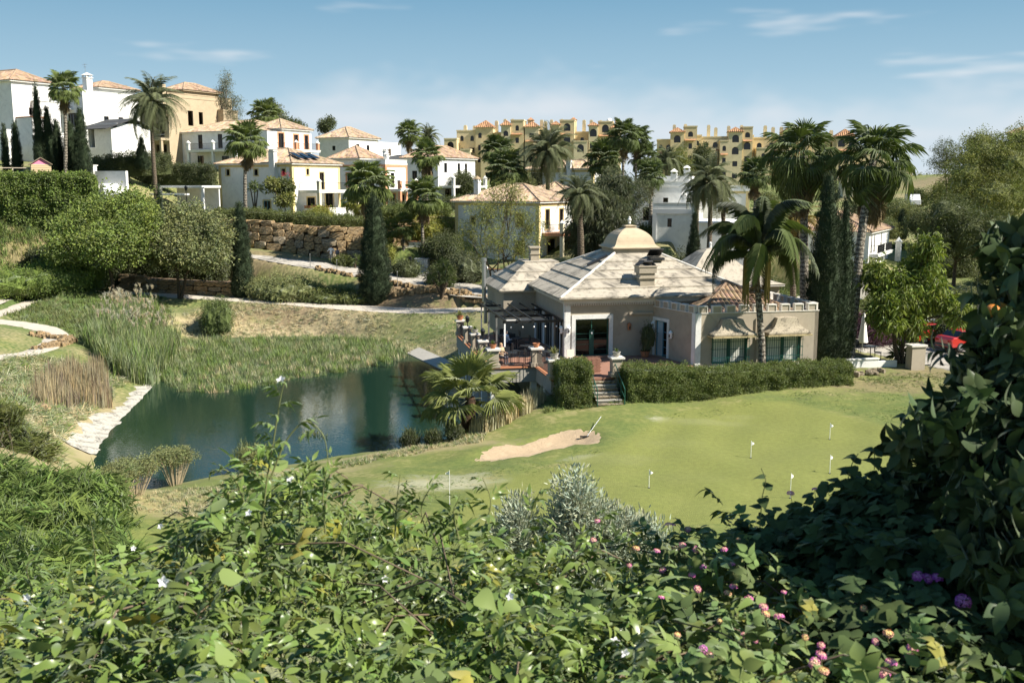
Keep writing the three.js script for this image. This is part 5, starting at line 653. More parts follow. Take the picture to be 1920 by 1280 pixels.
  const w = .17, g = [], n = 6; for (let i = 0; i < n; i++) { const x0 = w * i / n, x1 = w * (i + 1) / n, z = (x) => .03 * Math.sin(x * 22), y0 = (x) => h - .24 + .08 * x / w - .05 * x, y1 = (x) => h - .02 - .12 * x / w; g.push(x0, y0(x0), z(x0), x1, y0(x1), z(x1), x1, y1(x1), z(x1), x0, y0(x0), z(x0), x1, y1(x1), z(x1), x0, y1(x0), z(x0)); } const f = part('flag', tris(g), MAT.flagWhite, o); f.rotation.y = a; });
{ const a = hit(1100, 823), o = thing('bunker_rake', 'long handled rake lying in the sand bunker', 'rake', a.clone().add(V(0, .06, 0))), b = hit(1127, 797).sub(a).add(V(0, .35, 0)); part('handle', [rod(V(0, 0, 0), b, .02)], MAT.steel, o); const r = part('head', [bx(-.35, .35, -.02, .05, -.04, .04)], MAT.dark, o); for (let i = 0; i < 9; i++) part('tooth', [bx(-.33 + i * .08, -.31 + i * .08, -.09, -.02, -.02, .02)], MAT.dark, r); }
// ---------------------------------------------------------------- people: one continuous skin over a skeleton
function personGeometry(J, bones, cell = .028) {
  const lo = V(1e9, 1e9, 1e9), hi = V(-1e9, -1e9, -1e9); for (const [a, b, r0, r1] of bones) for (const [q, r] of [[J[a], r0], [J[b], r1]]) { lo.min(V(q[0] - r - .1, q[1] - r - .1, q[2] - r - .1)); hi.max(V(q[0] + r + .1, q[1] + r + .1, q[2] + r + .1)); }
  const n = hi.clone().sub(lo).divideScalar(cell).ceil(), nx = n.x + 1, ny = n.y + 1, nz = n.z + 1, f = new Float32Array(nx * ny * nz), own = new Uint8Array(nx * ny * nz);
  const cap = bones.map(([a, b, r0, r1]) => [V(...J[a]), V(...J[b]).sub(V(...J[a])), r0, r1]), p = V(0, 0, 0), q = V(0, 0, 0);
  const field = (x, y, z) => { let s = 0, best = 9, bi = 0; for (let i = 0; i < cap.length; i++) { const [a, d, r0, r1] = cap[i]; q.set(x, y, z).sub(a); const t = clamp(q.dot(d) / Math.max(1e-6, d.lengthSq())), dist = q.addScaledVector(d, -t).length() - mix(r0, r1, t); s += Math.exp(-dist * 38); if (dist < best) { best = dist; bi = i; } } return [-Math.log(s + 1e-30) / 38, bi]; };
  for (let k = 0; k < nz; k++) for (let j = 0; j < ny; j++) for (let i = 0; i < nx; i++) { const o = (k * ny + j) * nx + i, r = field(lo.x + i * cell, lo.y + j * cell, lo.z + k * cell); f[o] = r[0]; own[o] = r[1]; }
  // surface nets
  const id = new Int32Array(nx * ny * nz).fill(-1), pos = [], idx = [], col = [];
  const at = (i, j, k) => (k * ny + j) * nx + i;
  for (let k = 0; k < nz - 1; k++) for (let j = 0; j < ny - 1; j++) for (let i = 0; i < nx - 1; i++) { let c = 0, sx = 0, sy = 0, sz = 0; const e = (a, b, ax, ay, az, bx1, by, bz) => { if ((f[a] < 0) !== (f[b] < 0)) { const t = f[a] / (f[a] - f[b]); sx += mix(ax, bx1, t); sy += mix(ay, by, t); sz += mix(az, bz, t); c++; } }; const v = (x, y, z) => at(i + x, j + y, k + z);
    for (const [a, b] of [[0, 0], [0, 1], [1, 0], [1, 1]]) { e(v(0, a, b), v(1, a, b), 0, a, b, 1, a, b); e(v(a, 0, b), v(a, 1, b), a, 0, b, a, 1, b); e(v(a, b, 0), v(a, b, 1), a, b, 0, a, b, 1); }
    if (c) { id[at(i, j, k)] = pos.length / 3; pos.push(lo.x + (i + sx / c) * cell, lo.y + (j + sy / c) * cell, lo.z + (k + sz / c) * cell); const b = bones[own[at(i, j, k)]][4]; col.push(...b); } }
  for (let k = 1; k < nz - 1; k++) for (let j = 1; j < ny - 1; j++) for (let i = 1; i < nx - 1; i++) { const a = f[at(i, j, k)] < 0; const q4 = (p0, p1, p2, p3, fl) => { const A = [id[p0], id[p1], id[p2], id[p3]]; if (A.some((z) => z < 0)) return; fl ? idx.push(A[0], A[1], A[2], A[0], A[2], A[3]) : idx.push(A[0], A[2], A[1], A[0], A[3], A[2]); };
    if (a !== (f[at(i + 1, j, k)] < 0)) q4(at(i, j - 1, k - 1), at(i, j, k - 1), at(i, j, k), at(i, j - 1, k), a); if (a !== (f[at(i, j + 1, k)] < 0)) q4(at(i - 1, j, k - 1), at(i - 1, j, k), at(i, j, k), at(i, j, k - 1), a); if (a !== (f[at(i, j, k + 1)] < 0)) q4(at(i - 1, j - 1, k), at(i, j - 1, k), at(i, j, k), at(i - 1, j, k), a); }
  const g = new THREE.BufferGeometry(); g.setAttribute('position', new THREE.Float32BufferAttribute(pos, 3)); g.setAttribute('color', new THREE.Float32BufferAttribute(col, 3)); g.setAttribute('uv', new THREE.Float32BufferAttribute(new Array(pos.length / 3 * 2).fill(0), 2)); g.setIndex(idx); g.computeVertexNormals(); return g;
}
const SKIN = [.50, .30, .21], PEOPLE = std([1, 1, 1], .85, { vertexColors: true });
function person(label, p, ry, shirt, legs, hair, o = {}) {
  const sit = o.sit, hip = sit ? .5 : .92, J = { pel: [0, hip, 0], chest: [0, hip + .38, .01], neck: [0, hip + .56, .0], chin: [0, hip + .64, .02], crown: [0, hip + .76, .0], sl: [-.18, hip + .48, 0], sr: [.18, hip + .48, 0] };
  const arm = (s, el, ha) => { J['e' + s] = el; J['h' + s] = ha; J['f' + s] = [ha[0] + (ha[0] - el[0]) * .3, ha[1] + (ha[1] - el[1]) * .3, ha[2] + (ha[2] - el[2]) * .3 + .01]; };
  if (o.hipHands) { arm('l', [-.40, hip + .24, -.06], [-.17, hip + .06, .04]); arm('r', [.40, hip + .24, -.06], [.17, hip + .06, .04]); } else if (sit) { arm('l', [-.27, hip + .22, .06], [-.2, hip + .2, .3]); arm('r', [.27, hip + .22, .06], [.2, hip + .2, .3]); } else { arm('l', [-.25, hip + .2, -.02], [-.24, hip - .06, .05]); arm('r', [.25, hip + .2, -.02], [.22, hip - .06, .08]); }
  for (const [s, k] of [['l', -1], ['r', 1]]) { J['p' + s] = [k * .09, hip - .03, 0]; J['k' + s] = sit ? [k * .11, .47, .42] : [k * .11, .49, .03 + k * .05]; J['a' + s] = sit ? [k * .11, .09, .42] : [k * .12, .09, -.02 + k * .06]; J['t' + s] = [J['a' + s][0] + k * .02, .04, J['a' + s][2] + .17]; }
  const B = [['pel', 'chest', .135, .15, shirt], ['chest', 'neck', .13, .06, shirt], ['neck', 'chin', .055, .06, SKIN], ['chin', 'crown', .075, .095, SKIN], ['sl', 'sr', .08, .08, shirt]];
  for (const s of ['l', 'r']) { B.push(['s' + s, 'e' + s, .06, .045, o.sleeve ? shirt : shirt], ['e' + s, 'h' + s, .042, .03, o.sleeve ? shirt : SKIN], ['h' + s, 'f' + s, .035, .022, SKIN], ['p' + s, 'k' + s, .09, .06, legs], ['k' + s, 'a' + s, .055, .04, o.shorts ? SKIN : legs], ['a' + s, 't' + s, .045, .035, [.12, .12, .12]]); }
  const r = thing('person', label, 'person', p, ry); const g = personGeometry(J, B);
  // fingers, thumb, nose and ears joined to the skin
  const extra = []; for (const s of ['l', 'r']) { const h = V(...J['f' + s]), d = V(...J['f' + s]).sub(V(...J['h' + s])).normalize(); for (let i = 0; i < 5; i++) extra.push(rod(h.clone().add(V((i - 2) * .014, 0, 0)), h.clone().add(V((i - 2) * .02, 0, 0)).addScaledVector(d, i === 0 ? .04 : .06 + .01 * (i % 3)), .009, 5, .006)); }
  const hc = V(0, hip + .70, .0); extra.push(new THREE.ConeGeometry(.018, .05, 5).rotateX(Math.PI / 2).translate(0, hc.y - .01, .105), new THREE.SphereGeometry(.025, 6, 5).translate(.095, hc.y, 0), new THREE.SphereGeometry(.025, 6, 5).translate(-.095, hc.y, 0));
  const eg = mg(extra), n = eg.attributes.position.count; eg.setAttribute('color', new THREE.Float32BufferAttribute(new Array(n).fill(SKIN).flat(), 3)); const all = mergeGeometries([g.toNonIndexed(), eg]); all.computeVertexNormals();
  part('body', all, PEOPLE, r); const hg = new THREE.SphereGeometry(.118, 14, 10, 0, Math.PI * 2, 0, 1.75).scale(.95, 1, 1.05).rotateX(-.45).translate(0, hc.y + .035, -.015); part('hair', [hg, ...(o.long ? [new THREE.SphereGeometry(.09, 10, 8).scale(1.1, 1.7, .6).translate(0, hc.y - .12, -.085)] : [])], std(hair, .8), r);
  part('face', [new THREE.SphereGeometry(.012, 6, 5).translate(-.035, hc.y + .01, .092), new THREE.SphereGeometry(.012, 6, 5).translate(.035, hc.y + .01, .092), bx(-.025, .025, hc.y - .055, hc.y - .045, .085, .095)], std([.08, .03, .03], .5), r); return r;
}
{ const s = (px, y, d) => { const v = atD(px, y, d); return onG(v.x, v.z, .08); };
  person('person in white shirt and grey trousers standing with hands on hips by the boulder wall', s(621, 489, 111.3), R(170), [.75, .75, .74], [.22, .23, .26], [.10, .06, .04], { hipHands: true }); person('person in dark shirt and shorts standing beside the boulder wall', s(633, 491, 111), R(150), [.10, .10, .13], [.16, .17, .2], [.04, .03, .025], { shorts: true });
  person('seated person with fair hair and beige top at the terrace railing', club(-4.55, 1.6, .02), PHI + R(40), [.45, .33, .20], [.05, .05, .07], [.42, .25, .11], { sit: true, long: true }); person('seated person in pale blue shirt under the pergola', club(-3.2, -3.6, .02), PHI + R(120), [.52, .60, .70], [.06, .06, .09], [.06, .05, .05], { sit: true, sleeve: true }); }
// terrace furniture, pots, lanterns
{ const chair = (x, z, a, g = 'chairs under the pergola') => { const c = onClub('terrace_chair', 'dark slatted terrace chair under the pergola', 'chair', x, z, .0, a, g); part('seat', [bx(-.23, .23, .42, .47, -.23, .23)], MAT.dark, c); part('backrest', [bx(-.23, .23, .52, .92, -.25, -.21)], MAT.dark, c); for (const [i, k] of [[-.2, -.2], [.2, -.2], [.2, .2], [-.2, .2]]) part('leg', [cyl(.018, .018, .42, i, 0, k, 5)], MAT.dark, c); };
  const table = (x, z) => { const t = onClub('terrace_table', 'round dark terrace table under the pergola', 'table', x, z, 0, 0, 'tables under the pergola'); part('tabletop', [cyl(.42, .42, .04, 0, .7, 0, 20)], MAT.dark, t); part('leg', [cyl(.035, .035, .7)], MAT.iron, t); part('foot', [cyl(.25, .22, .03, 0, 0, 0, 14)], MAT.iron, t); };
  for (const [x, z] of [[-3.9, 1.5], [-2.4, -.9], [-2.4, -4], [-1.6, 1.6], [-2.6, -6.4]]) { table(x, z); chair(x + .7, z, -1.57); chair(x - .1, z - .75, 0); if (x > -3.8) chair(x - .7, z + .1, 1.57); }
  chair(-4.55, 1.55, R(40)); chair(-3.2, -3.65, R(120));
  const lan = (x, z, y, a, label, m) => { const o = onClub('wall_lantern', label, 'wall lamp', x, z, y, a); part('bracket', [bx(-.03, .03, -.05, .05, 0, .12)], m, o); part('body', [new THREE.CylinderGeometry(.13, .1, .36, 6).translate(0, .05, .16)], m, o); part('roof', [new THREE.ConeGeometry(.16, .18, 6).translate(0, .32, .16)], m, o); part('window', [bx(-.05, .05, -.06, .14, .265, .275)], MAT.dark, o); };
  lan(.17, .06, 1.75, 0, 'white wall lantern on the corner pilaster by the green door', MAT.whitePaint); lan(-.06, -.2, 1.7, -1.57, 'white wall lantern on the pergola side of the corner pilaster', MAT.whitePaint); lan(4.3, .0, 1.85, 0, 'terracotta wall lantern on the taupe wall', MAT.terracotta); lan(6.07, .1, 1.9, -1.2, 'white wall lantern beside the blue door near the hall corner', MAT.whitePaint); lan(6.62, 1.95, 1.5, -1.2, 'white wall lantern beyond the blue door', MAT.whitePaint);
  const pot = (x, z, y, r, m, label, kind) => { const o = onClub('flower_pot', label, 'flower pot', x, z, y), pr = [[.0, 0], [.62, 0], [.95, .55], [1, .9], [1.12, .92], [1.12, 1.02], [.9, 1.02], [.85, .7]].map(([a, b]) => new THREE.Vector2(a * r, b * r * 1.3)); part('pot', [flat(new THREE.LatheGeometry(pr, 14))], m, o); if (kind) { const rr = rng(77 + x * 10 | 0), g = []; for (let i = 0; i < (kind === 'big' ? 90 : 40); i++) { const a = rr() * 6.28, l = (kind === 'big' ? .45 : .28) * (.6 + .6 * rr()), e = .3 + rr() * 1.1, d = V(Math.cos(a) * Math.cos(e), Math.sin(e), Math.sin(a) * Math.cos(e)), b = V(0, r * 1.25, 0), t = b.clone().addScaledVector(d, l), sd_ = V(-d.z, 0, d.x).normalize().multiplyScalar(.035); g.push(...b.clone().lerp(t, .4).add(sd_).toArray(), ...t.toArray(), ...b.clone().lerp(t, .4).sub(sd_).toArray(), ...b.toArray(), ...b.clone().lerp(t, .4).add(sd_).toArray(), ...b.clone().lerp(t, .4).sub(sd_).toArray()); } part('foliage', tris(g), leafy(kind === 'big' ? [.22, .22, .13] : [.09, .13, .04]), o); } };
  pot(-2.45, 6.95, 1.2, .24, MAT.concrete, 'stone urn with pale spreading succulent on the pillar by the stairs', 'big'); pot(1.3, 6.95, 1.2, .22, MAT.concrete, 'shallow stone bowl with small plant on the pillar beside the stair rail', 'small'); pot(-2.55, 2.75, 1.2, .2, MAT.terracotta, 'empty terracotta pot on the terrace corner pillar'); pot(-5.25, 2.65, 1.2, .2, MAT.terracotta, 'terracotta bowl with trailing plant in front of the seated person', 'small'); pot(-5.3, -10.6, 1.2, .24, MAT.terracotta, 'terracotta pot with spiky plant on the last terrace pillar', 'big'); pot(-5.3, -3.8, 1.2, .2, MAT.concrete, 'stone bowl of greenery on a terrace side pillar', 'small'); pot(5.2, .8, 0, .3, MAT.terracotta, 'terracotta pot with clipped shrub in the corner of the facade', 'big');
  [[-5.3, -7.1], [-5.3, -.7]].forEach(([x, z], i) => { const o = onClub('pillar_lantern', 'dark iron lantern standing on a terrace side pillar', 'lamp', x, z, 1.2, 0, 'lanterns on terrace pillars'); part('stem', [cyl(.04, .03, .3)], MAT.iron, o); part('lantern', [new THREE.CylinderGeometry(.16, .1, .32, 6).translate(0, .46, 0)], MAT.iron, o); part('cap', [new THREE.ConeGeometry(.2, .2, 6).translate(0, .72, 0)], MAT.iron, o); });
  const s = onClub('menu_board', 'small beige menu board leaning by the green door', 'sign', -.05, 1.6, .0, .2); part('board', [new THREE.BoxGeometry(.5, .75, .04).rotateX(-.12).translate(0, .42, 0)], std([.62, .52, .42], .8), s); part('notice', [new THREE.BoxGeometry(.22, .12, .01).rotateX(-.12).translate(.03, .22, .05)], std([.5, .5, .62], .8), s);
  const bb = onClub('brick_panel', 'dark reddish brick gate at the head of the stairs', 'gate', .35, 5.5, 0); for (let j = 0; j < 9; j++) for (let i = 0; i < 3; i++) part('brick', [bx(-.42 + i * .28 + (j % 2) * .06, -.16 + i * .28 + (j % 2) * .06, j * .1, j * .1 + .085, -.05, .05)], MAT.brick, bb);
}
// ---------------------------------------------------------------- vegetation kit
const G = {
  fan: leafy([.115, .150, .045]), fanDark: leafy([.078, .108, .032]), fanYoung: leafy([.17, .19, .075]), dead: leafy([.19, .135, .12], { transmission: .2 }), feather: leafy([.14, .155, .13]), featherGreen: leafy([.075, .105, .03]), featherGold: leafy([.23, .17, .06]),
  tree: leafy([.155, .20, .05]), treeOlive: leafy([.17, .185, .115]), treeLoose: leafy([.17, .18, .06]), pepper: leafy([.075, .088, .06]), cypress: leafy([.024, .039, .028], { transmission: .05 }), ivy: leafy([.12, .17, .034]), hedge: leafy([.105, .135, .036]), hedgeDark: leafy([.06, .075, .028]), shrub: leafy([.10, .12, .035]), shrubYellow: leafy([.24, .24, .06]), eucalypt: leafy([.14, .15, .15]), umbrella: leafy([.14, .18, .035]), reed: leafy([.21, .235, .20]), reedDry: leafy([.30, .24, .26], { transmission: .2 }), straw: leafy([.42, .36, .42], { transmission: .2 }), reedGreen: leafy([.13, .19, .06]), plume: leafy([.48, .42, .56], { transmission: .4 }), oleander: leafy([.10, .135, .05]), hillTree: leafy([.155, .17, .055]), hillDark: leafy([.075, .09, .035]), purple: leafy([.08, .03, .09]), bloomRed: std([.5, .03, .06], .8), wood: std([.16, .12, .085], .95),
};
// one leafy twig: n small folded leaves round a point
function clump(seed, n, R0, L, w, o = {}) {
  const r = rng(seed), pos = [];
  for (let i = 0; i < n; i++) {
    const c = V(r() - .5, r() - .5, r() - .5).normalize().multiplyScalar(R0 * Math.cbrt(r())), d = V(r() - .5, (r() - .5) + (o.up ?? .1), r() - .5).addScaledVector(c, .9 / R0).normalize(), s = V(r() - .5, r() - .5, r() - .5).cross(d).normalize(), u = V(0, 0, 0).crossVectors(s, d), l = L * (.7 + .6 * r()), b = c, t = c.clone().addScaledVector(d, l).addScaledVector(V(0, -1, 0), (o.droop ?? .1) * l), m = c.clone().addScaledVector(d, l * .45);
    const a1 = m.clone().addScaledVector(s, w * l).addScaledVector(u, w * l * .35), a2 = m.clone().addScaledVector(s, -w * l).addScaledVector(u, w * l * .35);
    pos.push(...b.toArray(), ...a1.toArray(), ...t.toArray(), ...b.toArray(), ...t.toArray(), ...a2.toArray());
  }
  return tris(pos);
}
const CL = { broad: [1, 2, 3].map((k) => clump(k, 18, .42, .24, .30)), fine: [4, 5, 6].map((k) => clump(k, 22, .42, .22, .14, { droop: .3 })), hang: [7, 8].map((k) => clump(k, 26, .45, .34, .08, { up: -.8, droop: .6 })), small: [9, 10, 11].map((k) => clump(k, 20, .22, .11, .32)), spiky: [12, 13].map((k) => clump(k, 26, .24, .22, .10, { up: 1.1, droop: -.2 })), palmate: [14, 15].map((k) => clump(k, 12, .34, .34, .17, { up: -.15, droop: .45 })), sprig: [16, 17].map((k) => clump(k, 14, .16, .16, .16, { up: .4 })) };
// clumps spread through ellipsoid lobes, thickest near their skins; leaves gaps where noise says so
function foliage(parent, name, lobes, geos, mat, n, seed, o = {}) {
  const r = rng(seed), tot = lobes.reduce((s, l) => s + Math.pow(l.r.x * l.r.y * l.r.z, 2 / 3), 0), per = geos.map(() => [[], []]);
  for (const l of lobes) { const k = Math.round(n * Math.pow(l.r.x * l.r.y * l.r.z, 2 / 3) / tot);
    for (let i = 0; i < k; i++) { const d = V(r() * 2 - 1, r() * 2 - 1, r() * 2 - 1); if (d.lengthSq() > 1 || d.lengthSq() < .01) { i--; continue; } d.normalize(); const rad = Math.pow(r(), o.shell ?? .38), bump = 1 + .30 * N3(d.x * 2.2 + seed, d.y * 2.2, d.z * 2.2) + .16 * N3(d.x * 5, d.y * 5 + seed, d.z * 5), p = V(d.x * l.r.x, d.y * l.r.y, d.z * l.r.z).multiplyScalar(rad * bump).add(l.c);
      if ((o.gaps ?? .15) > 0 && N3(p.x * .9 + seed, p.y * .9, p.z * .9) < -1 + 2 * (o.gaps ?? .15)) continue; if (o.floor !== undefined && p.y < o.floor) continue;
      const g = (r() * geos.length) | 0, s = (o.size ?? 1) * (.75 + .55 * r()); per[g][0].push(mat4(p, o.upright ? yQ(r() * 6.28) : new THREE.Quaternion().setFromEuler(new THREE.Euler((r() - .5) * 1.2, r() * 6.28, (r() - .5) * 1.2)), s)); per[g][1].push(tint(r, o.vary ?? .28, .12)); } }
  geos.forEach((g, i) => per[i][0].length && instanced(name, g, mat, per[i][0], parent, per[i][1]));
}
const blobCore = (lobes, k, seed) => lobes.map((l) => { const g = new THREE.IcosahedronGeometry(1, 2), p = g.attributes.position; for (let i = 0; i < p.count; i++) { const x = p.getX(i), y = p.getY(i), z = p.getZ(i), q = k * (1 + .3 * N3(x * 2.2 + seed, y * 2.2, z * 2.2)); p.setXYZ(i, x * l.r.x * q + l.c.x, y * l.r.y * q + l.c.y, z * l.r.z * q + l.c.z); } g.computeVertexNormals(); return g; });
// lobes given in photo pixels at distance d: [px, py, half width, half height, depth offset]
const lobesAt = (list, d, O) => list.map(([px, py, rx, ry, off = 0]) => { const D = d + off, s = D / F; return { c: atD(px, py, D).sub(O), r: V(rx * s, ry * s, (rx + ry) * .5 * s) }; });
function limbs(base, lobes, r0, seed, o = {}) { // trunk and boughs
  const r = rng(seed), g = [], c = lobes.reduce((a, l) => a.add(l.c), V(0, 0, 0)).divideScalar(lobes.length), fork = base.clone().lerp(c, o.fork ?? .42); fork.x = mix(base.x, c.x, .25); fork.z = mix(base.z, c.z, .25);
  const bend = (a, b, k) => { const m = a.clone().lerp(b, .5).add(V((r() - .5) * k, (r() - .2) * k * .4, (r() - .5) * k)); return [a, a.clone().lerp(m, .6), m, m.clone().lerp(b, .6), b]; };
  const stems = o.stems ?? 1; const forks = []; for (let i = 0; i < stems; i++) { const f = fork.clone().add(V((i - (stems - 1) / 2) * (o.spread ?? .9), r() * .4, (r() - .5) * .8)); forks.push(f); g.push(tube(bend(base.clone().add(V((i - (stems - 1) / 2) * .18, 0, 0)), f, .35), (t) => r0 * (1.15 - .45 * t), 7, .12)); }
  lobes.forEach((l, i) => { const f = forks[i % stems], e = l.c.clone(), len = f.distanceTo(e); g.push(tube(bend(f, e, len * .25), (t) => r0 * (.55 - .35 * t), 5)); for (let k = 0; k < (o.twigs ?? 5); k++) { const s = f.clone().lerp(e, .35 + .6 * r()), d = V(r() * 2 - 1, r() * 1.6 - .4, r() * 2 - 1).normalize(), q = l.c.clone().add(V(d.x * l.r.x, d.y * l.r.y, d.z * l.r.z).multiplyScalar(.85)); g.push(tube(bend(s, q, s.distanceTo(q) * .25), (t) => r0 * (.22 - .17 * t), 4)); } });
  return g;
}
function tree(o) {
  const base = o.base ?? (() => { const v = atD(o.px, o.py, o.d); return o.free ? v : onG(v.x, v.z, -.15); })(), t = thing(o.name ?? 'tree', o.label, o.cat ?? 'tree', base, 0, o.group), lobes = lobesAt(o.lobes, o.d, base), seed = o.seed ?? (o.px * 7 | 0);
  part('trunk', limbs(V(0, 0, 0), lobes, o.r ?? .18, seed, o), o.bark ?? MAT.bark, t, true);
  if (o.core) part('inner_foliage', blobCore(lobes, o.core, seed), o.mat ?? G.tree, t);
  foliage(t, 'crown', lobes, o.geos ?? CL.broad, o.mat ?? G.tree, o.n ?? 900, seed, o);
  return t;
}
function bush(o) { // rounded shrub standing on the ground
  const base = o.base ?? (() => { const v = o.d ? atD(o.px, o.py, o.d) : onH(o.px, o.py, o.h ?? 1); return o.free ? v : onG(v.x, v.z, -.1); })(), t = thing(o.name ?? 'shrub', o.label, o.cat ?? 'shrub', base, 0, o.group), r = rng(o.seed ?? (base.x * 31 + base.z * 17 | 0)), lobes = [], k = o.k ?? 4;
  for (let i = 0; i < k; i++) { const a = i / k * 6.28 + r(); lobes.push({ c: V(Math.cos(a) * o.w * .24 * (k > 1), o.t * (.42 + .12 * r()), Math.sin(a) * o.w * .24 * (k > 1)), r: V(o.w * (.3 + .08 * r()) * (k > 1 ? 1 : 1.5), o.t * (.46 + .1 * r()), o.w * (.3 + .08 * r()) * (k > 1 ? 1 : 1.5)) }); }
  part('stem', [0, 1, 2, 3].map((i) => tube([V(0, 0, 0), V((r() - .5) * o.w * .4, o.t * .4, (r() - .5) * o.w * .4), V((r() - .5) * o.w * .7, o.t * .8, (r() - .5) * o.w * .7)], (q) => .04 - .03 * q, 4)), o.bark ?? MAT.bark, t, true);
  if (o.core !== 0) part('inner_foliage', blobCore(lobes, o.core ?? .72, 3), o.mat ?? G.shrub, t);
  foliage(t, 'foliage', lobes, o.geos ?? CL.small, o.mat ?? G.shrub, o.n ?? 260, (o.seed ?? 3) + 11, { floor: 0, gaps: .08, ...o, n: undefined }); return t;
}
// clipped or climbing hedge along a line of points: a slab of given thickness, leaves on its skin
function hedge(name, label, cat, pts, hts, th, mat, n, o = {}) {
  const O = pts[0].clone(), c = new THREE.CatmullRomCurve3(pts.map((p) => p.clone().sub(O)), false, 'centripetal', .5), hs = (t) => { const k = t * (hts.length - 1), i = Math.min(hts.length - 2, k | 0); return mix(hts[i], hts[i + 1], k - i); }, t = thing(name, label, cat, O, 0, o.group), r = rng(o.seed ?? 5), L = c.getLength(), seg = Math.max(4, L * 1.2 | 0), core = [];
  const pt = (u, s, v) => { const p = c.getPointAt(clamp(u)), q = c.getTangentAt(clamp(u)); return V(p.x - q.z * s, p.y + v * hs(u), p.z + q.x * s); };
  const ring = [[-.5, -.15], [-.5, .93], [.5, .93], [.5, -.15]], pos = []; const inn = o.inn ?? .8;
  for (let i = 0; i < seg; i++) for (let k = 0; k < 3; k++) { const q = (u, m) => pt(u, ring[m][0] * th * inn, ring[m][1]), a = q(i / seg, k), b = q((i + 1) / seg, k), d = q((i + 1) / seg, k + 1), e = q(i / seg, k + 1); pos.push(...a.toArray(), ...b.toArray(), ...d.toArray(), ...a.toArray(), ...d.toArray(), ...e.toArray()); }
  for (const [u, f] of [[0, 0], [1, 1]]) { const q = [0, 1, 2, 3].map((m) => pt(u, ring[m][0] * th * inn, ring[m][1])); pos.push(...q[0].toArray(), ...q[1].toArray(), ...q[2].toArray(), ...q[0].toArray(), ...q[2].toArray(), ...q[3].toArray()); }
  part('inner_foliage', tris(pos), mat, t);
  const geos = o.geos ?? CL.small, per = geos.map(() => [[], []]), hm = Math.max(...hts), face = hm / (hm * 2 + th);
  for (let i = 0; i < n; i++) { const u = r(), w = r(); let s, v; if (w < face) { s = .5; v = r(); } else if (w < 2 * face) { s = -.5; v = r(); } else { s = r() - .5; v = 1; } const lump = (o.lump ?? .12) * N3(u * L * .8, v * 3, s * 3 + (o.seed ?? 0)), p = pt(u, s * (th + lump * 2) , v); p.add(V((r() - .5) * .12, lump * .8 + (r() - .5) * .1, (r() - .5) * .12)); const e = (u < .01 || u > .99) ? .1 : 0; const g = (r() * geos.length) | 0; per[g][0].push(mat4(p, new THREE.Quaternion().setFromEuler(new THREE.Euler(r() * 6, r() * 6, r() * 6)), (o.size ?? 1) * (.75 + .6 * r()))); per[g][1].push(tint(r, .3, .12)); }
  for (const u of [0, 1]) for (let i = 0; i < n * .06; i++) { const g = (r() * geos.length) | 0; per[g][0].push(mat4(pt(u, r() - .5, r()).add(V(0, 0, 0)), randQ(r), (o.size ?? 1) * (.75 + .6 * r()))); per[g][1].push(tint(r, .3, .12)); }
  geos.forEach((g, i) => per[i][0].length && instanced('foliage', g, mat, per[i][0], t, per[i][1])); return t;
}
// ---------------------------------------------------------------- palms
function fanLeaf(seed, o = {}) { // petiole along +z, then a pleated fan whose tips hang
  const r = rng(seed), n = o.n ?? 26, pet = o.pet ?? .95, Rr = o.R ?? .95, sag = o.sag ?? .35, pos = [], span = o.span ?? 2.25, B = V(0, 0, pet);
  pos.push(-.02, 0, 0, .02, 0, 0, .012, .02, pet, -.02, 0, 0, .012, .02, pet, -.012, .02, pet);
  for (let i = 0; i < n; i++) {
    const a = mix(-span, span, (i + .5) / n) + (r() - .5) * .05, l = Rr * (1 - .16 * Math.abs(a) / span) * (.9 + .2 * r()), hw = span / n * 1.08, side = (t, da, up) => { const aa = a + da, q = l * t, cup = .12 * Math.cos(a) * t, fall = sag * t * t * t * (1 + .5 * r()); return V(Math.sin(aa) * q, cup * .6 + .16 * Math.abs(Math.sin(a)) * t - fall * l + up, pet + Math.cos(aa) * q - fall * .15); };
    const m1 = side(.55, -hw, -.015), m2 = side(.55, hw, -.015), mc = side(.56, 0, .03), tp = side(1, 0, 0), n1 = side(.82, -hw * .45, 0), n2 = side(.82, hw * .45, 0);
    pos.push(...B.toArray(), ...m1.toArray(), ...mc.toArray(), ...B.toArray(), ...mc.toArray(), ...m2.toArray(), ...m1.toArray(), ...n1.toArray(), ...mc.toArray(), ...mc.toArray(), ...n2.toArray(), ...m2.toArray(), ...mc.toArray(), ...n1.toArray(), ...tp.toArray(), ...mc.toArray(), ...tp.toArray(), ...n2.toArray());
  }
  return tris(pos);
}
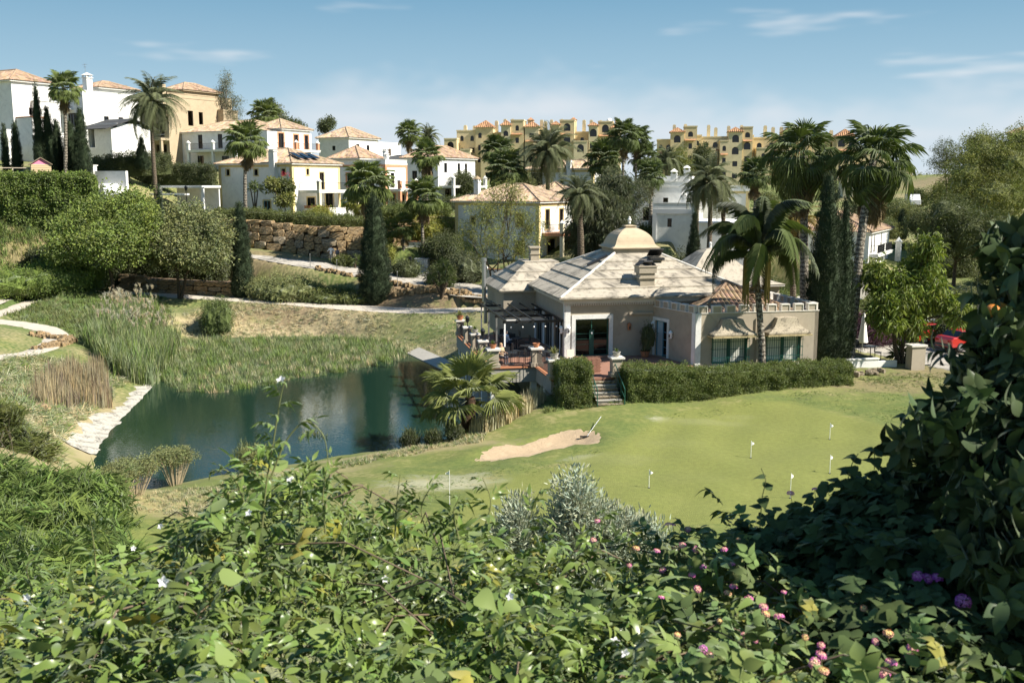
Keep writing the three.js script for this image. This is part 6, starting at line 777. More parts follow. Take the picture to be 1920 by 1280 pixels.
function featherLeaf(seed, o = {}) { // arching rachis with two rows of leaflets
  const r = rng(seed), L = o.L ?? 2.6, n = o.n ?? 38, rise = o.rise ?? .35, sag = o.sag ?? 1.0, ll = o.ll ?? .5, pos = [], P = (t) => V(.04 * Math.sin(t * 3), L * (rise * t - sag * t * t * t * .8), L * (t - .18 * sag * t * t)), pts = [0, .2, .4, .6, .8, 1].map(P);
  const rc = tube(pts, (t) => .028 - .022 * t, 4).toNonIndexed(); pos.push(...rc.attributes.position.array);
  for (let i = 0; i < n; i++) for (const s of [-1, 1]) { const t = mix(.10, .99, i / (n - 1)), p = P(t), q = P(Math.min(1, t + .02)).sub(p).normalize(), l = ll * Math.pow(Math.sin(Math.PI * mix(.10, .93, t)), .55) * (.85 + .3 * r()), side = V(s, 0, 0), up = V(0, 0, 0).crossVectors(q, V(1, 0, 0)).multiplyScalar(-1).normalize(), d = side.clone().multiplyScalar(.82).addScaledVector(q, .5).addScaledVector(up, (o.vee ?? .3) * (.6 + .8 * r())).normalize(), w = q.clone().multiplyScalar(.028 * (o.lw ?? 1)), m = p.clone().addScaledVector(d, l * .5), e = p.clone().addScaledVector(d, l).add(V(0, -l * (o.hang ?? .25), 0)); pos.push(...p.toArray(), ...m.clone().add(w).toArray(), ...e.toArray(), ...p.toArray(), ...e.toArray(), ...m.clone().sub(w).toArray()); }
  return tris(pos);
}
const FAN = [1, 2, 3].map((k) => fanLeaf(40 + k, { sag: .15 + .13 * k })), FANBIG = [1, 2, 3].map((k) => fanLeaf(50 + k, { n: 36, R: 1.0, pet: 1.1, sag: .25 + .2 * k })), FANDEAD = [1, 2].map((k) => fanLeaf(60 + k, { n: 20, R: .85, pet: .5, span: .9, sag: .2 })), FANYOUNG = [1, 2, 3].map((k) => fanLeaf(70 + k, { n: 40, R: 1.12, pet: 1.0, sag: .12 + .1 * k, span: 2.0 }));
const FEA = [1, 2, 3].map((k) => featherLeaf(80 + k, { L: 2.6, sag: .5 + .2 * k })), QUEEN = [1, 2, 3].map((k) => featherLeaf(90 + k, { L: 3.3, n: 62, sag: .62 + .17 * k, ll: .58, hang: .8, vee: .25, rise: .6, lw: .75 }));
function palm(o) {
  const crown = atD(o.cx, o.cy, o.d), bv = atD(o.bx ?? o.cx, o.by ?? o.cy + 100, o.bd ?? o.d), base = o.free ? bv : onG(bv.x, bv.z, -.2), t = thing(o.name, o.label, 'palm', base, 0, o.group), r = rng((o.cx * 13 + o.cy) | 0), top = crown.clone().sub(base), s = o.rad * o.d / F / (o.kind === 'fan' ? 1.75 : 2.25);
  const pts = []; for (let i = 0; i <= 10; i++) { const u = i / 10; pts.push(V(top.x * (u * .7 + .3 * u * u) + .12 * Math.sin(u * 4 + o.cx), top.y * u, top.z * u)); } const r0 = o.r ?? .2;
  part('trunk', [tube(pts, (u) => r0 * (1.25 - .45 * u + (u < .1 ? .5 * (1 - u * 10) : 0) + (o.boot && u > .88 ? .35 : 0)), 10, .08)], o.bark ?? MAT.trunkGrey, t, true);
  const add = (name, geo, mat, elev, az, sc, roll = 0, dy = 0) => { const m = new THREE.Mesh(geo, mat); m.name = name; m.position.copy(top).add(V(0, dy, 0)); m.rotation.set(-elev, az, roll, 'YXZ'); m.scale.setScalar(sc); m.castShadow = m.receiveShadow = true; t.add(m); };
  const geos = o.geos ?? (o.kind === 'fan' ? FAN : FEA), N = o.n ?? (o.kind === 'fan' ? 34 : 38);
  for (let i = 0; i < N; i++) { const u = i / (N - 1), el = mix(o.hi ?? 1.35, o.lo ?? -.75, Math.pow(u, .85)) + (r() - .5) * .25, az = i * 2.39996 + (r() - .5) * .4; add('frond', geos[clamp(Math.floor(u * 3 + r() * .6), 0, 2)], o.mat ?? (o.kind === 'fan' ? G.fan : G.feather), el, az, s * (.82 + .3 * r()), (r() - .5) * .5, -.12 * u * s); }
  for (let i = 0; i < (o.dead ?? 0); i++) { const u = i / o.dead; add('dead_frond', o.kind === 'fan' ? FANDEAD[i % 2] : FEA[2], G.dead, -1.15 - .38 * r(), i * 2.39996, s * (.9 + .35 * r()), (r() - .5) * .6, -s * (.25 + (o.skirt ?? 1.0) * u)); }
  if (o.fruit) for (let i = 0; i < o.fruit; i++) { const a = i * 2.1 + .7, g = [], q = rng(i + 5); const e = V(Math.cos(a) * .5, -.2, Math.sin(a) * .5); g.push(tube([V(0, 0, 0), V(e.x * .7, .15, e.z * .7), e], .02, 4)); for (let k = 0; k < 46; k++) { const x = e.x + (q() - .5) * .22, z = e.z + (q() - .5) * .22, y0 = e.y - q() * .3; g.push(bx(x - .012, x + .012, y0 - 1.0 - q() * (o.fruitL ?? .5), y0, z - .012, z + .012)); } const m = part('fruit_stalk', g, o.fruitMat ?? G.featherGold, t); m.position.copy(top).add(V(0, -.1, 0)); m.scale.setScalar(o.fruitS ?? 1); }
  return t;
}
{ const fp = (label, cx, cy, rad, d, bx_, by, o = {}) => palm({ name: 'fan_palm', kind: 'fan', label, cx, cy, rad, d, bx: bx_, by, dead: 10, ...o }), gp = (label, cx, cy, rad, d, bx_, by, o = {}) => palm({ name: 'feather_palm', kind: 'feather', label, cx, cy, rad, d, bx: bx_, by, r: .24, bark: MAT.trunkPalm, boot: true, ...o });
  fp('slender fan palm rising from the cypress row by the pink playhouse', 118, 164, 34, 116, 123, 325, { r: .2 }); fp('slender fan palm in front of the yellow trimmed villa', 461, 262, 44, 119, 459, 398, { r: .22 }); fp('fan palm on the roofline behind the long balcony villa', 497, 215, 32, 168, 497, 300, { dead: 6 }); fp('bushy fan palm growing behind the pond side cypress', 690, 345, 50, 110, 698, 470, { n: 44, r: .25, dead: 20 }); fp('single fan palm standing by the entrance gate', 794, 368, 40, 112, 793, 462, { r: .16, n: 38 }); fp('fan palm with brown skirt between the two white villas', 801, 290, 32, 134, 800, 372, { dead: 34, skirt: 1.6 }); fp('fan palm on the ridge beside the apartment block', 767, 250, 26, 172, 768, 330); fp('tall fan palm before the long apartment block', 932, 283, 32, 142, 932, 370, { mat: G.fanDark, n: 44 }); fp('broad dark fan palm over the white roofs', 948, 318, 42, 126, 948, 420, { mat: G.fanDark, n: 46, dead: 14 });
  fp('twin fan palm with thin trunk at the end of the long apartment block', 1171, 254, 34, 124, 1170, 370, { mat: G.fanDark, r: .17, n: 44 }); fp('shorter twin fan palm with thin trunk at the end of the long apartment block', 1195, 262, 30, 127, 1192, 370, { mat: G.fanDark, r: .17, n: 40 }); fp('dark fan palm behind the pepper tree', 1131, 300, 38, 132, 1132, 380, { mat: G.fanDark, n: 46 }); fp('fan palm between the two apartment blocks, the taller', 1209, 296, 32, 128, 1210, 380, { mat: G.fanDark, n: 40 }); fp('low fan palm between the two apartment blocks', 1219, 328, 30, 120, 1219, 380, { mat: G.fanDark, n: 40 }); fp('slim fan palm in front of the white flat roofed houses', 1417, 326, 34, 104, 1416, 430, { r: .15, mat: G.fanDark, n: 40, dead: 14 });
  fp('huge shaggy fan palm behind the giant cypress', 1505, 292, 68, 73, 1512, 660, { geos: FANBIG, mat: G.fanDark, n: 34, dead: 60, skirt: 1.5, r: .3, lo: -1.1 }); fp('huge leaning fan palm with ragged skirt beside the closed parasol', 1641, 300, 72, 69.5, 1588, 672, { geos: FANBIG, mat: G.fanDark, n: 36, dead: 54, skirt: 1.4, r: .30, lo: -1.1, bd: 67 });
  palm({ name: 'fan_palm', kind: 'fan', label: 'young fan palm with fibrous trunk on the pond shore', cx: 878, cy: 744, rad: 84, d: 53.6, bx: 877, by: 824, bd: 53.6, geos: FANYOUNG, mat: G.fanYoung, n: 16, lo: -.22, hi: 1.3, r: .34, dead: 3, skirt: .3, bark: std([.16, .095, .055], 1, { map: rep(T.bark, 2), bumpMap: rep(T.ringed, 2), bumpScale: .06 }) });
  fp('small fan palm with bare trunk beside the boulder wall gate', 757, 424, 30, 112.5, 757, 470, { r: .13, dead: 4, n: 26 }); fp('smaller fan palm behind the iron gate', 733, 432, 24, 113.5, 734, 472, { r: .11, dead: 3, n: 24 }); fp('yellowish fan palm at the corner of the terracotta trimmed villa', 668, 378, 30, 124, 668, 410, { mat: G.shrubYellow, n: 24, dead: 3 });
  gp('feather palm standing before the unfinished house', 284, 196, 60, 123, 287, 318, { n: 46 }); gp('feather palm before the long apartment block', 1028, 288, 58, 126, 1028, 400, { n: 48 }); gp('feather palm with thick trunk behind the bell dome', 1087, 368, 48, 99, 1088, 492, { r: .32, n: 42 }); gp('broad feather palm before the white flat roofed houses', 1331, 342, 58, 97, 1329, 470, { n: 40, fruit: 3, fruitS: 1.2 }); gp('small feather palm beside the broad one by the flat roofed houses', 1309, 358, 36, 100, 1312, 440, { n: 28, r: .2 }); gp('stout short feather palm with orange fruit by the flat roofed houses', 1357, 368, 34, 101, 1357, 430, { n: 28, fruit: 4, fruitS: .9 }); gp('feather palm beside the second apartment block', 1251, 304, 36, 136, 1251, 370, { n: 38 }); gp('feather palm on the ridge behind the brown skirted fan palm', 802, 258, 28, 176, 803, 330, { n: 34 });
  gp('golden fruited feather palm behind the giant cypress', 1492, 418, 50, 86, 1492, 520, { mat: G.featherGold, n: 34, dead: 12, fruit: 4, fruitS: 1.3 }); gp('small feather palm on the slope beyond the tiled villa', 1604, 394, 26, 140, 1604, 440, { n: 28, fruit: 2 });
  palm({ name: 'queen_palm', kind: 'feather', label: 'tall queen palm with drooping fronds and hanging orange fruit by the crenellated wing', cx: 1421, cy: 468, rad: 96, d: 61.5, bx: 1427, by: 688, bd: 61.2, geos: QUEEN, mat: G.featherGreen, n: 16, hi: 1.25, lo: -.3, r: .19, bark: MAT.trunkGrey, dead: 1, fruit: 2, fruitS: 1.5, fruitL: .9 });
}
// ---------------------------------------------------------------- cypresses
function cypress(label, px, top, base, wpx, d, o = {}) {
  const b0 = atD(px, base, d), b = o.free ? b0 : onG(b0.x, b0.z, -.2), H = atD(px, top, d).y - b.y, w = wpx * d / F / 2, t = thing('cypress', label, 'cypress', b, 0, o.group), seed = px * 3 | 0, prof = (u) => w * Math.pow(Math.sin(Math.PI * clamp(.06 + .94 * (1 - u), 0, 1) * .5 + 0), .75) * (u < .12 ? .55 + u * 3.7 : 1) * (o.cone ? 1.15 * (1 - u * .8) : 1);
  const lp = []; for (let i = 0; i <= 14; i++) lp.push(new THREE.Vector2(Math.max(.02, prof(i / 14) * .84), i / 14 * H * .97)); const lg = new THREE.LatheGeometry(lp, 14), q = lg.attributes.position; for (let i = 0; i < q.count; i++) { const k = 1 + .22 * N3(q.getX(i) * 1.5 + seed, q.getY(i) * .7, q.getZ(i) * 1.5); q.setX(i, q.getX(i) * k); q.setZ(i, q.getZ(i) * k); } lg.computeVertexNormals(); part('inner_foliage', [lg], o.mat ?? G.cypress, t); part('trunk', [cyl(.16, .08, H * .5)], MAT.bark, t);
  const r = rng(seed), n = o.n ?? Math.round(H * w * 120 + 80), per = CL.spiky.map(() => [[], []]); for (let i = 0; i < n; i++) { const u = 1 - Math.pow(r(), .62), a = r() * 6.28, k = prof(u) * (.84 + .16 * r()) * (1 + .22 * N3(Math.cos(a) * 1.5 * w + seed, u * H * .7, Math.sin(a) * 1.5 * w)), p = V(Math.cos(a) * k, u * H * .985 + .1, Math.sin(a) * k), g = i % 2; per[g][0].push(mat4(p, new THREE.Quaternion().setFromEuler(new THREE.Euler(Math.sin(a) * .35, r() * 6, -Math.cos(a) * .35)), (o.size ?? .62) * (.8 + .6 * r()))); per[g][1].push(tint(r, .3, .1)); }
  CL.spiky.forEach((g, i) => instanced('crown', g, o.mat ?? G.cypress, per[i][0], t, per[i][1])); return t;
}
cypress('dense column cypress on the pond bank in front of the bushy fan palm', 704, 362, 566, 58, 101, { mat: G.cypress }); cypress('slim cypress standing by the street below the slender fan palm', 455, 376, 556, 40, 104.2, { mat: G.cypress }); cypress('giant dark cypress beside the crenellated wing', 1540, 318, 690, 72, 65); cypress('shorter dark cypress leaning on the giant one', 1572, 366, 690, 48, 66.5);
cypress('dwarf cone cypress behind the tent roof', 1300, 398, 500, 44, 92, { cone: true }); cypress('tall thin cypress beside the slender fan palm', 77, 156, 330, 20, 117, { free: true }); cypress('cypress next to the tallest in the row by the playhouse', 95, 198, 330, 26, 117.5, { free: true }); cypress('wide cypress behind the slender fan palm trunk', 110, 222, 330, 26, 119, { free: true }); cypress('cypress in the row before the tall white house', 136, 224, 332, 28, 118.5, { free: true }); cypress('pointed cypress at the end of the playhouse row', 156, 200, 335, 28, 116.5, { free: true }); cypress('thin cypress by the arched garden wall', 33, 226, 325, 17, 119, { free: true }); cypress('small cypress at the edge of the arched wall', 12, 232, 325, 12, 120, { free: true }); cypress('young conical conifer beside the feather palm trunk', 267, 254, 318, 26, 127, { cone: true, free: true, mat: G.cypress }); cypress('small cypress behind the olive trees', 300, 345, 420, 14, 118); cypress('cypress cluster tree on the slope beyond the tiled villa', 1690, 392, 440, 22, 135);
// ---------------------------------------------------------------- broadleaf trees
tree({ name: 'mulberry_tree', label: 'spreading leafy tree overhanging the bank path near the ivy bank', px: 208, py: 534, d: 101, lobes: [[150, 430, 52, 42, 1], [215, 400, 55, 46, 2], [262, 425, 46, 46, 0], [205, 455, 66, 40, -2], [120, 470, 44, 36, -1], [255, 385, 34, 34, 2]], n: 2300, r: .2, mat: G.tree, seed: 61, gaps: .12 });
tree({ name: 'mulberry_tree', label: 'second spreading tree with paler leaves beside the slim cypress', px: 336, py: 538, d: 102.6, lobes: [[345, 420, 52, 44, 1], [395, 440, 46, 44, 0], [320, 455, 44, 38, -1], [370, 475, 60, 30, -2], [300, 470, 34, 30, 0]], n: 1800, r: .17, mat: G.treeOlive, seed: 71, stems: 2, gaps: .15 });
tree({ name: 'carob_tree', label: 'loose light leafed tree with several stems behind the terrace', px: 938, py: 512, d: 94, lobes: [[905, 400, 38, 44, 1], [950, 385, 40, 48, 2], [990, 425, 36, 44, 0], [930, 450, 52, 40, -1], [985, 470, 36, 30, -1], [880, 440, 30, 30, 1], [960, 360, 26, 24, 2]], n: 900, r: .13, mat: G.treeLoose, geos: CL.fine, seed: 81, stems: 4, gaps: .32, spread: .7, twigs: 10, shell: .6, size: .85 });
tree({ name: 'pepper_tree', label: 'dark drooping pepper tree behind the bell dome', px: 1128, py: 490, d: 104, lobes: [[1115, 395, 40, 52, 0], [1140, 420, 42, 56, -1], [1100, 440, 34, 44, 0], [1150, 360, 34, 34, 2]], n: 1500, r: .16, mat: G.pepper, geos: CL.hang, seed: 91, core: .45 });
tree({ name: 'pepper_tree', label: 'airy dark pepper tree beside the white flat roofed house', px: 1172, py: 480, d: 110, lobes: [[1175, 370, 34, 40, 0], [1200, 360, 26, 30, 0], [1150, 345, 30, 30, 1], [1185, 400, 28, 26, -1]], n: 560, r: .12, mat: G.pepper, geos: CL.fine, seed: 95, gaps: .35 });
tree({ name: 'eucalyptus', label: 'tall airy eucalyptus beside the unfinished house', px: 424, py: 260, d: 172, free: true, lobes: [[424, 150, 12, 18], [420, 180, 16, 16], [440, 190, 18, 14], [408, 185, 8, 22], [432, 212, 24, 14], [418, 165, 10, 14]], n: 420, mat: G.eucalypt, geos: CL.fine, seed: 101, gaps: .25, r: .12, bark: MAT.trunkGrey }); tree({ label: 'small round tree on the ridge beside the hipped villa', px: 610, py: 268, d: 195, free: true, lobes: [[612, 234, 14, 12], [604, 240, 9, 9], [618, 228, 10, 9]], n: 240, mat: G.hillDark, seed: 103, r: .14 }); tree({ label: 'dark umbrella pine behind the long balcony villa', name: 'pine_tree', px: 540, py: 262, d: 190, free: true, lobes: [[535, 232, 26, 12], [512, 222, 18, 14], [555, 240, 20, 10]], n: 520, mat: G.hillDark, seed: 105, core: .6 }); tree({ label: 'tree behind the ridge fan palm', px: 500, py: 260, d: 188, free: true, lobes: [[510, 208, 20, 16], [520, 222, 20, 14]], n: 300, mat: G.eucalypt, seed: 107 });
tree({ name: 'umbrella_tree', label: 'bright green umbrella tree with hanging leaflet clusters by the gate pillar', px: 1690, py: 698, d: 67.5, lobes: [[1650, 520, 30, 34, 0], [1690, 545, 46, 44, 0], [1735, 540, 40, 40, 0], [1720, 500, 36, 26, 1], [1742, 462, 30, 24, 0], [1665, 580, 34, 40, -1], [1705, 600, 34, 40, 0], [1800, 585, 30, 24, -1], [1628, 505, 20, 20, 1], [1765, 560, 26, 22, 0]], n: 1250, r: .15, mat: G.umbrella, geos: CL.palmate, seed: 111, stems: 3, gaps: .12, size: 1.0, shell: .5 });
// hillside trees beyond the car park
tree({ name: 'olive_tree', label: 'big bushy yellow green hillside tree under the cream villa', px: 1850, py: 480, d: 118, lobes: [[1850, 300, 60, 50, 2], [1900, 320, 60, 60, 0], [1815, 340, 46, 50, 0], [1870, 380, 70, 60, -3], [1840, 270, 30, 28, 4], [1920, 270, 40, 40, 2]], n: 2600, r: .3, mat: G.hillTree, geos: CL.fine, seed: 121, size: 1.25, core: .6 }); tree({ name: 'olive_tree', label: 'shaded hillside tree behind the umbrella tree', px: 1790, py: 520, d: 104, lobes: [[1780, 410, 50, 44, 0], [1820, 440, 50, 50, -1], [1760, 450, 40, 40, 0], [1870, 450, 60, 50, -2]], n: 1700, r: .2, mat: G.hillDark, geos: CL.fine, seed: 123, core: .7, size: 1.2 }); tree({ name: 'pine_tree', label: 'dark blue green tree standing against the sky beside the bushy hillside tree', px: 1772, py: 400, d: 150, lobes: [[1775, 285, 24, 24, 0], [1765, 310, 26, 20, 0], [1790, 300, 22, 30, 1]], n: 520, mat: G.hillDark, geos: CL.fine, seed: 125, gaps: .3 });
[[1720, 345, 40, 18, 260, 'dense distant tree behind the white van'], [1752, 350, 30, 16, 300, 'far dark tree on the horizon beside the bushy hillside tree'], [1690, 395, 34, 24, 150, 'round grey green shrub below the small cream villa'], [1650, 405, 36, 26, 160, 'wide shrub on the slope behind the leaning palm'], [1730, 420, 36, 28, 128, 'yellowish oak on the slope above the tiled villa'], [1665, 430, 26, 20, 135, 'low tree behind the weathered tile roof'], [1770, 370, 34, 30, 165, 'dark round tree under the dark blue green one'], [1720, 372, 16, 14, 178, 'clipped dark bush beside the distant white van'], [1440, 380, 26, 20, 150, 'green tree between the flat roofed house and the shaggy palm'], [1275, 310, 22, 34, 150, 'leafy tree in front of the second apartment block'], [1318, 300, 18, 30, 155, 'narrow leafy tree in front of the twin towers'], [1110, 345, 26, 18, 150, 'dark tree below the long apartment block'], [1235, 350, 26, 18, 140, 'dense tree below the low fan palm'], [870, 345, 26, 22, 150, 'dark hedge tree beside the planted balconies'], [980, 345, 22, 22, 138, 'green tree under the broad dark fan palm'], [1735, 500, 46, 40, 118, 'dark oak above the car park wall'], [1800, 510, 52, 44, 110, 'broad dark tree behind the lamp posts'], [1868, 525, 54, 46, 105, 'heavy dark tree beside the shaded hillside tree'], [1915, 570, 50, 50, 98, 'dense tree behind the slim lamp post'], [1690, 478, 30, 26, 126, 'dark tree beside the tiled villa gable'], [1645, 470, 22, 22, 140, 'grey green tree over the weathered tile roof'], [1835, 470, 50, 40, 128, 'olive coloured tree on the slope over the car park']].forEach(([px, py, rx, ry, d, label], i) => tree({ label, px, py: py + ry + 10, d, free: true, lobes: [[px - rx * .3, py, rx * .6, ry * .8], [px + rx * .35, py + ry * .15, rx * .6, ry * .75], [px, py - ry * .3, rx * .55, ry * .7]], n: 420, mat: [G.hillTree, G.hillDark, G.treeOlive][i % 3], geos: CL.fine, seed: 140 + i, size: d / 110, core: .6, r: .14 }));
// ---------------------------------------------------------------- hedges and shrubs
const seg3 = (list) => list.map(([px, y, d]) => atD(px, y, d)), gseg = (list) => list.map(([px, y, h]) => { const v = onH(px, y, h); return onG(v.x, v.z, -.05); });
hedge('ivy_wall', 'tall bank wall thickly covered with green ivy', 'ivy', seg3([[-60, 440, 108], [40, 436, 109], [120, 432, 110], [178, 430, 111]]), [6.4, 6.0, 5.8, 5.6], 1.6, G.ivy, 5200, { size: 1.7, lump: .5, seed: 4, geos: CL.small });
hedge('clipped_hedge', 'tall clipped hedge block beside the stairs', 'hedge', [club(-2.5, 8.1, -1.25), club(-.75, 8.1, -1.25)], [2.35, 2.35], 1.5, G.hedge, 1700, { size: .62, lump: .22, seed: 6 });
hedge('clipped_hedge', 'long clipped hedge in front of the crenellated wing', 'hedge', [club(1.5, 8.0, -1.1), club(4, 7.9, -1.15), club(7.4, 7.6, -1.2), club(10, 7.0, -1.15), club(13, 6.4, -1.2), club(16.8, 5.7, -1.2)], [1.9, 1.75, 1.5, 1.35, 1.3, 1.25], 1.5, G.hedge, 5000, { size: .62, lump: .28, seed: 7 });
hedge('wall_hedge', 'low mixed hedge along the top of the boulder wall', 'hedge', seg3([[405, 412, 119.6], [480, 414, 118], [560, 420, 117], [640, 427, 117], [700, 429, 117.6]]), [1.0, 1.1, 1.0, 1.1, 1.0], 1.4, G.shrub, 1500, { size: 1.1, lump: .5, seed: 9 }); hedge('wall_hedge', 'green hedge above the lower boulder wall', 'hedge', seg3([[715, 416, 119.2], [760, 410, 119.8], [838, 404, 122]]), [1.3, 1.4, 1.2], 2.2, G.hedge, 1100, { size: 1.2, lump: .5, seed: 10 }); hedge('creeper_hedge', 'brownish creeper hanging over the wire fence', 'hedge', seg3([[245, 346, 133], [300, 344, 133], [350, 344, 132.5], [400, 344, 132]]), [2.6, 2.4, 2.4, 2.2], 1.0, G.hedgeDark, 1000, { size: 1.1, lump: .5, seed: 12 }); hedge('garden_hedge', 'dark hedge below the feather palm and concrete wall', 'hedge', seg3([[178, 332, 126], [240, 326, 128], [318, 322, 131]]), [2.2, 2.4, 2.0], 1.4, G.hedgeDark, 800, { size: 1.2, lump: .6, seed: 13 }); hedge('garden_hedge', 'shaded hedge under the planted balconies', 'hedge', seg3([[735, 398, 131], [800, 396, 133], [905, 386, 136]]), [1.0, 1.1, 1.4], 1.6, G.hedgeDark, 700, { size: 1.2, lump: .6, seed: 15 });
bush({ name: 'oleander', label: 'round oleander bush alone beside the bank path', px: 408, py: 600, h: 1.1, w: 3.3, t: 3.6, mat: G.oleander, geos: CL.fine, n: 560, size: .8, seed: 5 });
[[545, 550, 103, 6, 2.3, G.treeOlive, 'wild olive green thicket above the dark block wall'], [495, 552, 103.6, 4.5, 2.4, G.treeOlive, 'straggling thicket beside the slim cypress'], [620, 550, 102.2, 5, 1.3, G.shrub, 'low green shrubs on the bank above the dark block wall'], [665, 554, 101.6, 3.6, 1.2, G.shrub, 'small green shrub beside the dense column cypress'], [580, 535, 104, 4.5, 1.0, G.hedge, 'grassy shrub below the street edge'], [40, 520, 99, 8, 3.2, G.ivy, 'dark shrubs at the foot of the ground cover slope'], [100, 505, 100.5, 7, 3, G.ivy, 'leafy shrubs under the spreading tree'], [130, 480, 103, 7, 4, G.ivy, 'climbing shrub below the ivy wall'], [825, 520, 103.5, 2.6, 2.4, G.hedgeDark, 'dark shrub behind the spiky yucca'], [760, 495, 108, 3, 2, G.hedgeDark, 'dark shrubs behind the white utility cabinet'], [830, 470, 112, 5, 3.4, G.hedgeDark, 'shady shrubs below the yellow trimmed villa'], [870, 480, 108, 4.5, 3.2, G.pepper, 'dark thicket at the foot of the loose leafed tree'], [805, 440, 118, 5, 3, G.shrubYellow, 'bright yellow green shrub before the lower boulder wall'], [715, 450, 112, 3.2, 2.6, G.shrubYellow, 'yellow green shrub beside the entrance gate'], [640, 478, 110.8, 1.4, 1, G.shrub, 'small agave patch at the foot of the boulder wall'], [600, 425, 119, 3, 2, G.shrubYellow, 'yellowish shrub on the terrace of the yellow trimmed villa'], [1640, 600, 76, 3.4, 2.4, G.purple, 'dark purple leaved shrub beyond the closed parasol'], [1605, 580, 84, 4, 2.4, G.shrub, 'green shrub beside the bright red car'], [1790, 640, 76, 3.4, 2.2, G.hedgeDark, 'dark round shrub in front of the red cars'], [1870, 655, 73, 3, 1.7, G.treeOlive, 'grey green shrub behind the slim lamp post'], [1830, 610, 82, 6, 3.4, G.hillDark, 'dark shrubs behind the car park'], [1600, 535, 104, 4, 1.4, G.shrub, 'low hedge shrub at the foot of the tiled villa'], [1120, 490, 98, 6, 2.2, G.hedgeDark, 'dense dark shrubs behind the stepped roof'], [1250, 485, 96, 5, 3, G.hedgeDark, 'dark shrubs behind the bell dome'], [1270, 470, 96, 3, 4.6, G.pepper, 'tall dark yucca clump behind the bell dome']].forEach(([px, py, d, w, t, mat, label], i) => bush({ label, px, py, d, w, t, mat, n: 200 + w * t * 42 | 0, geos: i % 2 ? CL.small : CL.fine, size: 1.25, seed: 200 + i, k: 5 }));
hedge('bank_shade_filler', 'dark leafy mass added behind the spreading trees in place of their shade', 'thicket', seg3([[60, 535, 105], [150, 530, 107.5], [240, 530, 109], [330, 532, 109.5], [430, 536, 109]]), [3.4, 4.0, 4.2, 3.8, 3.2], 2.2, G.hedgeDark, 2200, { size: 1.5, lump: .6, seed: 17 });  // dark hedge added to stand in for the deep shade under the trees
bush({ name: 'topiary', label: 'dark potted topiary in the corner between facade and wing', base: club(5.35, .9, .35), w: .9, t: 1.9, mat: G.hedgeDark, n: 160, size: .6, seed: 31, free: true });
{ // small garden trees against the villa wall
  tree({ name: 'garden_tree', label: 'small red flowering tree against the yellow trimmed villa', px: 533, py: 410, d: 124.5, lobes: [[533, 345, 11, 10], [525, 352, 9, 9], [541, 350, 8, 9]], n: 190, mat: G.shrub, seed: 301, r: .07, free: true }); tree({ name: 'garden_tree', label: 'low forked tree beside the red flowering one', px: 528, py: 412, d: 123.5, lobes: [[528, 375, 9, 7], [541, 372, 8, 8], [510, 345, 12, 10]], n: 190, mat: G.treeLoose, seed: 303, r: .07, free: true }); const f = atD(534, 326, 123.8), q = thing('bougainvillea', 'red bougainvillea sprig above the small garden tree', 'flowers', f), rr = rng(8), m = []; for (let i = 0; i < 26; i++) m.push(mat4(V((rr() - .5) * 1.2, (rr() - .5) * .5, (rr() - .5) * .4), randQ(rr), .5)); instanced('blossom', CL.sprig[0], G.bloomRed, m, q);
}
// spiky plants
const YUC = [1, 2].map((k) => { const r = rng(400 + k), pos = []; for (let i = 0; i < 46; i++) { const a = r() * 6.28, e = -.5 + r() * 1.9, d = V(Math.cos(a) * Math.cos(e), Math.sin(e), Math.sin(a) * Math.cos(e)), s = V(-Math.sin(a), 0, Math.cos(a)).multiplyScalar(.035), l = .6 + .35 * r(), b = d.clone().multiplyScalar(.05), m = d.clone().multiplyScalar(l * .5), t = d.clone().multiplyScalar(l).add(V(0, -.22 * l * Math.cos(e), 0)); pos.push(...b.toArray(), ...m.clone().add(s).toArray(), ...t.toArray(), ...b.toArray(), ...t.toArray(), ...m.clone().sub(s).toArray()); } return tris(pos); });
function yucca(label, base, heads, mat, s = 1) { const t = thing('yucca', label, 'yucca', base); heads.forEach(([x, y, z], i) => { part('stem', [tube([V(0, 0, 0), V(x * .4, y * .5, z * .5), V(x, y, z)], (u) => .11 - .05 * u, 6)], MAT.bark, t, true); const m = new THREE.Mesh(YUC[i % 2], mat); m.name = 'rosette'; m.position.set(x, y, z); m.scale.setScalar(s * (1 + (i % 3) * .12)); m.rotation.y = i; m.castShadow = m.receiveShadow = true; t.add(m); }); }
{ const at = (px, y, d) => { const v = atD(px, y, d); return onG(v.x, v.z); }; yucca('branching spiky yucca on the earth bank below the street', at(828, 556, 99), [[-.9, 1.9, .1], [-.3, 2.6, 0], [.5, 2.9, .2], [.9, 2.1, -.1], [.2, 3.5, 0], [.5, 1.7, .4]], G.oleander, 1.05); yucca('spiky dracaena against the white wall of the yellow trimmed villa', atD(478, 410, 124.5), [[.1, 4.2, 0], [-.4, 3.7, .1], [.5, 3.6, 0]], G.oleander, 1.1); yucca('dark yucca with several heads behind the bell dome', at(1262, 500, 93), [[0, 3.2, 0], [.5, 2.4, .1], [-.5, 2.2, 0], [.2, 1.4, .2], [.8, 3.4, 0]], G.fanDark, 1.2); yucca('spiky agave at the foot of the umbrella tree', at(1680, 690, 68.2), [[0, .5, 0], [.3, .8, 0]], G.fanDark, 1.2); yucca('young spiky plant at the foot of the boulder wall', at(665, 492, 110), [[0, .7, 0], [.2, 1.2, 0]], G.oleander, .9); }
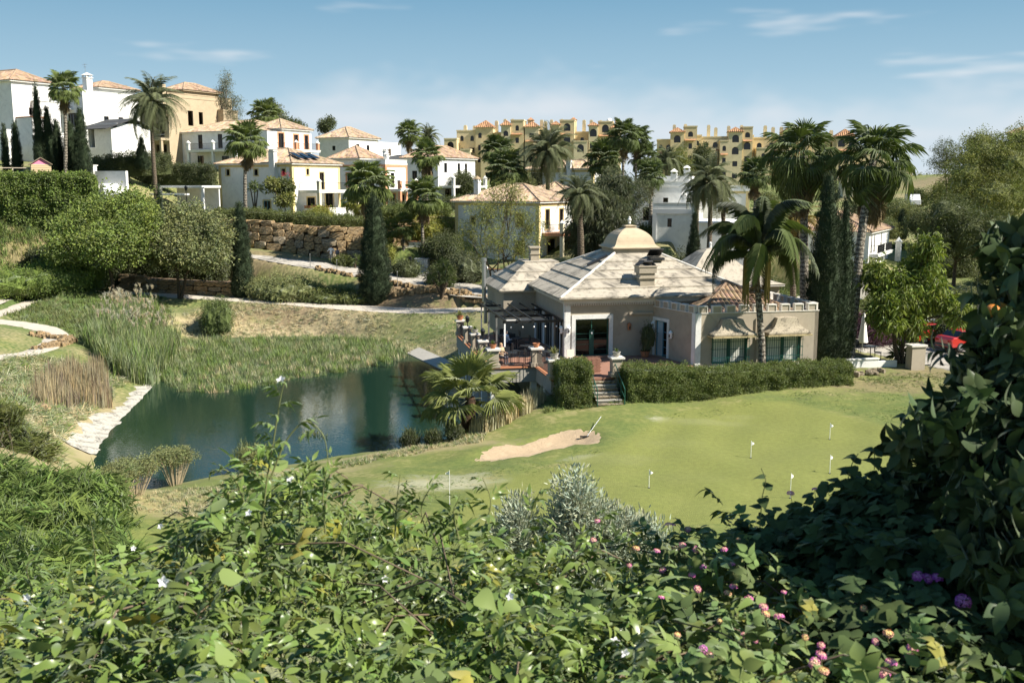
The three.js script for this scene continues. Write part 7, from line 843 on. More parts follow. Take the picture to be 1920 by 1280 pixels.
// ---------------------------------------------------------------- reeds, grass, straw
function blades(seed, n, h, o = {}) { const r = rng(seed), pos = []; for (let i = 0; i < n; i++) { const a = r() * 6.28, x = (r() - .5) * (o.w ?? .5), z = (r() - .5) * (o.w ?? .5), l = h * (.6 + .5 * r()), lean = (o.lean ?? .25) * (.4 + r()), wv = o.wind ?? 0, wd = (o.bw ?? .018), s = V(Math.cos(a + 1.57), 0, Math.sin(a + 1.57)).multiplyScalar(wd), P = (t) => V(x + Math.cos(a) * lean * l * t * t + wv * l * t * t, l * t * (1 - .12 * t * (o.nod ?? 1)), z + Math.sin(a) * lean * l * t * t), p0 = P(0), p1 = P(.5), p2 = P(1); pos.push(...p0.clone().sub(s).toArray(), ...p0.clone().add(s).toArray(), ...p1.clone().add(s).toArray(), ...p0.clone().sub(s).toArray(), ...p1.clone().add(s).toArray(), ...p1.clone().sub(s).toArray(), ...p1.clone().sub(s).toArray(), ...p1.clone().add(s).toArray(), ...p2.toArray()); } return tris(pos); }
const BL = { reed: [1, 2, 3].map((k) => blades(500 + k, 16, 1, { lean: .35, bw: .02 })), stalk: [4, 5].map((k) => blades(500 + k, 14, 1, { lean: .10, bw: .012, nod: 0 })), grass: [6, 7].map((k) => blades(500 + k, 14, .3, { lean: .6, w: .35, bw: .012 })), wind: [8, 9, 10].map((k) => blades(500 + k, 15, 1, { lean: .3, bw: .028, wind: .55 })), straw: [11, 12].map((k) => { const g = blades(500 + k, 12, .55, { lean: .5, bw: .012, w: .5 }); return g.rotateX(1.35); }), cut: [13, 14].map((k) => blades(500 + k, 18, .6, { lean: .12, bw: .02, w: .3, nod: 0 })) };
const inPoly = (poly, r) => { const xs = poly.map((p) => p[0]), zs = poly.map((p) => p[1]); for (let k = 0; k < 200; k++) { const x = mix(Math.min(...xs), Math.max(...xs), r()), z = mix(Math.min(...zs), Math.max(...zs), r()); if (sd(x, z, poly) < 0) return [x, z]; } return poly[0]; };
function scatter(parent, name, poly, n, geos, mats, hgt, seed, o = {}) { // one instanced mass per material
  const r = rng(seed), sets = mats.map(() => geos.map(() => [[], []])); for (let i = 0; i < n; i++) { const [x, z] = inPoly(poly, r), dens = N2(x * .45 + seed, z * .45); if (dens < (o.thin ?? -2)) continue; if (o.dry !== false && (sd(x, z, lakePoly) < (o.shore ?? 0) || nearRibs(x, z).some((q) => q.d < .15))) continue; const y = Math.max(ground(x, z), o.level ?? -9) - .03, k = clamp((r() * .7 + .3 * (N2(x * .3, z * .3 + seed) * .5 + .5)) * mats.length | 0, 0, mats.length - 1), g = (r() * geos.length) | 0, s = mix(hgt[0], hgt[1], r()) * (1 + .25 * dens); sets[k][g][0].push(mat4(V(x, y, z), o.wind ? yQ((r() - .5) * 1.2) : yQ(r() * 6.28), V(s * (o.flat ?? 1), s, s * (o.flat ?? 1)))); sets[k][g][1].push(tint(r, .25, .12)); }
  const root = parent; mats.forEach((m, k) => geos.forEach((g, j) => sets[k][j][0].length && instanced(name, g, m, sets[k][j][0], root, sets[k][j][1])));
}
const poly = (list, h) => list.map(([px, py, hh]) => { const v = onH(px, py, hh ?? h); return [v.x, v.z]; });
const mass = (name, label, cat, p) => { const t = thing(name, label, cat, p ? V(p[0], 0, p[1]) : V(0, 0, 0)); t.position.set(0, 0, 0); t.userData.kind = 'stuff'; return t; };
{ const t = mass('reed_bed', 'bed of green and straw coloured reeds standing in the shallow end of the pond', 'reeds'); scatter(t, 'reeds', poly([[300, 712], [318, 672], [340, 645], [450, 638], [620, 634], [735, 642], [768, 662], [748, 678], [690, 690], [600, 705], [500, 722], [420, 738], [340, 735]], WL), 4600, BL.reed, [G.reedGreen, G.reedGreen, G.reed, G.straw], [.4, .95], 601, { level: WL - .25, thin: -.6, dry: false }); scatter(t, 'reed_tufts', poly([[300, 712], [345, 640], [620, 632], [700, 640], [640, 665], [420, 690]], WL), 1100, BL.reed, [G.reedGreen, G.reed], [.6, 1.1], 602, { level: WL - .2, thin: -.3, dry: false }); }
{ const t = mass('tall_reeds', 'tall thicket of grey green reeds with tan plumes on the pond bank', 'reeds'), pg = poly([[160, 655], [185, 612], [285, 600], [335, 625], [335, 660], [290, 685], [215, 685]], 1); scatter(t, 'reeds', pg, 1500, BL.reed, [G.reed, G.reedGreen, G.reed], [1.2, 2.4], 611, { flat: .7 }); const r = rng(77), m = [], c = []; const pl = blades(620, 26, .5, { lean: .5, w: .08, bw: .014 }); for (let i = 0; i < 170; i++) { const [x, z] = inPoly(poly([[175, 640], [200, 605], [285, 596], [325, 620], [250, 645]], 1), r); m.push(mat4(V(x, ground(x, z) + 1.7 + r() * .9, z), yQ(r() * 6), .8 + .5 * r())); c.push(tint(r, .2, .1)); } instanced('plumes', pl, G.plume, m, t, c); }
{ const t = mass('dry_reeds', 'upright brown reed stalks on the west bank', 'reeds'); scatter(t, 'stalks', poly([[58, 765], [95, 715], [190, 690], [205, 735], [140, 752], [80, 778]], .7), 420, BL.stalk, [G.reedDry, G.reedDry, G.wood], [.9, 1.8], 621, { flat: .8 }); }
{ const t = mass('reed_litter', 'flattened cut reeds and straw covering the west bank', 'straw'); scatter(t, 'litter', poly([[0, 700], [120, 690], [290, 700], [280, 730], [200, 810], [150, 850], [60, 880], [0, 880]], .6), 5200, BL.straw, [G.straw, G.reed, G.reedGreen], [.7, 1.5], 631, { shore: 1.7 }); scatter(t, 'litter', poly([[340, 605], [420, 590], [640, 595], [740, 610], [720, 628], [500, 626], [350, 628]], .6), 2600, BL.straw, [G.straw, G.straw, G.reed], [.6, 1.2], 632); }
{ const WL_ = [1, 2, 3].map((k) => { const r_ = rng(660 + k), pos = []; for (let i = 0; i < 24; i++) { const b = V(r_() - .5, r_() - .5, r_() - .5).multiplyScalar(.6), d = V(.75 + .5 * (r_() - .5), .35 + .9 * (r_() - .5), 1.1 * (r_() - .5)).normalize(), l = .38 + .34 * r_(), s_ = V(0, 0, 0).crossVectors(d, V(r_() - .5, r_() - .5, r_() - .5)).normalize().multiplyScalar(.022), m = b.clone().addScaledVector(d, l * .45).add(V(0, .03, 0)), e = b.clone().addScaledVector(d, l).add(V(.05, -.10 * r_(), 0)); pos.push(...b.toArray(), ...m.clone().add(s_).toArray(), ...e.toArray(), ...b.toArray(), ...e.toArray(), ...m.clone().sub(s_).toArray()); } return tris(pos); });
  const b = hit(110, 1010, -.1), t = thing('bamboo_thicket', 'windblown leafy cane thicket on the slope beside the vine', 'thicket', b), lobes = lobesAt([[30, 1010, 110, 50, -5], [140, 1020, 90, 50, -5], [60, 1075, 140, 55, -8], [185, 1065, 70, 45, -7], [30, 1150, 130, 60, -12], [20, 960, 80, 60, 1], [95, 950, 80, 62, 1], [175, 945, 66, 50, 1], [60, 1035, 110, 70, 0], [160, 1030, 80, 66, 0], [20, 1100, 100, 60, -2], [120, 1100, 90, 50, -2], [10, 900, 40, 30, 2]], 37.5, b); part('stems', limbs(V(0, 0, 0), lobes, .05, 9, { twigs: 9, fork: .2 }), G.wood, t, true); foliage(t, 'foliage', lobes, WL_, G.reedGreen, 4000, 645, { size: .95, gaps: .08, upright: false, vary: .32, shell: .45 });
  const w = thing('bank_shrub', 'yellow green weeds on the reed bank above the cane thicket', 'shrub', hit(40, 880, -.1)), l2 = lobesAt([[15, 830, 44, 40], [50, 850, 44, 34], [10, 790, 30, 30]], 46, w.position); part('stems', limbs(V(0, 0, 0), l2, .03, 9, { twigs: 6, fork: .2 }), G.wood, w, true); foliage(w, 'foliage', l2, WL_, G.shrub, 420, 647, { size: .8, gaps: .1, vary: .3, shell: .5 }); }
function vase(label, px, py, h, w, seed) { const b = hit(px, py), t = thing('cut_shrub', label, 'shrub', b), r = rng(seed), g = []; for (let i = 0; i < 60; i++) { const a = r() * 6.28, q = Math.sqrt(r()) * w; g.push(rod(V(Math.cos(a) * q * .35, 0, Math.sin(a) * q * .35), V(Math.cos(a) * q, h * (.75 + .15 * r()), Math.sin(a) * q), .012, 3)); } part('stems', g, std([.45, .36, .23], .95), t); const lobes = [0, 1, 2, 3, 4].map((i) => ({ c: V(Math.cos(i * 1.25) * w * .55, h * .84, Math.sin(i * 1.25) * w * .55), r: V(w * .6, h * .2, w * .6) })); foliage(t, 'foliage', lobes, CL.small, G.treeOlive, 300, seed, { size: .65, gaps: .05 }); }
vase('vase shaped cut shrub with bare stems at the pond edge', 328, 910, 1.75, 1.0, 5); vase('flat topped cut shrub beside the windblown reeds', 252, 930, 1.55, 1.05, 6); vase('second flat topped cut shrub half hidden by reeds', 222, 945, 1.6, .8, 9);
[[672, 846, 1, .8, 'cut'], [735, 840, .9, .8, 'cut'], [700, 846, .6, .4, 'cut']].forEach(([px, py, w, h], i) => { const t = thing('reed_stubble', 'tuft of pale cut reed stubble on the near shore', 'reeds', null, 0, 'cut reed tufts on the near shore'), p = hit(px, py), r = rng(700 + i), m = [], c = []; for (let k = 0; k < 40; k++) { const x = p.x + (r() - .5) * 1.6 * w, z = p.z + (r() - .5) * .7; m.push(mat4(V(x, ground(x, z) - .05, z), yQ(r() * 6), .9 + .5 * r())); c.push(tint(r, .2)); } instanced('stalks', BL.cut[i % 2], G.straw, m, t, c); });
[[768, 838, .9], [812, 832, .7], [850, 824, .9], [590, 862, 1.7], [555, 868, 1.3], [470, 884, 1.5]].forEach(([px, py, s], i) => bush({ name: 'shore_bush', label: i > 2 ? 'olive tufted bush on the near shore beside the vine' : 'small dark tufted bush on the near shore by the young palm', base: hit(px, py, -.05), w: s, t: s * .95, mat: i > 2 ? G.treeOlive : G.hedgeDark, n: 110, geos: CL.spiky, size: .8, seed: 710 + i, group: 'tufted bushes on the near shore', k: 3, core: .5 }));
{ const t = mass('cut_reed_row', 'row of pale cut reed stubble on the bank under the terrace', 'reeds'), r = rng(731), m = [], c = [], cv = new THREE.CatmullRomCurve3([hit(893, 812), hit(925, 800), hit(955, 786), hit(985, 768), hit(1008, 752)]); for (let k = 0; k < 260; k++) { const p = cv.getPointAt(r()), x = p.x + (r() - .5) * .9, z = p.z + (r() - .5) * .7; m.push(mat4(V(x, ground(x, z) - .05, z), yQ(r() * 6), 1.0 + .8 * r())); c.push(tint(r, .25)); } instanced('stalks', BL.cut[0], G.straw, m, t, c); }
{ // rough grass and weeds
  const t = mass('grass', 'rough tufted grass on the banks and slopes', 'grass'); const mats = [G.reedGreen, G.shrub, G.reed], K = [.35, 1.0];
  scatter(t, 'tufts', poly([[0, 600], [100, 560], [300, 560], [340, 600], [200, 640], [110, 620]], 1.8), 2600, BL.grass, mats, [.8, 1.9], 741); scatter(t, 'tufts', poly([[350, 600], [420, 565], [700, 585], [900, 590], [860, 640], [740, 615]], 1.4), 1500, BL.grass, [G.reedGreen, G.reed, G.straw, G.straw], [.5, 1.1], 742); scatter(t, 'tufts', [[-62, -100], [-48, -98], [-44, -110], [-62, -112]], 2400, BL.grass, [G.reedGreen, G.shrub], [1.4, 3], 743); scatter(t, 'tufts', poly([[1600, 705], [1700, 698], [1790, 700], [1770, 725], [1640, 722]], 1.6), 450, BL.grass, mats, [.3, .6], 744); scatter(t, 'tufts', poly([[1020, 772], [1120, 765], [1300, 752], [1560, 722], [1560, 715], [1300, 742], [1030, 758]], 1.5), 900, BL.grass, [G.reedGreen, G.shrub], [.4, 1.0], 745); scatter(t, 'tufts', poly([[500, 892], [640, 862], [800, 842], [900, 825], [930, 812], [900, 850], [800, 856], [640, 876], [520, 905]], .1), 900, BL.grass, [G.reed, G.straw, G.reedGreen], [.3, .8], 746);
  scatter(t, 'lawn_tufts', poly([[650, 890], [900, 858], [1120, 842], [1300, 800], [1500, 760], [1700, 740], [1750, 790], [1690, 815], [1480, 772], [1280, 784], [1140, 848], [900, 916], [700, 940]], .8), 5200, BL.grass, [G.reedGreen, G.reedGreen, G.reed], [.12, .3], 747, { thin: -.2 }); scatter(t, 'litter', poly([[220, 960], [330, 915], [480, 895], [500, 930], [400, 965]], .1), 700, BL.grass, [G.reed, G.straw], [.3, .8], 748); scatter(t, 'hill_tufts', [[-40, -125], [-10, -118], [10, -125], [40, -130], [40, -160], [-60, -165]], 2600, BL.grass, [G.shrub, G.reed, G.reedGreen], [1.5, 3.2], 749);
}
{ // garden shrubs between the villas: look-alikes that fill the terraces
  const spots = [[700, 400, 126], [740, 402, 128], [835, 388, 138], [880, 372, 146], [905, 372, 140], [960, 365, 135], [1000, 368, 140], [1075, 420, 118], [1100, 430, 114], [1050, 430, 120], [340, 330, 138], [380, 326, 140], [225, 312, 140], [250, 322, 134], [300, 322, 136], [1180, 430, 112], [1210, 440, 112], [1440, 450, 106], [1460, 470, 100], [1380, 440, 112], [1560, 450, 130], [1580, 470, 118], [600, 330, 160], [650, 328, 165], [720, 335, 160], [790, 340, 158], [870, 352, 150], [1130, 365, 142], [1170, 372, 135], [1230, 375, 132], [1440, 370, 160], [1480, 380, 150], [1540, 390, 160], [1620, 380, 190], [900, 352, 200], [960, 352, 210], [1040, 352, 215], [1100, 354, 215], [1180, 356, 210], [1240, 360, 205], [1300, 360, 200], [1360, 360, 200], [1420, 362, 205], [1480, 365, 200]];
  spots.forEach(([px, py, d], i) => bush({ name: 'garden_shrub', label: ['rounded mid green garden shrub on the terraces between the villas', 'very dark garden shrub on the terraces between the villas', 'fresh light green garden shrub on the terraces between the villas', 'greyish olive garden shrub on the terraces between the villas'][i % 4], px, py, d, w: 2.0 + (i % 4) * .7, t: 1.0 + (i % 3) * .55, mat: [G.shrub, G.hedgeDark, G.hedge, G.treeOlive][i % 4], n: 150, size: 1.4, seed: 800 + i, group: 'garden shrubs between the villas', geos: CL.small }));
}
// ---------------------------------------------------------------- the planting below the viewpoint
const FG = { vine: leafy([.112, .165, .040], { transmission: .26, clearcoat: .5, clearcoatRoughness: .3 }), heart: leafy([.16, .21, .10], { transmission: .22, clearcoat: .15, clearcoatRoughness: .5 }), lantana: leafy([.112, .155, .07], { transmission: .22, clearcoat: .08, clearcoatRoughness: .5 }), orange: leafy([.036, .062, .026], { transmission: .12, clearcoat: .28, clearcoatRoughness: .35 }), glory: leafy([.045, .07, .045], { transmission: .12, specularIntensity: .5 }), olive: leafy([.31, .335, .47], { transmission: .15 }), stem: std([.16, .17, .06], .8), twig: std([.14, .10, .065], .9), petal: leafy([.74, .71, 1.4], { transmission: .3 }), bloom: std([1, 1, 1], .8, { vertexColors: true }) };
// leaf along +z with a folded midrib, curling down; prof gives half widths
function leaf(L, w, prof, curl, fold = .25) {
  const n = prof.length, pos = [], P = (i, s) => { const t = i / (n - 1), x = s * prof[i] * w; return [x, Math.abs(x) * fold - curl * L * t * t, L * t * (1 - .15 * curl * t)]; };
  for (let i = 0; i < n - 1; i++) for (const s of [-1, 1]) { const a = P(i, 0), b = P(i + 1, 0), c = P(i + 1, s), d = P(i, s); const tri = (u, v, w_) => s > 0 ? pos.push(...u, ...w_, ...v) : pos.push(...u, ...v, ...w_); if (prof[i + 1] > 0) { if (prof[i] > 0) tri(a, d, c); tri(a, c, b); } else tri(a, d, b); }
  const g = tris(pos); g.deleteAttribute('uv'); g.deleteAttribute('normal'); const q = mergeVertices(g, 1e-6); q.computeVertexNormals(); const u = q.toNonIndexed(); u.setAttribute('uv', new THREE.BufferAttribute(new Float32Array(u.attributes.position.count * 2), 2)); return u;
}
const LEAF = { vine: [.15, .45, .8, 1.2].map((c) => leaf(.054, .0092, [.15, .8, 1, .8, .4, 0], c, .16)), heart: [.2, .5].map((c) => leaf(.058, .027, [.55, 1, .9, .6, .25, 0], c, .15)), lant: [.2, .45, .9].map((c) => leaf(.042, .0125, [.2, .9, 1, .7, .3, 0], c, .15)), orange: [.15, .35, .6].map((c) => leaf(.074, .0165, [.15, .7, .95, 1, .85, .5, 0], c, .2)) };
const place = (g, p, d, roll, s = 1) => { const q = new THREE.Quaternion().setFromUnitVectors(V(0, 0, 1), d.clone().normalize()), up = new THREE.Quaternion().setFromAxisAngle(V(0, 0, 1), roll); return g.clone().applyMatrix4(mat4(p, q.multiply(up), s)); };
function sprig(seed, leaves, nodes, len, o = {}) { // arching stalk with leaf pairs and a leaf at its tip
  const r = rng(seed), g = [], P = (t) => V((r.bx ??= (r() - .5) * .04) * t, len * (o.rise ?? .35) * t - len * (o.sag ?? .5) * t * t, len * t * .85), pick = () => leaves[(r() * leaves.length) | 0]; g.push(tube([P(0), P(.5), P(1)], .0013, 3).toNonIndexed());
  for (let k = 0; k < nodes; k++) { const t = (k + .8) / (nodes + .3), p = P(t); for (const s of [-1, 1]) { if (r() < .08) continue; const a = .75 + .4 * r(); g.push(place(pick(), p, V(s * Math.sin(a), (o.up ?? -.1) + (r() - .5) * .5, Math.cos(a)), (r() - .5) * .7 , .75 + .4 * r())); } }
  g.push(place(pick(), P(1), V((r() - .5) * .4, -.25, 1), (r() - .5) * .6, .9 + .25 * r())); return mg(g, true);
}
const SP = { vine: [1, 2, 3, 4].map((k) => sprig(900 + k, LEAF.vine, 3, .10)), heart: [5, 6].map((k) => sprig(900 + k, LEAF.heart, 2, .12, { sag: .2 })), lant: [7, 8, 9].map((k) => sprig(900 + k, LEAF.lant, 3, .09, { up: .15, sag: .15 })), orange: [10, 11, 12].map((k) => { const r = rng(910 + k), g = []; g.push(tube([V(0, 0, -.06), V(0, .01, 0), V(0, .015, .05)], .002, 4).toNonIndexed()); for (let i = 0; i < 8; i++) { const a = i * 2.4 + r(), e = mix(.3, 1.25, r()); g.push(place(LEAF.orange[(r() * 3) | 0], V(0, .01, i * .008), V(Math.cos(a) * Math.sin(e), Math.sin(a) * Math.sin(e) - .05, Math.cos(e)), a + 1.57, .75 + .45 * r())); } return mg(g, true); }), olive: [13, 14].map((k) => clump(920 + k, 22, .13, .055, .13, { up: .7, droop: 0 })) };
// height of the planting's skin: silhouette rows in the photograph at 3.6 m, nearly level towards the viewer
const SIL = [[-400, 1140], [0, 1125], [150, 1095], [300, 1040], [370, 985], [440, 905], [520, 870], [590, 900], [665, 1005], [760, 1015], [900, 1015], [1000, 1040], [1150, 1055], [1300, 1035], [1380, 1010], [1450, 1000], [1560, 1010], [1700, 1040], [1950, 1100], [2400, 1130]];
const silY = (px) => { let i = 0; while (i < SIL.length - 2 && SIL[i + 1][0] < px) i++; return mix(SIL[i][1], SIL[i + 1][1], clamp((px - SIL[i][0]) / (SIL[i + 1][0] - SIL[i][0]))); };
function skin(x, d) { const px = 960 + F * x / (3.6 * .99), h = atD(px, silY(px), 3.6).y; return mix(12.80, h, sm(1.9, 3.5, d)) - .9 * sm(3.65, 4.3, d) * (d - 3.4) + .10 * N2(x * 2.4, d * 2.4) + .065 * N2(x * 6.5, d * 6.5) + .03 * N2(x * 14, d * 14); }
const onSkin = (px, py) => { let d = 1.7; for (; d < 4.1; d += .01) { const v = atD(px, py, d); if (v.y < skin(v.x, d) + .045) break; } return atD(px, py, d); };
const pose = (r, tilt) => new THREE.Quaternion().setFromEuler(new THREE.Euler(-tilt - r() * 1.7 + .75, r() * 6.28, (r() - .5) * 1.8, 'YXZ'));
function carpet(root, name, n, geos, mat, seed, zone, o = {}) { // fills the top half metre of the planting
  const r = rng(seed), per = geos.map(() => [[], []]); for (let i = 0; i < n; i++) { const d = mix(1.75, 4.15, r()), x = (r() * 2 - 1) * (1.0 + d * .62); if (!zone(x, d, r())) continue; const dep = (o.deep ?? .34) * Math.pow(r(), 1.7), p = V(x, skin(x, d) - dep + (o.lift ?? 0), -d), g = (r() * geos.length) | 0; per[g][0].push(mat4(p, pose(r, .1), (o.size ?? 1) * (.55 + .75 * r()))); per[g][1].push(r() < .04 ? new THREE.Color(1.9, 1.25, .8) : tint(r, .42, .16)); }
  geos.forEach((g, i) => per[i][0].length && instanced(name, g, mat, per[i][0], root, per[i][1]));
}
const PX = (x, d) => 960 + F * x / (d * .985 + .3);
const isLant = (x, d, q) => { const e = PX(x, d) - 1190 + 120 * N2(x * 3, d * 3); return e > 0 ? q > .12 : q > .93; };
{ // glossy climbing vine
  const t = thing('climbing_vine', 'glossy leafed climbing vine with white trumpet flowers spilling below the viewpoint', 'vine', V(0, 12.1, -3)); const O = t.position; const root = new THREE.Group(); const shift = (list) => list; 
  const A = { add: (m) => { m.position.sub(O); t.add(m); } };
  carpet(A, 'foliage', 13500, SP.vine, FG.vine, 950, (x, d, q) => !isLant(x, d, q), { deep: .42, size: .9 }); carpet(A, 'heart_leaves', 260, SP.heart, FG.heart, 951, (x, d, q) => !isLant(x, d, q) && N2(x * 2 + 4, d * 2) > -.1, { deep: .12, lift: .01 });
  // the leaves that show largest, each by itself
  const r = rng(960); let k = 0; while (k < 290) { const d = mix(1.9, 3.6, r()), x = (r() * 2 - 1) * d * .54; if (isLant(x, d, r())) continue; const big = r() < .12, m = new THREE.Mesh(big ? LEAF.heart[k % 2] : LEAF.vine[k % 4], big ? FG.heart : FG.vine); m.name = 'leaf'; m.position.set(x, skin(x, d) + .01 + r() * .035, -d).sub(O); m.quaternion.copy(pose(r, .1)); m.scale.setScalar(1 + .45 * r()); m.castShadow = m.receiveShadow = true; t.add(m); k++; }
  const shoot = (list, d, seed, n) => { const rr = rng(seed), P = list.map(([px, py, o = 0]) => atD(px, py, d + o).sub(O)), c = new THREE.CatmullRomCurve3(P), s = part('shoot', [tube(c.getPoints(18), (u) => .0032 - .002 * u, 5)], FG.stem, t, true), L = []; for (let i = 0; i < n; i++) { const u = (i + .5) / n, p = c.getPointAt(u), tg = c.getTangentAt(u), a = rr() * 6.28, dir = V(Math.cos(a), .25, Math.sin(a)).addScaledVector(tg, .5).normalize(); const q = new THREE.Quaternion().setFromUnitVectors(V(0, 0, 1), dir); const m = new THREE.Mesh(SP.vine[i % 4], FG.vine); m.name = 'leaf_spray'; m.position.copy(p); m.quaternion.copy(q); m.scale.setScalar((.95 - .45 * u) * (.8 + .4 * rr())); m.castShadow = m.receiveShadow = true; s.add(m); } };
  shoot([[490, 1000], [500, 900], [512, 830], [520, 780], [528, 735], [535, 712]], 3.1, 1, 14); shoot([[505, 900], [540, 820], [575, 790], [605, 815], [616, 870]], 3.1, 2, 5); shoot([[470, 980], [440, 900], [420, 880], [395, 890]], 3.2, 3, 8); shoot([[560, 980], [570, 900], [600, 870]], 3.15, 4, 9); shoot([[610, 1000], [605, 930], [612, 880]], 3.1, 5, 6); shoot([[740, 1010], [745, 930], [750, 890]], 3.3, 6, 8); shoot([[800, 1000], [790, 950], [812, 905]], 3.3, 7, 8); shoot([[905, 1000], [920, 940], [905, 895]], 3.2, 8, 6); shoot([[985, 1010], [1000, 950], [1015, 915]], 3.3, 9, 5); shoot([[860, 1010], [850, 960], [862, 930]], 3.3, 10, 7); shoot([[330, 1060], [335, 1000], [350, 965]], 3.2, 11, 8); shoot([[180, 1080], [175, 1020], [168, 975]], 3.1, 12, 6); shoot([[60, 1110], [50, 1060], [70, 1040]], 3.0, 13, 6); shoot([[690, 1020], [700, 960], [690, 930]], 3.3, 14, 7); shoot([[1120, 1030], [1130, 980], [1110, 960]], 3.2, 15, 5); shoot([[640, 1040], [655, 980], [640, 955]], 3.2, 16, 7);
  const pr = [[.002, 0], [.004, .012], [.007, .022], [.014, .03], [.024, .033]].map(([a, b]) => new THREE.Vector2(a, b)), tr = new THREE.LatheGeometry(pr, 20), q = tr.attributes.position; for (let i = 0; i < q.count; i++) { const a = Math.atan2(q.getZ(i), q.getX(i)), h = q.getY(i), f = 1 + .28 * Math.cos(a * 5) * sm(.02, .033, h); q.setX(i, q.getX(i) * f); q.setZ(i, q.getZ(i) * f); } tr.computeVertexNormals();
  [[305, 988, 3.1], [55, 1116, 2.7], [1168, 1222, 2.2], [1150, 1208, 2.25], [545, 905, 3.1], [470, 965, 3.1], [310, 1090, 2.8], [720, 1085, 2.7], [250, 1030, 3], [530, 718, 3.1], [960, 1120, 2.6]].forEach(([px, py, d], i) => { const m = new THREE.Mesh(tr, FG.petal); m.name = 'trumpet_flower'; m.position.copy(py < 960 ? atD(px, py, d) : onSkin(px, py)).sub(O); m.rotation.set(.9 + .3 * Math.sin(i), i * 1.3, .4); m.scale.setScalar(i % 3 ? .42 : .55); m.castShadow = m.receiveShadow = true; t.add(m); });
  { const g = [], rr = rng(33); for (let i = 0; i < 420; i++) { const d = mix(1.8, 3.9, rr()), x = (rr() * 2 - 1) * (1 + d * .6), y = skin(x, d) - .02 - .4 * rr(), a = rr() * 6.28, l = .25 + .3 * rr(); g.push(tube([V(x, y, -d), V(x + Math.cos(a) * l * .5, y + .08 * rr(), -d + Math.sin(a) * l * .5), V(x + Math.cos(a) * l, y - .05, -d + Math.sin(a) * l)], .003, 4)); } part('stems', g.map((z) => z.translate(-O.x, -O.y, -O.z)), FG.twig, t, true).userData.kind = 'stuff'; }
}
const HEADS = [0, 1, 2].map((k) => { // lantana flower head: dome of small five lobed florets, yellow in the middle
  const r = rng(970 + k), pos = [], col = [], out = [[.66, .16, .42], [.72, .36, .26], [.42, .06, .38]][k], mid = [[.80, .45, .35], [.86, .62, .24], [.60, .20, .42]][k], N = 24;
  for (let i = 0; i < N; i++) { const u = (i + .5) / N, e = Math.acos(1 - u * .95), a = i * 2.39996, n = V(Math.sin(e) * Math.cos(a), Math.cos(e), Math.sin(e) * Math.sin(a)), c = n.clone().multiplyScalar(.0125).multiply(V(1, .5, 1)), s = V(0, 1, .3).cross(n).normalize(), w = V(0, 0, 0).crossVectors(n, s), cc = mix3(mid, out, sm(.15, .6, u + .2 * (r() - .5))); for (let j = 0; j < 5; j++) { const p = (q, l, up) => c.clone().addScaledVector(s, Math.cos(q) * l).addScaledVector(w, Math.sin(q) * l).addScaledVector(n, up), q = j / 5 * 6.28 + r(); pos.push(...c.toArray(), ...p(q - .5, .0042, .001).toArray(), ...p(q + .5, .0042, .001).toArray()); for (let z = 0; z < 3; z++) col.push(...cc); } }
  const g = tris(pos); g.setAttribute('color', new THREE.Float32BufferAttribute(col, 3)); return g; });
function headsOn(t, O, list, s0, skinned) { const st = []; list.forEach(([px, py, d, k, s = 1], i) => { const p = (skinned ? onSkin(px, py) : atD(px, py, d)).sub(O), m = new THREE.Mesh(HEADS[k], FG.bloom); m.name = 'flower_head'; m.position.copy(p); m.rotation.set(.5 * Math.sin(i * 1.7) + .35, i, .4 * Math.cos(i * 2.3)); m.scale.setScalar(s * s0); m.castShadow = m.receiveShadow = true; t.add(m); st.push(tube([p, p.clone().add(V(.003, -.02, -.005)), p.clone().add(V(.012, -.045, -.012))], .0012, 4)); }); part('flower_stalks', st, FG.stem, t, true).userData.kind = 'stuff'; }
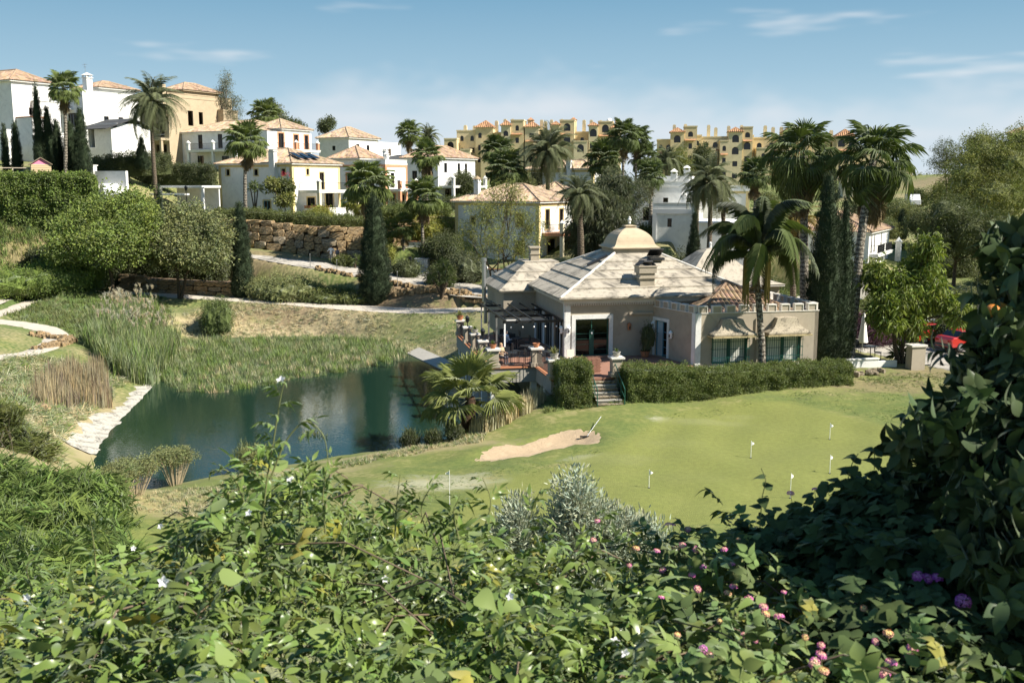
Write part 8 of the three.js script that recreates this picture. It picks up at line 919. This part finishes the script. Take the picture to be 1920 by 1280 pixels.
{ // lantana
  const t = thing('lantana', 'lantana shrub covered with pink and yellow flower heads', 'shrub', V(.9, 12.1, -3)), O = t.position, A = { add: (m) => { m.position.sub(O); t.add(m); } };
  carpet(A, 'foliage', 9500, SP.lant, FG.lantana, 953, (x, d, q) => isLant(x, d, q) && PX(x, d) < 1790, { size: 1.0 });
  const r = rng(961); let k = 0; while (k < 250) { const d = mix(1.9, 3.5, r()), x = mix(.2, .8, r()) * d * .54 * 1.1; if (!isLant(x, d, .5)) continue; const m = new THREE.Mesh(LEAF.lant[k % 2], FG.lantana); m.name = 'leaf'; m.position.set(x, skin(x, d) + .005 + r() * .03, -d).sub(O); m.quaternion.copy(pose(r, .1)); m.scale.setScalar(1 + .3 * r()); m.castShadow = m.receiveShadow = true; t.add(m); k++; }
  const L = [[1120, 977, 3.3, 0], [1113, 1013, 3.2, 1], [1193, 1028, 3.1, 1], [1232, 1033, 3.1, 1], [1267, 1030, 3.1, 1], [1290, 992, 3.3, 1], [1253, 983, 3.4, 0], [1262, 984, 3.4, 0], [1306, 1030, 3.05, 0], [1280, 1022, 3.1, 0], [1358, 1030, 3, 0], [1372, 1058, 2.95, 1], [1300, 1068, 2.95, 0], [1318, 1062, 2.95, 2], [1298, 1078, 2.9, 0], [1243, 1068, 2.95, 0], [1308, 1104, 2.8, 0], [1375, 1100, 2.85, 1], [1365, 1112, 2.8, 1], [1404, 1124, 2.75, 1], [1432, 1138, 2.7, 0], [1461, 1156, 2.65, 0, 1.15], [1436, 1150, 2.7, 1], [1318, 1218, 2.35, 2], [1330, 1230, 2.3, 0], [1394, 1268, 2.15, 0, 1.2], [1540, 1228, 2.3, 0, 1.1], [1528, 1244, 2.25, 1, 1.2], [1545, 1258, 2.2, 1], [1638, 1178, 2.5, 0, 1.2], [1666, 1188, 2.45, 1, 1.1], [1642, 1203, 2.45, 1, .8], [1672, 1242, 2.3, 0, 1.2], [1658, 1262, 2.2, 0, 1.3], [1655, 1270, 2.2, 0], [1712, 1215, 2.4, 0, 1.2], [1706, 1230, 2.4, 0], [1627, 1036, 3, 0, 1.1], [1507, 962, 3.2, 0], [1483, 925, 3.25, 2, 1.3], [1528, 917, 3.25, 2], [1416, 1200, 2.5, 1, .7], [1510, 1195, 2.5, 1, .7], [1470, 1110, 2.8, 1, .7], [1450, 1016, 3.05, 1, .7], [1395, 1190, 2.5, 0, .7], [1350, 1165, 2.6, 1, .7], [1600, 1130, 2.7, 1, .8], [1620, 1140, 2.65, 1, .8], [1540, 1210, 2.4, 0, .8], [1270, 1190, 2.45, 1, .7], [1240, 1120, 2.7, 1, .8], [1420, 990, 3.2, 1, .7], [1180, 1060, 3, 1, .7], [1385, 1010, 3.1, 1, .6]]; headsOn(t, O, L.map(([a, b, c, k, z], i) => [a, b, c - .04, k === 1 && i % 2 ? 0 : k, z]), .92, true);
}
{ // orange tree; its out of view crown lobes are added to shade the bindweed
  const base = V(2.0, 12.0, -3.3), t = thing('orange_tree', 'dark glossy orange tree in shade with one hanging orange', 'tree', base), lobes = lobesAt([[1965, 560, 105, 140, .2], [1905, 700, 95, 115, 0], [1835, 800, 90, 75, .1], [1770, 860, 70, 55, .2], [1900, 860, 150, 140, -.2], [1960, 1020, 160, 170, -.5], [1850, 960, 130, 110, 0], [2110, 640, 190, 220, .2], [2080, 900, 220, 230, -.1], [2250, 570, 200, 200, .3], [2330, 740, 220, 240, .3], [2420, 480, 180, 170, .1]], 3.2, base); for (const [x, y, z, q] of [[2.25, 13.4, -2.95, .42], [2.75, 13.75, -2.95, .45], [2.5, 13.4, -3.3, .45]]) lobes.push({ c: V(x, y, z).sub(base), r: V(q, q, q) });
  part('trunk', limbs(V(0, 0, 0), lobes, .07, 5, { twigs: 6 }), FG.twig, t, true); foliage(t, 'crown', lobes, SP.orange, FG.orange, 5600, 981, { size: 1.05, gaps: .05, shell: .33, vary: .3 });
  const r = rng(982); for (let i = 0; i < 200; i++) { const l = lobes[i % 7], d = V(-.6 + r() * .9, r() * 1.6 - .5, .3 + r()).normalize(), m = new THREE.Mesh(LEAF.orange[i % 3], FG.orange); m.name = 'leaf'; m.position.copy(l.c).add(V(d.x * l.r.x, d.y * l.r.y, d.z * l.r.z).multiplyScalar(1.02)); m.quaternion.copy(pose(r, .5)); m.scale.setScalar(1 + .35 * r()); m.castShadow = m.receiveShadow = true; t.add(m); }
  const of = part('orange', [new THREE.SphereGeometry(.024, 18, 14)], std([.62, .20, .015], .5, { bumpMap: rep(T.fine, 30), bumpScale: .0006 }), t); of.position.copy(atD(1862, 584, 3.22)).sub(base);
}
{ // bindweed draped under the orange tree
  const base = V(1.3, 12.05, -3.4), t = thing('bindweed', 'tangle of heart leafed bindweed with purple flowers under the orange tree', 'vine', base), lobes = lobesAt([[1490, 1030, 80, 45, .1], [1570, 1000, 80, 50, .1], [1660, 960, 85, 60, .1], [1750, 970, 100, 80, 0], [1620, 1060, 130, 90, -.1], [1760, 1100, 160, 120, -.3], [1860, 1180, 170, 150, -.5], [1720, 1230, 140, 110, -.7]], 3.3, base);
  part('stems', limbs(V(0, 0, 0), lobes, .02, 6, { twigs: 8 }), FG.twig, t, true); foliage(t, 'foliage', lobes, SP.heart, FG.glory, 3900, 985, { size: .8, gaps: .06, shell: .36 });
  const s = (list, d) => { const P = list.map(([px, py]) => atD(px, py, d).sub(base)), c = new THREE.CatmullRomCurve3(P), st = part('tendril', [tube(c.getPoints(14), .0016, 4)], FG.stem, t, true); for (let i = 1; i < 6; i++) { const m = new THREE.Mesh(LEAF.heart[i % 2], FG.glory); m.name = 'leaf'; m.position.copy(c.getPointAt(i / 6)); m.rotation.set(.4, i * 2.1, .2); m.scale.setScalar(.8); st.add(m); } }; s([[1425, 990], [1430, 930], [1436, 900], [1428, 878]], 3.3); s([[1640, 880], [1640, 850], [1636, 838]], 3.2); s([[1700, 840], [1690, 800], [1705, 770]], 3.2); s([[1590, 900], [1598, 870], [1610, 850]], 3.2);
  headsOn(t, base, [[1722, 1080, 2.75, 2, 1.1], [1740, 1084, 2.75, 2], [1758, 1083, 2.75, 2, 1.1], [1736, 1112, 2.7, 2, 1.1], [1807, 1128, 2.6, 2, 1.4]], 1.15);
}
{ // silvery olive shoots behind the vine
  const b = onG(.5, -7.6, -.1), t = thing('olive_bush', 'silvery grey olive bush rising behind the lantana', 'shrub', b), lobes = lobesAt([[1078, 950, 34, 66], [1055, 1000, 44, 50], [1120, 985, 46, 44], [1165, 1000, 50, 40], [975, 985, 26, 60], [960, 1015, 36, 46], [1030, 1030, 70, 40], [1210, 1010, 40, 36], [1120, 1060, 90, 50]], 7.6, b); part('stems', limbs(V(0, 0, 0), lobes, .03, 7, { twigs: 8, fork: .3 }), FG.twig, t, true); foliage(t, 'foliage', lobes, SP.olive, FG.olive, 1500, 991, { size: .8, gaps: .12, shell: .5, vary: .2, upright: true });
}
renderer.render(scene, camera);
